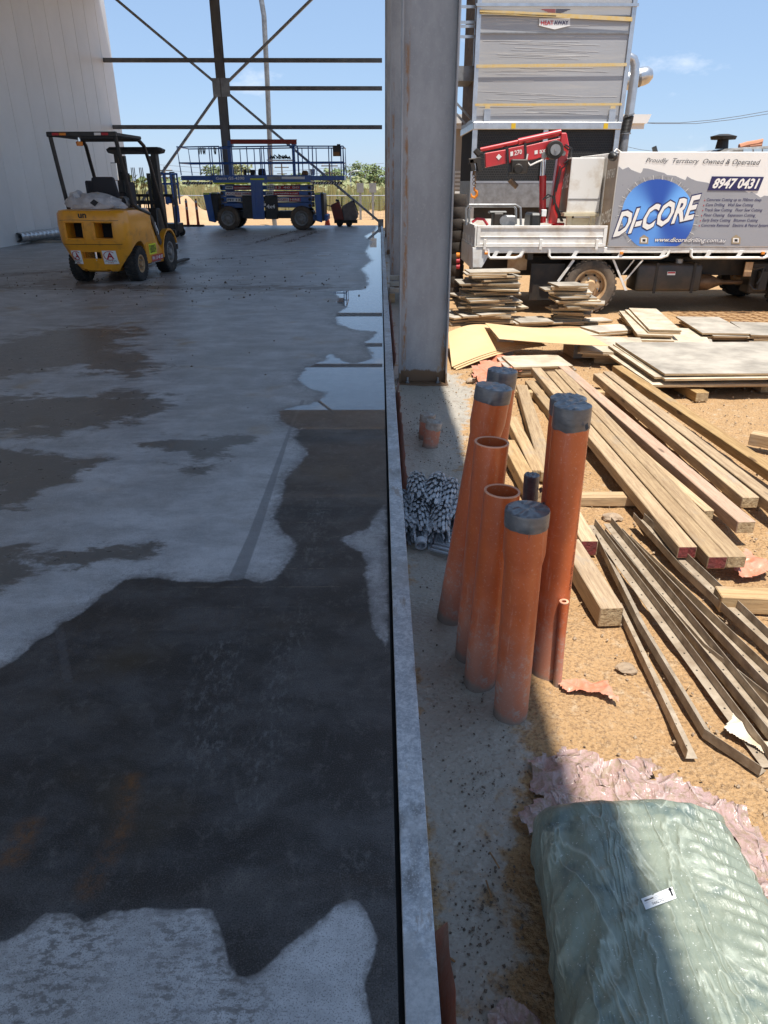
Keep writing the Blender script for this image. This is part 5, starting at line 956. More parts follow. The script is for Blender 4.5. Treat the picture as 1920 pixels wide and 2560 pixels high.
br.inputs['Scale'].default_value = 9; br.inputs['Mortar Size'].default_value = .035; br.inputs['Color1'].default_value = (.006, .006, .006, 1); br.inputs['Color2'].default_value = (.012, .012, .012, 1); br.inputs['Mortar'].default_value = (.06, .058, .055, 1); br.inputs['Brick Width'].default_value = .55; br.inputs['Row Height'].default_value = .5
M['louvre'] = g.done(br.outputs[0], .5, g.bump(br.outputs[1], .8, .03)); zq = Q3(0, 1340).z
MB().b2((L0 + .1, CY + .02, zq), (L1 - .1, CY + .2, zc - .001)).build('inlet_louvre', M['louvre'], ct); MB().b2((L0 + .02, CY + .3, zq), (L0 + .1, CY + 2.9, zc - .001)).build('side_louvre', M['dark'], ct)
for x in (L0 + .04, Q3(725, 950).x, L1 - .04): MB().b2((x - .06, CY - .05, GZ if x != Q3(725, 950).x else zq), (x + .06, CY + .015, zc - .001)).build('leg_post', M['alu'], ct)
MB().b2((L0 + .02, CY - .02, zq - .62), (L1 - .02, CY + 2.9, zq - .001)).build('basin', M['steel'], ct); MB().b2((L0 + .05, CY - .025, zq - .05), (L1 - .05, CY - .021, zq - .001)).build('basin_rim', M['alu'], ct)
MB().b2((L0 + .1, CY + .1, GZ), (L1 - .1, CY + 2.8, zq - .621)).build('plinth', M['under'], ct)
# maker's plate
mb = MB().prism([Q3(675, 190, CY - .04), Q3(675, 135, CY - .04), Q3(905, 135, CY - .04), Q3(905, 190, CY - .04), Q3(790, 218, CY - .04)], (0, .008, 0)); pl = mb.build('maker_plate', M['label_white'], ct); M['ired'] = mat('ink_red', (.5, .03, .04), None, .5)
text('HEAT', [Q3(688, 183, CY - .045), Q3(782, 183, CY - .045), Q3(782, 152, CY - .045), Q3(688, 152, CY - .045)], M['ired'], pl, bold=.03); text('AWAY', [Q3(785, 183, CY - .045), Q3(893, 183, CY - .045), Q3(893, 152, CY - .045), Q3(785, 152, CY - .045)], M['navy'], pl, bold=.03)
for k in range(5):
    y = 68 + k * 9; s = 110 - k * 22
    MB().prism([Q3(797 - s, y, CY - .04), Q3(797, y, CY - .04), Q3(797, y + 6, CY - .04), Q3(797 - s + 12, y + 6, CY - .04)], (0, .006, 0)).build('emblem_bar', M['ired'], ct); MB().prism([Q3(800 + s, y, CY - .04), Q3(800, y, CY - .04), Q3(800, y + 6, CY - .04), Q3(800 + s - 12, y + 6, CY - .04)], (0, .006, 0)).build('emblem_bar', M['navy'], ct)
# ladder and platform on the left
LY = CY + .5; lx0 = Q3(78, 300, LY).x; lx1 = Q3(205, 300, LY).x
ld = thing('access_ladder', 'grey metal ladder and landing fixed beside the wrapped tower', 'ladder', (lx0, LY, Q3(0, 600, LY).z))
for x in (lx0, lx1): MB().b2((x - .04, LY - .03, Q3(0, 600, LY).z), (x + .04, LY + .03, ztop)).build('stile', M['alu'], ld)
for y in (50, 165, 195, 272, -60): MB().b2((lx0 + .041, LY - .02, Q3(0, y, LY).z - .03), (lx1 - .041, LY + .02, Q3(0, y, LY).z + .03)).build('rung', M['alu'], ld)
MB().b2((lx0 - .3, LY - .05, Q3(0, 600, LY).z), (lx1 + .02, LY + 1.2, Q3(0, 490, LY).z)).build('landing', M['steel'], ld); MB().bar(Q3(50, 750, LY), Q3(180, 890, LY), .05, .05).bar(Q3(50, 830, LY), Q3(130, 920, LY), .05, .05).build('stay', M['steel'], ld)
# pipework on the right
PY = CY + 1.0; pw = lambda x, y: KA(3, x, y, PY)
t = thing('riser_pipe', 'grey riser pipe with elbow and black flexible joint beside the tower', 'pipe', (pw(1300, 1120).x, PY, pw(1300, 1120).z))
MB().tube([pw(1300, 430), pw(1345, 425), pw(1372, 440), pw(1385, 480), pw(1382, 560), pw(1340, 860)], .115, 14).build('upper_pipe', M['alu'], t, smooth=True); mb = MB()
for k in range(12): a = pw(1337 - k * 2.2, 868 + k * 10); mb.lathe([(.11, -.05), (.135, 0), (.11, .05)], a, (0, 0, 1), 16)
mb.build('flexible_joint', M['black'], t, smooth=True); MB().cyl(pw(1310, 985), (pw(1290, 1180).x, PY, GZ), .12, n=16).build('lower_pipe', M['steel'], t, smooth=True); MB().cyl(pw(1337, 850), pw(1339, 862), .15, n=16).cyl(pw(1311, 985), pw(1310, 995), .15, n=16).build('flange', M['steel'], t)
t = thing('pipe_vessel', 'silver clad horizontal pipe end behind the riser pipe', 'vessel', (pw(1420, 560).x, PY + .6, pw(0, 600).z)); vy = PY + .6
MB().lathe([(.001, .42), (.12, .40), (.2, .3), (.22, .18), (.22, -1.6)], KA(3, 1395, 578, vy), (1, 0, .25), 18).build('clad_pipe', M['alu'], t, smooth=True); MB().lathe([(.235, -.03), (.235, .03)], KA(3, 1405, 573, vy), (1, 0, .25), 18).build('clad_band', M['steel'], t)

# ================================================================ BUILDINGS AND YARD BEHIND
t = thing('plant_room', 'beige plant room with louvre vent behind the cooling tower', 'building', (5, 27, GZ)); b26 = lambda x, y: KA(3, x, y, 26.)
bxl = b26(-40, 900).x; bxr = b26(1290, 900).x; bz = b26(20, 895).z
MB().b2((bxl, 26, GZ), (bxr, 31, bz)).build('wall', M['wall_beige'], t); MB().prism([(bxl - .3, 25.5, bz + .15), (bxr + .75, 25.5, bz + .15), (bxr + .65, 25.5, bz - .1), (bxl - .3, 25.5, bz - .1)], (0, 6, 0)).build('roof', M['cream'], t); MB().b2((bxl - .2, 25.6, bz - .25), (bxr + .6, 25.7, bz - .101)).build('gutter', M['cream'], t)
for k in range(8): a = b26(50, 1268 + k * 30); MB().b2((a.x, 25.97, a.z - .06), (a.x + .22, 25.999, a.z + .01)).build('vent_slat', M['label_white'], t)
MB().b2((b26(-40, 0).x, 25.9, GZ), (b26(130, 0).x, 25.98, b26(0, 1510).z)).build('dado', M['white'], t)
# ribbed dark drum stack behind the tail
mb = MB(); c = KA(4, 52, 600, 12.6); k = GZ
while k < 1.25: mb.lathe([(.11, 0), (.12, .02), (.12, .16), (.11, .18)], (c.x, 12.6, k), n=16); k += .18
solo(mb, 'drum_stack', mat('dark_brown', (.06, .045, .035), (.035, .028, .022), .8, sc=6), 'dark brown ribbed stack standing behind the truck tail', 'stack', smooth=True)
# van behind the sign box
t = thing('service_van', 'grey van roof with vent cowl behind the sign box', 'van', (8.2, 16.8, GZ)); V = lambda x, y: KA(4, x, y, 16.)
a = V(1440, 168); z1 = V(1520, 138).z; z2 = V(1659, 128).z
MB().prism([(a.x - .35, 16, .2), (a.x - .3, 16, 1.5), (a.x, 16, a.z), (V(1480, 145).x, 16, V(1480, 145).z), (10.5, 16, z2 + .12), (10.5, 16, .2)], (0, 1.9, 0)).build('body', M['rim'], t, bev=.04, seg=2)
for x0, x1 in ((1530, 1575), (1585, 1625), (1632, 1680)): MB().prism([Vector(p) - Vector((0, .01, 0)) for p in (V(x0, 172), V(x1, 172), V(x1, 148), V(x0, 150))], (0, .006, 0)).build('window', M['chrome'], t)
for wx in (a.x + .3, 10.0): wheel(t, (wx, 16.02, GZ + .34), (0, -1, 0), .34, .2, .2, M['rubber'], M['rim'], 5, 0, False)
p = V(1488, 128); MB().cyl((p.x, 16.6, p.z - .05), (p.x, 16.6, p.z + .12), .13, .11, n=14).cyl((p.x, 16.6, p.z + .12), (p.x, 16.6, p.z + .18), .24, .26, n=16).cyl((p.x, 16.6, p.z + .18), (p.x, 16.6, p.z + .22), .26, .1, n=16).build('vent_cowl', M['under'], t)
mb = MB().tube([KA(4, x, y, 16.5) for x, y in ((1510, 140), (1550, 128), (1600, 120), (1625, 112), (1622, 130), (1560, 138))], .06, 8); solo(mb, 'orange_hose', mat('hose_orange', (.5, .2, .1), None, .6), 'orange hose lying on the van roof', 'hose', smooth=True)
# tail of something on the box roof
p = T(1090, 158, 11.6); MB().cyl((p.x - .03, 11.6, bz1), (p.x - .07, 11.6, bz1 + .09), .035, n=10).build('roof_vent', M['black'], tr)

# ================================================================ FORKLIFT  (local: x right, y forward)
fk = thing('forklift', 'yellow forklift with black overhead guard, seen from behind', 'forklift', (-4.80, 13.28, 0), R(-4)); FL = dict(local=True)
def ring(w, yr, yf, z, n=9, k=.14):
    # outline with rounded rear corners
    h = w / 2; k = min(k, h * .8); p = [(h, yf)]
    for i in range(n + 1): a = -PI / 2 * i / n; p.append((h - k + k * math.cos(a), yr + k + k * math.sin(a)))
    for i in range(n + 1): a = -PI / 2 - PI / 2 * i / n; p.append((-h + k + k * math.cos(a), yr + k + k * math.sin(a)))
    p.append((-h, yf)); return [(x, y - .05 * (1 - (x / h) ** 2), z) for x, y in p]
secs = [(.74, -.36, .19), (.80, -.41, .22), (.96, -.45, .36), (1.10, -.48, .50), (1.17, -.50, .60), (1.19, -.52, .64), (1.22, -.53, .70), (1.24, -.54, .95), (1.22, -.53, 1.12), (1.17, -.50, 1.165), (1.05, -.44, 1.18)]
mb = MB(); rs = [ring(w_, yr, .62, z, k=.2) for w_, yr, z in secs]; n = len(rs[0]); mb.v = [p for r in rs for p in r]
for i in range(len(rs) - 1): mb.add([], []); mb.f += [(i * n + k, i * n + (k + 1) % n, (i + 1) * n + (k + 1) % n, (i + 1) * n + k) for k in range(n)]
mb.f += [tuple(range(n)), tuple(range((len(rs) - 1) * n, len(rs) * n))]; mb.m = [0] * len(mb.f)
cw_ = mb.build('counterweight', M['yellow'], fk, smooth=True, local=True)
cut = MB(); cut.cyl((-.9, 0, .29), (-.28, 0, .29), .375, n=32).cyl((.28, 0, .29), (.9, 0, .29), .375, n=32); boolcut(cw_, cut)
for x0, x1 in ((-.40, -.13), (.09, .38)):
    boolcut(cw_, MB().prism([(x0, -.75, .74), (x1, -.75, .74), (x1 + .01, -.75, .98), (x0 + .0, -.75, .98)], (0, .5, 0))); MB().b2((x0 - .01, -.26, .72), (x1 + .02, -.248, 1.0)).build('vent_back', M['dark'], fk, **FL)
boolcut(cw_, MB().b2((-.22, -.75, .415), (.10, -.40, .52)))
MB().b2((-.23, -.40, .40), (.11, -.385, .53)).build('tow_recess', M['dark'], fk, **FL); MB().cyl((.0, -.47, .38), (.0, -.47, .56), .02, n=10).build('tow_pin', M['chrome'], fk, **FL)
boolcut(cw_, MB().b2((-.27, -.75, .15), (-.2, -.3, .235)).b2((.14, -.75, .15), (.21, -.3, .235)))
for p in cw_.data.polygons: p.use_smooth = p.use_smooth
MB().prism([(0, .3, .26), (0, 1.12, .22), (0, 1.16, .44), (0, 1.02, .50), (0, .93, .55), (0, .62, 1.10), (0, .3, 1.14)], (.59, 0, 0)).prism([(0, .3, .26), (0, 1.12, .22), (0, 1.16, .44), (0, 1.02, .50), (0, .93, .55), (0, .62, 1.10), (0, .3, 1.14)], (-.59, 0, 0)).build('side_body', M['yellow'], fk, bev=.02, seg=2, smooth=True, **FL)
boolcut(fk.children[-1], MB().cyl((-.9, 0, .29), (.9, 0, .29), .375, n=32))
for sx in (-1, 1):
    mb = MB(); vs = []
    for k in range(13):
        a = R(-8 + k * 168 / 12)
        for (r, x) in ((.43, .40), (.43, .62), (.40, .62), (.40, .40)): vs.append((sx * x, 1.5 + r * math.cos(PI - a), .36 + r * math.sin(a)))
    mb.add(vs, [(4 * k + j, 4 * k + (j + 1) % 4, 4 * k + 4 + (j + 1) % 4, 4 * k + 4 + j) for k in range(12) for j in range(4)] + [(0, 1, 2, 3), (48, 49, 50, 51)]); mb.build('front_fender', M['yellow'], fk, smooth=True, **FL)
    MB().prism([(sx * .595, .62, 1.09), (sx * .595, .78, 1.02), (sx * .595, 1.10, .56), (sx * .595, 1.0, .52), (sx * .595, .90, .62)], (sx * .012, 0, 0)).build('black_trim', M['black'], fk, **FL)
MB().prism([(-.52, 1.05, .5), (-.52, 1.55, .45), (-.52, 1.62, .8), (-.52, 1.45, 1.15), (-.52, 1.28, 1.15), (-.52, 1.2, .62)], (1.04, 0, 0)).build('cowl', M['black'], fk, bev=.02, **FL)
MB().b2((-.5, .6, .5), (.5, 1.2, .53)).build('floor_plate', M['black'], fk, **FL)
mb = MB().box((0, .52, 1.22), (.52, .5, .12)).box((0, .30, 1.45), (.50, .12, .46), Matrix.Rotation(R(10), 3, 'X'), .8); mb.build('seat', M['cloth'], fk, bev=.04, seg=2, smooth=True, **FL); MB().b2((-.33, .25, 1.2), (-.27, .6, 1.62)).build('armrest', M['cloth'], fk, bev=.02, **FL); MB().b2((.36, .35, 1.2), (.42, .6, 1.6)).build('armrest', M['cloth'], fk, bev=.02, **FL)
mb = MB(); mb.tube([(-.1 + .17 * math.cos(t * PI / 8), 1.15 + .1 * math.sin(t * PI / 8), 1.3 + .12 * math.sin(t * PI / 8)) for t in range(17)], .014, 6); mb.cyl((-.1, 1.15, 1.3), (-.1, 1.32, 1.05), .025, n=8); mb.build('steering_wheel', M['black'], fk, **FL)
GT = 2.32
for sx in (-1, 1):
    MB().tube([(sx * .54, -.27, GT - .03), (sx * .53, -.22, 1.9), (sx * .52, -.10, 1.18)], .035, 8).build('rear_pillar', M['black'], fk, **FL) if sx < 0 else MB().tube([(.54, -.27, GT - .03), (.55, -.18, 1.9), (.57, .0, 1.25), (.585, .25, 1.16), (.6, .62, 1.08)], .035, 8).build('rear_pillar', M['black'], fk, **FL)
    MB().tube([(sx * .50, .80, GT - .04), (sx * .53, .98, GT - .14), (sx * .55, 1.10, GT - .4), (sx * .57, 1.32, 1.35), (sx * .58, 1.50, .80)], .033, 8).build('front_pillar', M['black'], fk, smooth=True, **FL)
mb = MB(); mb.b2((-.58, -.32, GT - .06), (.58, -.25, GT + .015)).b2((-.54, .78, GT - .08), (.54, .85, GT - .01)).b2((-.58, -.25, GT - .05), (-.51, .78, GT)).b2((.51, -.25, GT - .05), (.58, .78, GT)); gd = mb.build('overhead_guard', M['black'], fk, bev=.01, **FL)
for k in range(7): MB().b2((-.47, -.15 + k * .135, GT - .04), (.47, -.11 + k * .135, GT - .015)).build('guard_bar', M['black'], gd, **FL)
for x, m in ((-.42, 'label_red'), (-.30, 'amber'), (.28, 'cream'), (.40, 'label_red')): MB().b2((x - .055, -.335, GT - .04), (x + .055, -.321, GT - .002)).build('tail_lamp', M[m], fk, bev=.004, **FL)
MB().cyl((-.1, -.2, GT - .12), (-.1, -.2, GT - .06), .02, n=8).build('beacon_stem', M['chrome'], fk, **FL); MB().lathe([(.001, 0), (.05, .005), (.055, .06), (.04, .07), (.001, .07)], (-.1, -.2, GT - .19), n=14).build('beacon', M['amber'], fk, smooth=True, **FL)
MB().b2((-.22, 1.18, 1.62), (-.10, 1.21, 1.92)).build('mirror', M['chrome'], fk, bev=.01, **FL); MB().cyl((-.02, 1.2, 1.7), (.0, 1.26, 1.72), .075, n=16).build('work_light', M['black'], fk, **FL); MB().cyl((-.03, 1.22, 1.9), (-.03, 1.22, 2.02), .04, n=10).build('switch_box', M['exhaust'], fk, **FL)
# mast
for sx in (-1, 1):
    MB().b2((sx * .36 - .05, 1.86, .06), (sx * .36 + .05, 2.02, 2.12)).b2((sx * .26 - .03, 1.92, .1), (sx * .26 + .03, 2.0, 2.05)).build('mast_channel', M['black'], fk, **FL); MB().cyl((sx * .2, 1.9, .2), (sx * .2, 1.9, 1.75), .035, n=10).build('lift_cylinder', M['black'], fk, **FL)
    for k in range(3): MB().cyl((sx * (.06 + .04 * k), 1.88, .6), (sx * (.05 + .03 * k), 1.88, 1.85), .008, n=5).build('lift_chain', M['under'], fk, **FL)
    MB().b2((sx * .28 - .06, 2.28, .03), (sx * .28 + .06, 2.33, .6)).b2((sx * .28 - .06, 2.33, .03), (sx * .28 + .06, 3.4, .07)).build('fork', M['under'], fk, **FL)
MB().prism([(-.55, 1.86, 2.16), (-.46, 1.82, 2.2), (.46, 1.82, 2.2), (.55, 1.86, 2.16), (.52, 1.86, 2.1), (.42, 1.84, 2.08), (-.42, 1.84, 2.08), (-.52, 1.86, 2.1)], (0, .2, 0)).build('mast_crosshead', M['black'], fk, bev=.01, **FL); MB().b2((-.4, 1.87, .2), (.4, 2.0, .32)).build('mast_tie', M['black'], fk, **FL); MB().b2((-.4, 1.87, 1.2), (.4, 1.9, 1.27)).build('mast_tie', M['black'], fk, **FL)
mb = MB().b2((-.5, 2.2, .35), (.5, 2.27, .45)).b2((-.5, 2.2, .62), (.5, 2.27, .72)); 
for k in range(7): mb.cyl((-.5 + k / 6, 2.24, .72), (-.5 + k / 6, 2.24, 1.35), .018, n=6)
mb.b2((-.52, 2.22, 1.33), (.52, 2.27, 1.38)); mb.build('load_backrest', M['black'], fk, **FL)
for k in range(4): MB().tube([(.05 + .06 * k, 1.75, 1.05), (.08 + .06 * k, 1.70, .85), (.12 + .06 * k, 1.78, .7)], .018, 6).build('hose', M['black'], fk, **FL)
bpy.context.view_layer.update()
class LP:                                          # wheel() builds in world space; a forklift wheel is turned with its thing
    pass
def fwheel(c, ax, *a):
    w = wheel(None, c, ax, *a); w.parent = fk; return w
for sx in (-1, 1):
    fwheel((sx * .49, 0, .29), (sx, 0, 0), .29, .22, .145, M['rubber'], M['rim_cream'], 5, 0); fwheel((sx * .50, 1.5, .36), (sx, 0, 0), .36, .24, .19, M['rubber'], M['rim'], 8, 0)
MB().b2((-.4, -.06, .2), (.4, .06, .36)).b2((-.4, 1.44, .3), (.4, 1.56, .44)).b2((-.3, .1, .2), (.3, 1.4, .5)).build('axle_beam', M['under'], fk, **FL)
def fy(x, z):                                      # rear surface of the counterweight
    r = bvf.ray_cast(Vector((x, -2, z)), Vector((0, 1, 0))); return r[0].y if r[0] and r[0].y < -.2 else -.42
bmf = bmesh.new(); bmf.from_mesh(cw_.data); bvf = BVHTree.FromBMesh(bmf)
def fq(x0, x1, z0, z1, off): return [Vector((x, fy(x, z) - off, z)) for x, z in ((x0, z0), (x1, z0), (x1, z1), (x0, z1))]
def seam(pts, w_=.006, m='under', nm='panel_seam'):
    mb = MB(); vs = []
    for x, z_ in pts: vs += [Vector((x, fy(x, z_ - w_) - .003, z_ - w_)), Vector((x, fy(x, z_ + w_) - .003, z_ + w_))]
    mb.add(vs, [(2 * k, 2 * k + 1, 2 * k + 3, 2 * k + 2) for k in range(len(pts) - 1)]).build(nm, M[m], fk, **FL)
seam([(-.50 + k * .05, .645) for k in range(21)], .004); seam([(-.5 + k * .05, 1.02 + .006 * math.sin(k * .3)) for k in range(21)], .003)
for x0, x1 in ((-.40, -.13), (.09, .38)):           # rubber lips of the two vents
    MB().tube([Vector((x, fy(x, z_) - .004, z_)) for x, z_ in ((x0 - .03, .72), (x1 + .03, .72), (x1 + .035, .99), (x0 - .03, .995), (x0 - .03, .72))], .011, 6).build('vent_lip', M['yellow'], fk, smooth=True, **FL)
text('un', fq(-.16, -.02, 1.055, 1.125, .006), M['ink'], fk, bold=.03, loc=True)
for x0, x1 in ((-.42, -.24), (.13, .37)):
    q = [Vector((x, 0, z)) for x, z in ((x0, .325), (x1, .325), (x1, .545), (x0, .545))]; mb = MB(); G_ = [Vector((x0 + (x1 - x0) * i / 8, 0, .325 + .22 * j / 8)) for j in range(9) for i in range(9)]; mb.add([Vector((p.x, fy(p.x, p.z) - .004, p.z)) for p in G_], [(j * 9 + i, j * 9 + i + 1, j * 9 + i + 10, j * 9 + i + 9) for j in range(8) for i in range(8)]).build('hire_sticker', M['label_white'], fk, **FL); dr_ = lambda p: Vector((p.x, fy(p.x, p.z) - .008, p.z))
    f_ = lambda u, v: bil(*q, u, v) + Vector((0, -.004, 0)); text('A', [f_(.25, .38), f_(.8, .38), f_(.72, .88), f_(.35, .88)], M['label_red'], fk, bold=.03, loc=True, drape=dr_); text('ACCESS', [f_(.1, .18), f_(.9, .18), f_(.9, .3), f_(.1, .3)], M['grey_ink'], fk, loc=True, drape=dr_); text('HIRE', [f_(.3, .06), f_(.7, .06), f_(.7, .15), f_(.3, .15)], M['label_red'], fk, loc=True, drape=dr_)
    mb = MB(); mb.tube([dr_(p_) for p_ in [f_(.5 + .42 * math.cos(t), .62 + .32 * math.sin(t)) for t in [R(40 + 20 * k) for k in range(14)]]], .006, 4); mb.build('swoosh', M['label_red'], fk, **FL)
def sq(y0, y1, z0, z1, x=.593): return [Vector((x, y, z)) for y, z in ((y0, z0), (y1, z0), (y1, z1), (y0, z1))]
MB().add(sq(.42, .78, .40, .58), [(0, 1, 2, 3)]).build('registration_plate', M['hi_yellow'], fk, **FL); text('FL8000054', sq(.45, .75, .42, .56, .596), M['ink'], fk, bold=.01, loc=True)
MB().add(sq(.50, 1.10, .275, .375, .594), [(0, 1, 2, 3)]).build('phone_sticker', M['label_red'], fk, **FL); text('PH 13 40 00', sq(.53, 1.07, .29, .36, .597), M['label_white'], fk, bold=.02, loc=True); MB().add(sq(.46, .95, .245, .271, .5945), [(0, 1, 2, 3)]).build('web_sticker', M['navy'], fk, **FL); text('accesshire.net', sq(.48, .92, .247, .269, .597), M['label_white'], fk, loc=True)
text('un', [Vector((.612, y, z)) for y, z in ((.80, .88), (.93, .70), (.97, .76), (.84, .94))], M['label_white'], fk, bold=.02, loc=True)
# white sack on the counterweight
mb = MB(); me = bmesh.new(); bmesh.ops.create_icosphere(me, subdivisions=4, radius=1); vs = []
for v in me.verts:
    c = v.co; r = 1 + .22 * (1 - abs(noise.noise(c * 2.2)) * 2) * .6 + .1 * noise.noise(c * 5); z = max(c.z, -.35) * .17 * r + .06
    vs.append(Vector((c.x * .47 * r * (1 - .2 * c.z), c.y * .24 * r, z + .05 * (c.x < -.6) * (1 + c.z))))
fm = Matrix.Translation(fk.location) @ Matrix.Rotation(R(-4), 4, 'Z'); me.verts.index_update(); wv_ = [fm @ (v + Vector((-.02, -.12, 1.175))) for v in vs]
mb.add(wv_, [tuple(v.index for v in f.verts) for f in me.faces]); me.free(); zm = min(v.z for v in wv_); mb.v = [(v.x, v.y, v.z - zm + 1.183) for v in wv_]
sk = solo(mb, 'woven_sack', M['bag_white'], 'crumpled white sack lying on the forklift counterweight', 'sack', smooth=True)
bs = BVHTree.FromPolygons([Vector(v.co) + sk.location for v in sk.data.vertices], [tuple(p.vertices) for p in sk.data.polygons])
def os_(x, y): d_ = ray(*K(1, x, y)).normalized(); h_ = bs.ray_cast(EYE, d_); return (h_[0] - d_ * .012) if h_[0] else KA(1, x, y, 13.)
MB().add([os_(775, 855), os_(820, 885), os_(850, 850), os_(810, 822)], [(0, 1, 2, 3)]).build('diamond_mark', M['ink'], sk); text('ANTE', [os_(832, 842), os_(838, 765), os_(858, 765), os_(852, 842)], M['strap'], sk, bold=.02)
mb = MB().lathe([(.001, 0), (.1, .0), (.11, .012), (.105, .02), (.001, .018)], fm @ Vector((.42, -.2, 1.181)), n=18); solo(mb, 'metal_lid', M['alu'], 'round metal lid on the counterweight beside the sack', 'lid', smooth=True)
mb = MB().lathe([(.09, -.05), (.095, -.05), (.095, .05), (.09, .05)], fm @ Vector((.43, -.02, 1.285)), (.4, 1, 0), 18, True); solo(mb, 'strap_roll', M['steel'], 'grey ring of strapping on the counterweight behind the lid', 'ring')

# ================================================================ SCISSOR LIFT
LY0 = 27.9; S = lambda x, y, Y=LY0: KA(2, x, y, Y)
li = thing('scissor_lift', 'blue scissor lift with red beam across its platform rails', 'scissor lift', (-4.2, 28.8, 0)); LB = LY0 + 1.75
for x in (505, 1048):
    c = S(x, 735); wheel(li, (c.x, LY0 + .15, .4), (0, -1, 0), .4, .32, .25, M['rubber_dusty'], M['rim'], 8, 0); wheel(li, (c.x, LB - .15, .4), (0, 1, 0), .4, .32, .25, M['rubber'], M['rim'], 8, 0)
z = lambda y, Y=LY0: S(700, y, Y).z; X_ = lambda x, y=500: S(x, y).x
MB().b2((X_(430, 700), LY0 + .35, .38), (X_(1130, 700), LB - .35, .62)).build('chassis', M['black'], li, bev=.02)
MB().b2((X_(600), LY0 + .02, z(732)), (X_(690), LY0 + .3, z(560))).build('engine_cover', M['black'], li, bev=.02); ep = MB().b2((X_(766), LY0 + .02, z(735)), (X_(860), LY0 + .3, z(560))).build('engine_cover', M['black'], li, bev=.02)
text('4x4', [S(788, 655, LY0 + .012), S(852, 655, LY0 + .012), S(852, 625, LY0 + .012), S(788, 625, LY0 + .012)], M['label_white'], ep, bold=.03); MB().b2((X_(768, 630), LY0 + .008, z(635)), (X_(783, 630), LY0 + .014, z(618))).build('sticker', M['label_white'], ep)
def band(s, x0, x1, y0, y1, par, m='label_red', tm='label_white', Y=LY0 + .235):
    MB().prism([S(x0, y1, Y), S(x1, y1, Y), S(x1, y0, Y), S(x0, y0, Y)], (0, .004, 0)).build('banner', M[m], par); text(s, [S(x0 + 6, y1 - 5, Y - .006), S(x1 - 6, y1 - 5, Y - .006), S(x1 - 6, y0 + 5, Y - .006), S(x0 + 6, y0 + 5, Y - .006)], M[tm], par, bold=.02)
for k, (ya, yb) in enumerate(((482, 520), (528, 562), (570, 608), (615, 652))):
    for sgn in (0, 1):
        for Yb in (LY0 + .25, LB - .35):
            a0, a1 = (X_(432), X_(1115)); d_ = .05 if (k + sgn) % 2 else -.05; zc_ = (z(ya) + z(yb)) / 2; h_ = z(ya) - z(yb)
            MB().bar((a0, Yb + .07 * sgn + .03, zc_ - d_ * .35), (a1, Yb + .07 * sgn + .03, zc_ + d_ * .35), .05, h_ * .86).build('scissor_arm', M['blue'], li, bev=.008)
    for x in (445, 1100): MB().cyl((X_(x), LY0 + .21, (z(ya) + z(yb)) / 2), (X_(x), LB - .2, (z(ya) + z(yb)) / 2), .05, n=12).build('pivot_tube', M['under'], li)
band('accesshire.net', 545, 682, 488, 512, li); band('www', 484, 540, 488, 512, li, 'label_white', 'ink'); band('PH', 792, 845, 487, 512, li, 'label_white', 'ink'); band('13 40 00', 850, 1035, 487, 512, li); band('ACCESS HIRE', 484, 682, 533, 558, li, 'label_white', 'label_red'); band('www', 785, 840, 531, 554, li, 'label_white', 'ink'); band('accesshire.net', 842, 1028, 531, 554, li); band('PH 13', 494, 598, 578, 605, li, 'label_white', 'ink'); band('ACCESS', 852, 955, 576, 602, li, 'label_white', 'label_red'); band('HIRE', 957, 1040, 576, 602, li)
for sx, (a, b) in ((-1, ((320, 372), (375, 425))), (1, ((1143, 1190), (1190, 1212)))):
    for Yb in (LY0 + .05, LB - .3):
        x0, x1 = X_(a[0], 600), X_(a[1], 600); MB().prism([(x0, Yb, z(540)), (x1, Yb, z(540)), (x1 + (.1 if sx < 0 else .02), Yb, .25), (x0 + (.12 if sx < 0 else .05), Yb, .3)], (0, .25, 0)).build('outrigger', M['blue'], li, bev=.015); MB().b2((x0 + .02, Yb - .004, z(552)), (x1 - .02, Yb - .0005, z(542))).build('reflector', M['hi_yellow'], li)
    x0, x1 = X_(b[0], 600), X_(b[1], 600); MB().b2((min(x0, x1), LY0 + .1, .3), (max(x0, x1), LB - .1, z(545))).build('end_frame_box', M['black'], li, bev=.02)
MB().b2((X_(385, 745), LY0 + .2, .3), (X_(430, 745), LB - .2, .55)).b2((X_(1125, 735), LY0 + .2, .3), (X_(1240, 735), LB - .2, .5)).build('bumper', M['blue'], li, bev=.03)
# platform
pz1, pz0 = z(408), z(465); px0, px1 = X_(152, 440), X_(1365, 440); mx0, mx1 = X_(388, 440), X_(1115, 440)
MB().b2((mx0, LY0 + .02, pz0), (mx1, LB - .02, pz1)).build('platform_deck', M['blue'], li, bev=.01); MB().b2((px0, LY0 + .08, pz0 + .08), (mx0 - .003, LB - .08, pz1 - .02)).b2((mx1 + .003, LY0 + .08, pz0 + .08), (px1, LB - .08, pz1 - .02)).build('extension_deck', M['blue'], li, bev=.01)
for a, b in ((160, 385), (1120, 1350)):
    mb = MB(); MB().b2((X_(a, 470), LY0 + .07, z(478)), (X_(b, 470), LY0 + .075, z(458))).build('hazard_strip', M['black'], li)
    k = a
    while k < b - 14: MB().prism([S(k, 475, LY0 + .067), S(k + 9, 475, LY0 + .067), S(k + 18, 461, LY0 + .067), S(k + 9, 461, LY0 + .067)], (0, .002, 0)).build('hazard_stripe', M['label_white'], li); k += 20
text('Genie GS-4390', [S(413, 443, LY0 + .012), S(625, 443, LY0 + .012), S(625, 420, LY0 + .012), S(413, 420, LY0 + .012)], M['label_white'], li, bold=.02)
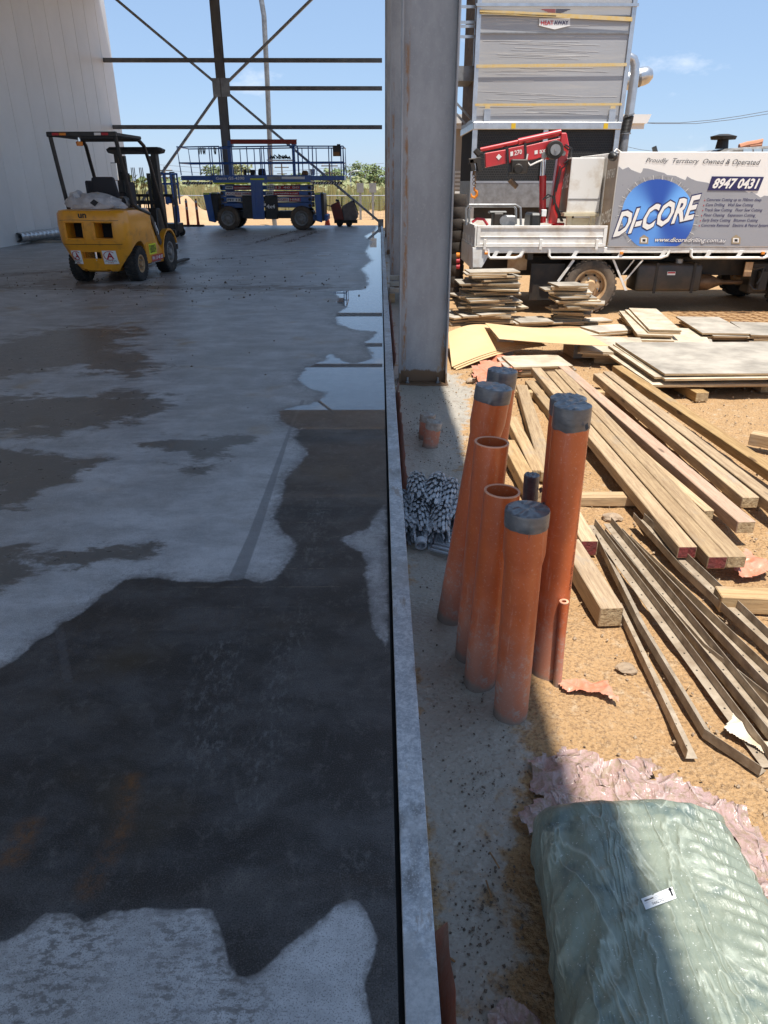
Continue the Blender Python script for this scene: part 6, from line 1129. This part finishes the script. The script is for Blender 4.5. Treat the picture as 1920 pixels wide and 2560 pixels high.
for x0, x1, y0, y1, m in ((398, 650, 464, 475, 'hi_yellow'), (795, 1110, 460, 472, 'hi_yellow'), (668, 772, 432, 444, 'hi_yellow'), (793, 895, 418, 442, 'steel'), (900, 1072, 419, 438, 'label_white')): MB().prism([S(x0, y1, LY0 + .008), S(x1, y1, LY0 + .008), S(x1, y0, LY0 + .008), S(x0, y0, LY0 + .008)], (0, .006, 0)).build('deck_strip', M[m], li)
# rails
rz1, rz2 = z(200), z(318); rr = .022
def rail(pts): MB().tube(pts, rr, 6).build('guard_rail', M['blue'], li)
for Yb in (LY0 + .06, LB - .06):
    rail([(px0 + .03, Yb, pz1), (px0 - .02, Yb, rz1), (X_(460), Yb, rz1 + .02)]); rail([(X_(460), Yb, rz1), (X_(1000), Yb, rz1 + .04)]); rail([(X_(1000), Yb, rz1 + .03), (px1 - .02, Yb, rz1 + .03), (px1, Yb, pz1)]); rail([(px0, Yb, rz2), (px1, Yb, rz2 + .03)])
    for x in (368, 385, 440, 455, 535, 645, 752, 770, 990, 1020, 1100, 1130, 1250, 1340): xx = X_(x, 300); MB().cyl((xx, Yb, pz1 - .01), (xx, Yb, rz1 + .02), .018, n=6).build('rail_post', M['blue'], li)
for x, dx in ((px0, -.02), (px1, -.01)): rail([(x + dx, LY0 + .06, rz1 + .01), (x + dx, LB - .06, rz1 + .01)]); rail([(x, LY0 + .06, rz2), (x, LB - .06, rz2)])
for x in (210, 390, 690): xx = X_(x, 300); MB().cyl((xx, LB - .06, pz1), (xx, LB - .06, rz1), .02, n=6).build('rail_post', M['blue'], li)
for x in (700, 750): MB().b2((X_(x, 600) - .03, LY0 - .05, .42), (X_(x, 600) + .03, LY0 + .0, z(460))).build('ladder_stile', M['blue'], li)
for y in (490, 530, 575, 630, 685, 725): MB().b2((X_(704, 600), LY0 - .04, z(y) - .02), (X_(748, 600), LY0 - .01, z(y) + .02)).build('ladder_rung', M['blue'], li)
MB().b2((X_(680, 600), LY0 - .004, z(735)), (X_(768, 600), LY0 + .016, z(462))).build('ladder_back', M['blue'], li)
zr0, zr1 = z(178), z(143)
for x in (515, 988): MB().b2((X_(x, 300) - .05, LY0 + .1, pz1), (X_(x, 300) + .05, LY0 + .2, zr0 + .02)).build('beam_post', M['blue'], li); MB().b2((X_(x, 160) - .08, LY0 + .02, zr0 - .06), (X_(x, 160) + .08, LY0 + .3, zr1 - .04)).build('beam_clamp', M['blue'], li)
MB().b2((X_(522, 160), LY0 + .0, zr0), (X_(1012, 160), LY0 + .019, zr1)).b2((X_(522, 160), LY0 + .02, zr1 - .02), (X_(1012, 160), LY0 + .15, zr1)).build('red_beam', M['beam_red'], li)
cb_ = MB().b2((X_(1280, 230), LY0 - .02, z(268)), (X_(1335, 230), LY0 + .12, z(188))).build('control_box', M['black'], li, bev=.01); MB().b2((X_(1282, 250), LY0 - .028, z(268)), (X_(1330, 250), LY0 - .021, z(236))).build('control_label', M['rust'], cb_); MB().b2((X_(1310, 185), LY0, z(188)), (X_(1335, 185), LY0 + .1, z(178))).build('control_lever', M['black'], cb_)
MB().b2((X_(775, 290), LY0 + .5, z(298)), (X_(975, 290), LY0 + 1.0, z(290))).build('work_shelf', M['cream'], li)
def kit(name, x0, x1, y0, y1, m, label, cat, Y=LY0 + .7, bev=.03): solo(MB().b2((S(x0, 380, Y).x, Y, S(0, y1, Y).z), (S(x1, 380, Y).x, Y + .25, S(0, y0, Y).z)), name, M[m], label, cat, bev=bev)
def stand(o):
    pass
for nm, x0, x1, y0, y1, m, lb, ct_ in (('tool_bin', 620, 642, 370, 412, 'black', 'narrow black bin on the lift platform', 'bin'), ('tool_tub', 665, 705, 372, 412, 'black', 'black tub on the lift platform by the gate', 'tub'), ('tool_box', 728, 782, 364, 412, 'under', 'dark toolbox in the middle of the lift platform', 'toolbox'), ('white_bucket', 1110, 1150, 355, 400, 'label_white', 'white bucket beside the brown sack on the lift platform', 'bucket'), ('brown_sack', 1050, 1098, 368, 402, 'rust', 'brown sack beside the white bucket on the lift', 'sack')): 
    Y = LY0 + .5; w_ = S(x1, 380, Y).x - S(x0, 380, Y).x; h_ = S(0, y0, Y).z - S(0, y1, Y).z; cx_ = (S(x1, 380, Y).x + S(x0, 380, Y).x) / 2
    mb = MB().lathe([(.001, 0), (w_ * .42, 0), (w_ * .5, h_ * .9), (w_ * .52, h_ * .92), (w_ * .5, h_), (.001, h_ * .97)], (cx_, Y, pz1 + .002), n=14) if ct_ in ('bin', 'tub', 'bucket') else MB().box((cx_, Y, pz1 + .002 + h_ / 2), (w_, .35, h_), None, .8); solo(mb, nm, M[m], lb, ct_, smooth=ct_ in ('bin', 'tub', 'bucket'), bev=0 if ct_ in ('bin', 'tub', 'bucket') else .03)
mb = MB(); zz = z(290, LY0 + .7)
for k in range(14): a = Vector((S(815 + 11 * k, 285, LY0 + .7).x, LY0 + .7 + random.uniform(-.15, .15), zz + .02)); mb.tube([a, a + Vector((random.uniform(-.1, .1), 0, random.uniform(.04, .14))), a + Vector((random.uniform(.05, .2), .05, .0))], .022, 6)
solo(mb, 'tool_heap', M['black'], 'heap of black tools and leads on the lift shelf', 'tools', smooth=True)
mb = MB()
for x in (283, 298, 315, 325, 398, 405): mb.tube([S(x, 202, LY0 + .03), S(x + 3, 235, LY0 + .03), S(x + 8, 255, LY0 + .03), S(x + 10, 205, LY0 + .03)], .014, 5)
mb.build('harness_lanyard', M['black'], li)
# ---- blue machine behind the forklift
Y2 = 24.; B2 = lambda x, y: KA(1, x, y, Y2)
t = thing('mast_lift', 'small blue mast lift standing behind the forklift mast', 'lift', ((B2(1345, 0).x + B2(1525, 0).x) / 2, Y2 + .4, 0)); zf = lambda y: B2(1440, y).z
MB().b2((B2(1365, 1000).x, Y2, .12), (B2(1525, 1000).x, Y2 + .8, zf(1035))).build('base', M['black'], t, bev=.02); MB().b2((B2(1400, 0).x, Y2 + .1, zf(1030)), (B2(1495, 900).x, Y2 + .6, zf(880))).build('power_pack', M['blue'], t, bev=.04)
for x in (1350, 1415, 1470): MB().cyl((B2(x, 600).x, Y2 + .05, zf(870)), (B2(x, 600).x, Y2 + .05, zf(600)), .03, n=8).cyl((B2(x, 600).x, Y2 + .75, zf(870)), (B2(x, 600).x, Y2 + .75, zf(600)), .03, n=8).build('basket_post', M['blue'], t)
for y in (602, 690): MB().tube([(B2(1345, y).x, Y2 + .05, zf(y)), (B2(1472, y).x, Y2 + .05, zf(y)), (B2(1472, y).x, Y2 + .75, zf(y)), (B2(1345, y).x, Y2 + .75, zf(y))], .03, 6).build('basket_rail', M['blue'], t)
MB().b2((B2(1345, 0).x, Y2, zf(860)), (B2(1470, 800).x, Y2 + .8, zf(795))).build('basket_floor', M['blue'], t, bev=.02); MB().b2((B2(1365, 730).x, Y2 - .03, zf(760)), (B2(1420, 730).x, Y2 + .02, zf(700))).build('control_panel', M['strap'], t); MB().b2((B2(1445, 650).x, Y2 + .3, zf(880)), (B2(1478, 650).x, Y2 + .5, zf(600) + .05)).build('mast', M['galv_dark'], t)
MB().tube([B2(1470, 800), B2(1495, 815), B2(1515, 860), B2(1525, 960), B2(1528, 1060)], .03, 8).build('hoop', M['black'], t); 
for x in (1380, 1505): MB().cyl((B2(x, 1040).x, Y2 + .1, .13), (B2(x, 1040).x, Y2 + .02, .13), .13, n=16).cyl((B2(x, 1040).x, Y2 + .78, .13), (B2(x, 1040).x, Y2 + .7, .13), .13, n=16).build('caster', M['rubber'], t)
# ---- bollards
for k, (xb, xt) in enumerate(((210, 190), (285, 262))):
    b = KG(2, xb, 788, 0); b.y = 30.25; b.x = S(xb, 780, 30.25).x; tt_ = S(xt, 582, 30.25)
    t = thing('delineator_post', ['orange delineator post beside the mast lift', 'orange delineator post between its twin and the blue lift'][k], 'bollard', (b.x, b.y, 0), 0, 'orange delineator posts')
    MB().box((0, 0, .03), (.42, .34, .06), None, .9).build('rubber_base', M['rubber'], t, local=True); h_ = tt_.z; dx = tt_.x - b.x
    MB().lathe([(.06, .06), (.05, .2), (.045, h_ - .08), (.03, h_ - .06), (.03, h_ - .03), (.045, h_ - .01), (.001, h_)], (0, 0, 0), (dx / h_, 0, 1), 14).build('post', M['orange_red'], t, smooth=True, local=True)
    for zc_ in (.62, .85): MB().lathe([(.0515, 0), (.0505, .09)], Vector((dx * zc_ / h_, 0, zc_)), (dx / h_, 0, 1), 14).build('reflective_band', M['cream'], t, smooth=True, local=True)
# ---- floor saw
Ys = 30.0; F2 = lambda x, y: KA(2, x, y, Ys)
t = thing('floor_saw', 'concrete floor saw with red hood and grey tank by the end column', 'floor saw', ((F2(1330, 0).x + F2(1400, 0).x) / 2, Ys + .3, 0))
M['saw_red'] = mat('saw_red', (.32, .06, .04), (.22, .07, .05), .6, sc=6); M['saw_grey'] = mat('saw_grey', (.23, .2, .18), (.15, .13, .12), .6, sc=6)
MB().prism([F2(1262, 630), F2(1325, 600), F2(1365, 740), F2(1290, 745)], (0, .5, 0)).build('blade_hood', M['saw_red'], t, bev=.03); MB().prism([F2(1345, 640), F2(1430, 590), F2(1468, 720), F2(1440, 752), F2(1360, 750)], (0, .55, 0)).build('engine_housing', M['saw_grey'], t, bev=.04)
MB().b2((F2(1290, 750).x, Ys, F2(0, 765).z), (F2(1460, 750).x, Ys + .5, F2(0, 742).z)).build('saw_frame', M['under'], t)
for x in (1330, 1400): wc = F2(x, 765); MB().cyl((wc.x, Ys - .02, .12), (wc.x, Ys + .08, .12), .12, n=18).build('wheel', M['rubber'], t); MB().cyl((wc.x, Ys + .42, .12), (wc.x, Ys + .52, .12), .12, n=18).build('wheel', M['rubber'], t)
MB().tube([F2(1218, 625), F2(1250, 635), F2(1275, 640)], .02, 6).build('guide_bar', M['black'], t); MB().tube([F2(1430, 590), F2(1450, 640), F2(1470, 700)], .02, 6).build('handle', M['black'], t); MB().cyl(F2(1312, 605), F2(1314, 588), .07, n=12).build('cap', M['black'], t); MB().cyl(F2(1345, 640), F2(1347, 570), .02, n=6).build('control_rod', M['black'], t)
# ---- two ducts on the floor by the wall
for k, (x, y, x1, y1) in enumerate(((168, 1190, 560, 1140), (118, 1192, 560, 1130))):
    a = at(*K(1, x, y), 21.2 + .1 * k); a.z = .13 + (.06); b = Vector((a.x + .9, a.y + 5.2, a.z)); r_ = .125
    d = (b - a).normalized(); mb = MB(); mb.lathe([(r_ - .004, .6), (r_ - .004, 0), (r_, 0)] + [q for i in range(26) for q in ((r_, .2 * i + .02), (r_ + .004, .2 * i + .03), (r_, .2 * i + .04))], a, d, 22); mb.lathe([(.001, .55), (r_ - .004, .55)], a, d, 22)
    solo(mb, 'spiral_duct', M['alu'], ['round galvanised duct lying on the slab beside the wall duct', 'round galvanised duct lying tight against the white wall'][k], 'duct', group='galvanised ducts on the slab', smooth=True)
for yy in (22., 25.0): beam((-10.1, yy), (-9.1, yy), .0, .09, .062, 'timber bearer under the ducts, ' + ('nearer the duct mouths' if yy < 23 else 'under the far duct half'), 'ply_face', 'ply_edge', 'bearers under the ducts')

# ================================================================ FAR YARD
def grow(P0, n, sx, sy, sz, leaf, seed):
    r_ = random.Random(seed); mb = MB(); cl = [(r_.gauss(0, .42), r_.gauss(0, .42), r_.uniform(-.55, .7), r_.uniform(.22, .42)) for k in range(16)]
    for k in range(n):
        c = cl[r_.randrange(len(cl))]; v = Vector((r_.gauss(0, 1), r_.gauss(0, 1), r_.gauss(0, 1))).normalized() * r_.uniform(.5, 1) * c[3]
        p = Vector(P0) + Vector(((c[0] + v.x) * sx, (c[1] + v.y) * sy, (c[2] + v.z) * sz)); a = Vector((r_.uniform(-1, 1), r_.uniform(-1, 1), r_.uniform(-.6, .6))).normalized() * leaf * r_.uniform(.6, 1.3); b = a.orthogonal().normalized() * leaf * .55
        mb.add([p - a, p + b, p + a, p - b], [(0, 1, 2, 3)])
    return mb
tl = [(-20, 110, 6, 3.4), (-27, 125, 6, 3.6), (-14.5, 140, 5, 3.4), (-9, 150, 4.5, 4.2), (-7.2, 118, 5.2, 3.8), (-3.6, 125, 6.5, 5.), (-2.2, 150, 5, 4.2), (-.9, 115, 6, 4.4), (-.1, 150, 5.0, 4), (-17, 160, 4.6, 4), (-33, 140, 7, 5), (4, 160, 6, 5), (9, 150, 6, 5), (-12, 170, 5.2, 5)]
words = ['bushy', 'pale green', 'low rounded', 'dark green', 'spreading', 'tall', 'sparse', 'leafy', 'small', 'olive green', 'broad', 'thick', 'dense', 'scrubby']; places = ['behind the forklift mast', 'near the white wall end', 'between the mast lift and the scissor lift', 'behind the lift platform', 'behind the control box end of the lift', 'by the power pole', 'beyond the floor saw', 'beside the far column', 'at the end of the slab', 'beyond the sand heap', 'hidden past the wall', 'behind the plant room', 'past the tower', 'between the brace and the lift']
for k, (x, y, h_, w_) in enumerate(tl):
    if k in (10, 11, 12): continue
    h_ *= .74
    t = thing('scrub_tree', words[k] + ' scrub tree ' + places[k], 'tree', (x, y, GZ), 0, 'scrub trees beyond the fence')
    MB().tube([(0, 0, 0), (.1, 0, h_ * .35), (-.1, .1, h_ * .7)], .1, 6, rs=[.14, .1, .04]).tube([(.1, 0, h_ * .35), (.6, .2, h_ * .65)], .05, 5).tube([(.05, 0, h_ * .3), (-.6, -.2, h_ * .6)], .05, 5).build('trunk', M['bark'], t, local=True)
    grow((0, 0, h_ * .62), 520, w_ * .55, w_ * .5, h_ * .36, .26, k).build('crown', M['leaf'] if k % 3 else M['leaf2'], t, local=True)
mb = MB(); r_ = random.Random(3)
for k in range(9000):
    y = r_.uniform(52, 105); x = r_.uniform(-.48, .12) * y; h_ = r_.uniform(.5, 1.5) * (.6 + .8 * max(0, noise.noise(Vector((x * .15, y * .15, 0))) + .4)); a = r_.uniform(0, PI); dx, dy = math.cos(a) * .16, math.sin(a) * .16; lx = r_.uniform(-.3, .3)
    mb.add([(x - dx, y - dy, GZ - .02), (x + dx, y + dy, GZ - .02), (x + lx + dx * .4, y, GZ + h_), (x + lx - dx * .4, y, GZ + h_ * .85)], [(0, 1, 2, 3)])
gs = mb.build('dry_grass', M['grass']); gs['kind'] = 'stuff'
mb = MB()
for k in range(7000):
    y = r_.uniform(70, 130); x = r_.uniform(-.5, .3) * y; cl = noise.noise(Vector((x * .12, y * .12, 5)));
    if cl < .02: continue
    p = Vector((x, y, GZ + r_.uniform(.2, 2.2 * (.5 + cl)))); a = Vector((r_.uniform(-1, 1), r_.uniform(-1, 1), r_.uniform(-.5, .5))) * .35; b = a.orthogonal().normalized() * .22; mb.add([p - a, p + b, p + a, p - b], [(0, 1, 2, 3)])
sb = mb.build('scrub_undergrowth', M['leaf2']); sb['kind'] = 'stuff'
# far wood that closes the view
mb = MB()
for k in range(12000):
    x = r_.uniform(-240, 240); y = r_.uniform(230, 300); h_ = 2.0 + 2.6 * noise.noise(Vector((x * .06, 0, 2))) + 1.5 * noise.noise(Vector((x * .3, 0, 1))); p = Vector((x, y, GZ + r_.uniform(0, max(1.2, h_)))); a = Vector((r_.uniform(-1, 1), r_.uniform(-1, 1), r_.uniform(-.5, .5))) * 1.1; b = a.orthogonal().normalized() * .8; mb.add([p - a, p + b, p + a, p - b], [(0, 1, 2, 3)])
fw = mb.build('far_wood', M['leaf']); fw['kind'] = 'stuff'
# sand heap
mb = MB(); vs = []; nx, ny = 50, 30
for j in range(ny + 1):
    for i in range(nx + 1):
        u = i / nx * 2 - 1; v = j / ny * 2 - 1; h_ = max(0, 1.15 * math.exp(-(u / .42) ** 2 - (v / .5) ** 2) + .75 * math.exp(-((u + .5) / .35) ** 2 - (v / .5) ** 2) - .06) * (1 + .25 * noise.noise(Vector((u * 6, v * 4, 0)))); vs.append((-9.2 + 3.6 * u, 36 + 2.4 * v, GZ - .02 + h_))
mb.add(vs, [(j * (nx + 1) + i, j * (nx + 1) + i + 1, (j + 1) * (nx + 1) + i + 1, (j + 1) * (nx + 1) + i) for j in range(ny) for i in range(nx)]); sh = mb.build('sand_heap', M['sand'], smooth=True); sh['kind'] = 'structure'
# fence
t = thing('wire_fence', 'wire mesh fence with pipe rail beyond the slab end', 'fence', (-6, 42, GZ))
for k in range(12): MB().cyl((-16 + k * 2.6, 42, GZ), (-16 + k * 2.6, 42, 1.05), .03, n=8).build('fence_post', M['galv'], t)
MB().cyl((-16, 42, .92), (12.6, 42, .92), .03, n=8).build('top_rail', M['galv'], t)
for k in range(7): MB().cyl((-16, 42, GZ + .15 * k + .05), (12.6, 42, GZ + .15 * k + .05), .006, n=4).build('fence_wire', M['galv'], t)
mb = MB()
for k in range(190): mb.cyl((-16 + k * .15, 42.01, GZ), (-16 + k * .15, 42.01, .92), .005, n=3, caps=False)
o = mb.build('mesh_wires', M['galv'], t); o['kind'] = 'stuff'
for k, x in enumerate((-1.0, -.35)):
    mb = MB().b2((x - .06, 40, GZ), (x + .06, 40.1, 1.35)).b2((x - .18, 39.98, 1.1), (x + .18, 39.99, 1.55)); solo(mb, 'signal_post', M['galv'], ['short post with small box beyond the floor saw', 'grey meter post beyond the end column'][k], 'post')
# power poles, lamp posts, wires
def pole(x, y, h_, label, lamp=False):
    t = thing('lamp_post' if lamp else 'power_pole', label, 'pole', (x, y, GZ)); MB().cyl((0, 0, 0), (0, 0, h_), .13, .09, n=8).build('shaft', M['bark'] if not lamp else M['galv'], t, local=True)
    if lamp: MB().tube([(0, 0, h_ - .1), (.4, 0, h_ + .1), (1.2, 0, h_ + .12)], .05, 6).build('lamp_arm', M['galv'], t, local=True); MB().b2((1.0, -.1, h_ + .05), (1.6, .1, h_ + .14)).build('lamp_head', M['galv'], t, local=True)
    else:
        MB().b2((-1, -.06, h_ - .5), (1, .06, h_ - .38)).b2((-.7, -.06, h_ - 1.3), (.7, .06, h_ - 1.2)).build('crossarm', M['bark'], t, local=True)
        for k in range(3): MB().cyl((-.8 + .8 * k, 0, h_ - .38), (-.8 + .8 * k, 0, h_ - .2), .05, n=6).build('insulator', M['cream'], t, local=True)
a = KA(2, 1255, 310, 95); pole(a.x, 95, a.z - GZ, 'power pole with crossarm behind the bucket on the scissor lift'); a = KA(2, 900, 325, 110); pole(a.x, 110, a.z - GZ, 'power pole with crossarm behind the lift shelf'); a = KA(2, 30, 345, 100); pole(a.x, 100, a.z - GZ, 'power pole with crossarm behind the forklift mast'); a = KA(2, 1410, 385, 100); pole(a.x, 100, a.z - GZ, 'lamp post between the scissor lift and the floor saw', True); a = KA(2, 1520, 395, 120); pole(a.x, 120, a.z - GZ, 'distant lamp post near the far column', True)
def wire(pts, Y, label, r=.02): solo(MB().tube([at(px, py, Y) for px, py in pts], r, 5), 'power_line', M['wire'], label, 'power line', smooth=True)
wire([(1590, 305), (1620, 307), (1700, 307), (1780, 300), (1850, 290), (1930, 276)], 60, 'upper sagging power line beyond the riser pipe'); wire([(1590, 306), (1640, 309), (1740, 309), (1830, 299), (1930, 283)], 60, 'lower sagging power line beyond the riser pipe'); wire([(1560, 365), (1600, 374), (1650, 380), (1720, 382)], 60, 'short power line behind the truck sign box', .015)
wire([(400, 412), (560, 424), (700, 428), (830, 420), (960, 408)], 100, 'thin power line crossing behind the scissor lift', .02); wire([(400, 425), (560, 436), (720, 438), (960, 424)], 105, 'second thin power line behind the scissor lift', .02)
# parked excavation plant far behind, small orange cone by the saw
c = S(1238, 690, 33.); mb = MB().lathe([(.2, 0), (.2, .03), (.14, .03), (.03, .6), (.001, .6)], (c.x, 33., GZ), n=14); solo(mb, 'traffic_cone', M['orange_red'], 'orange traffic cone behind the floor saw', 'cone')
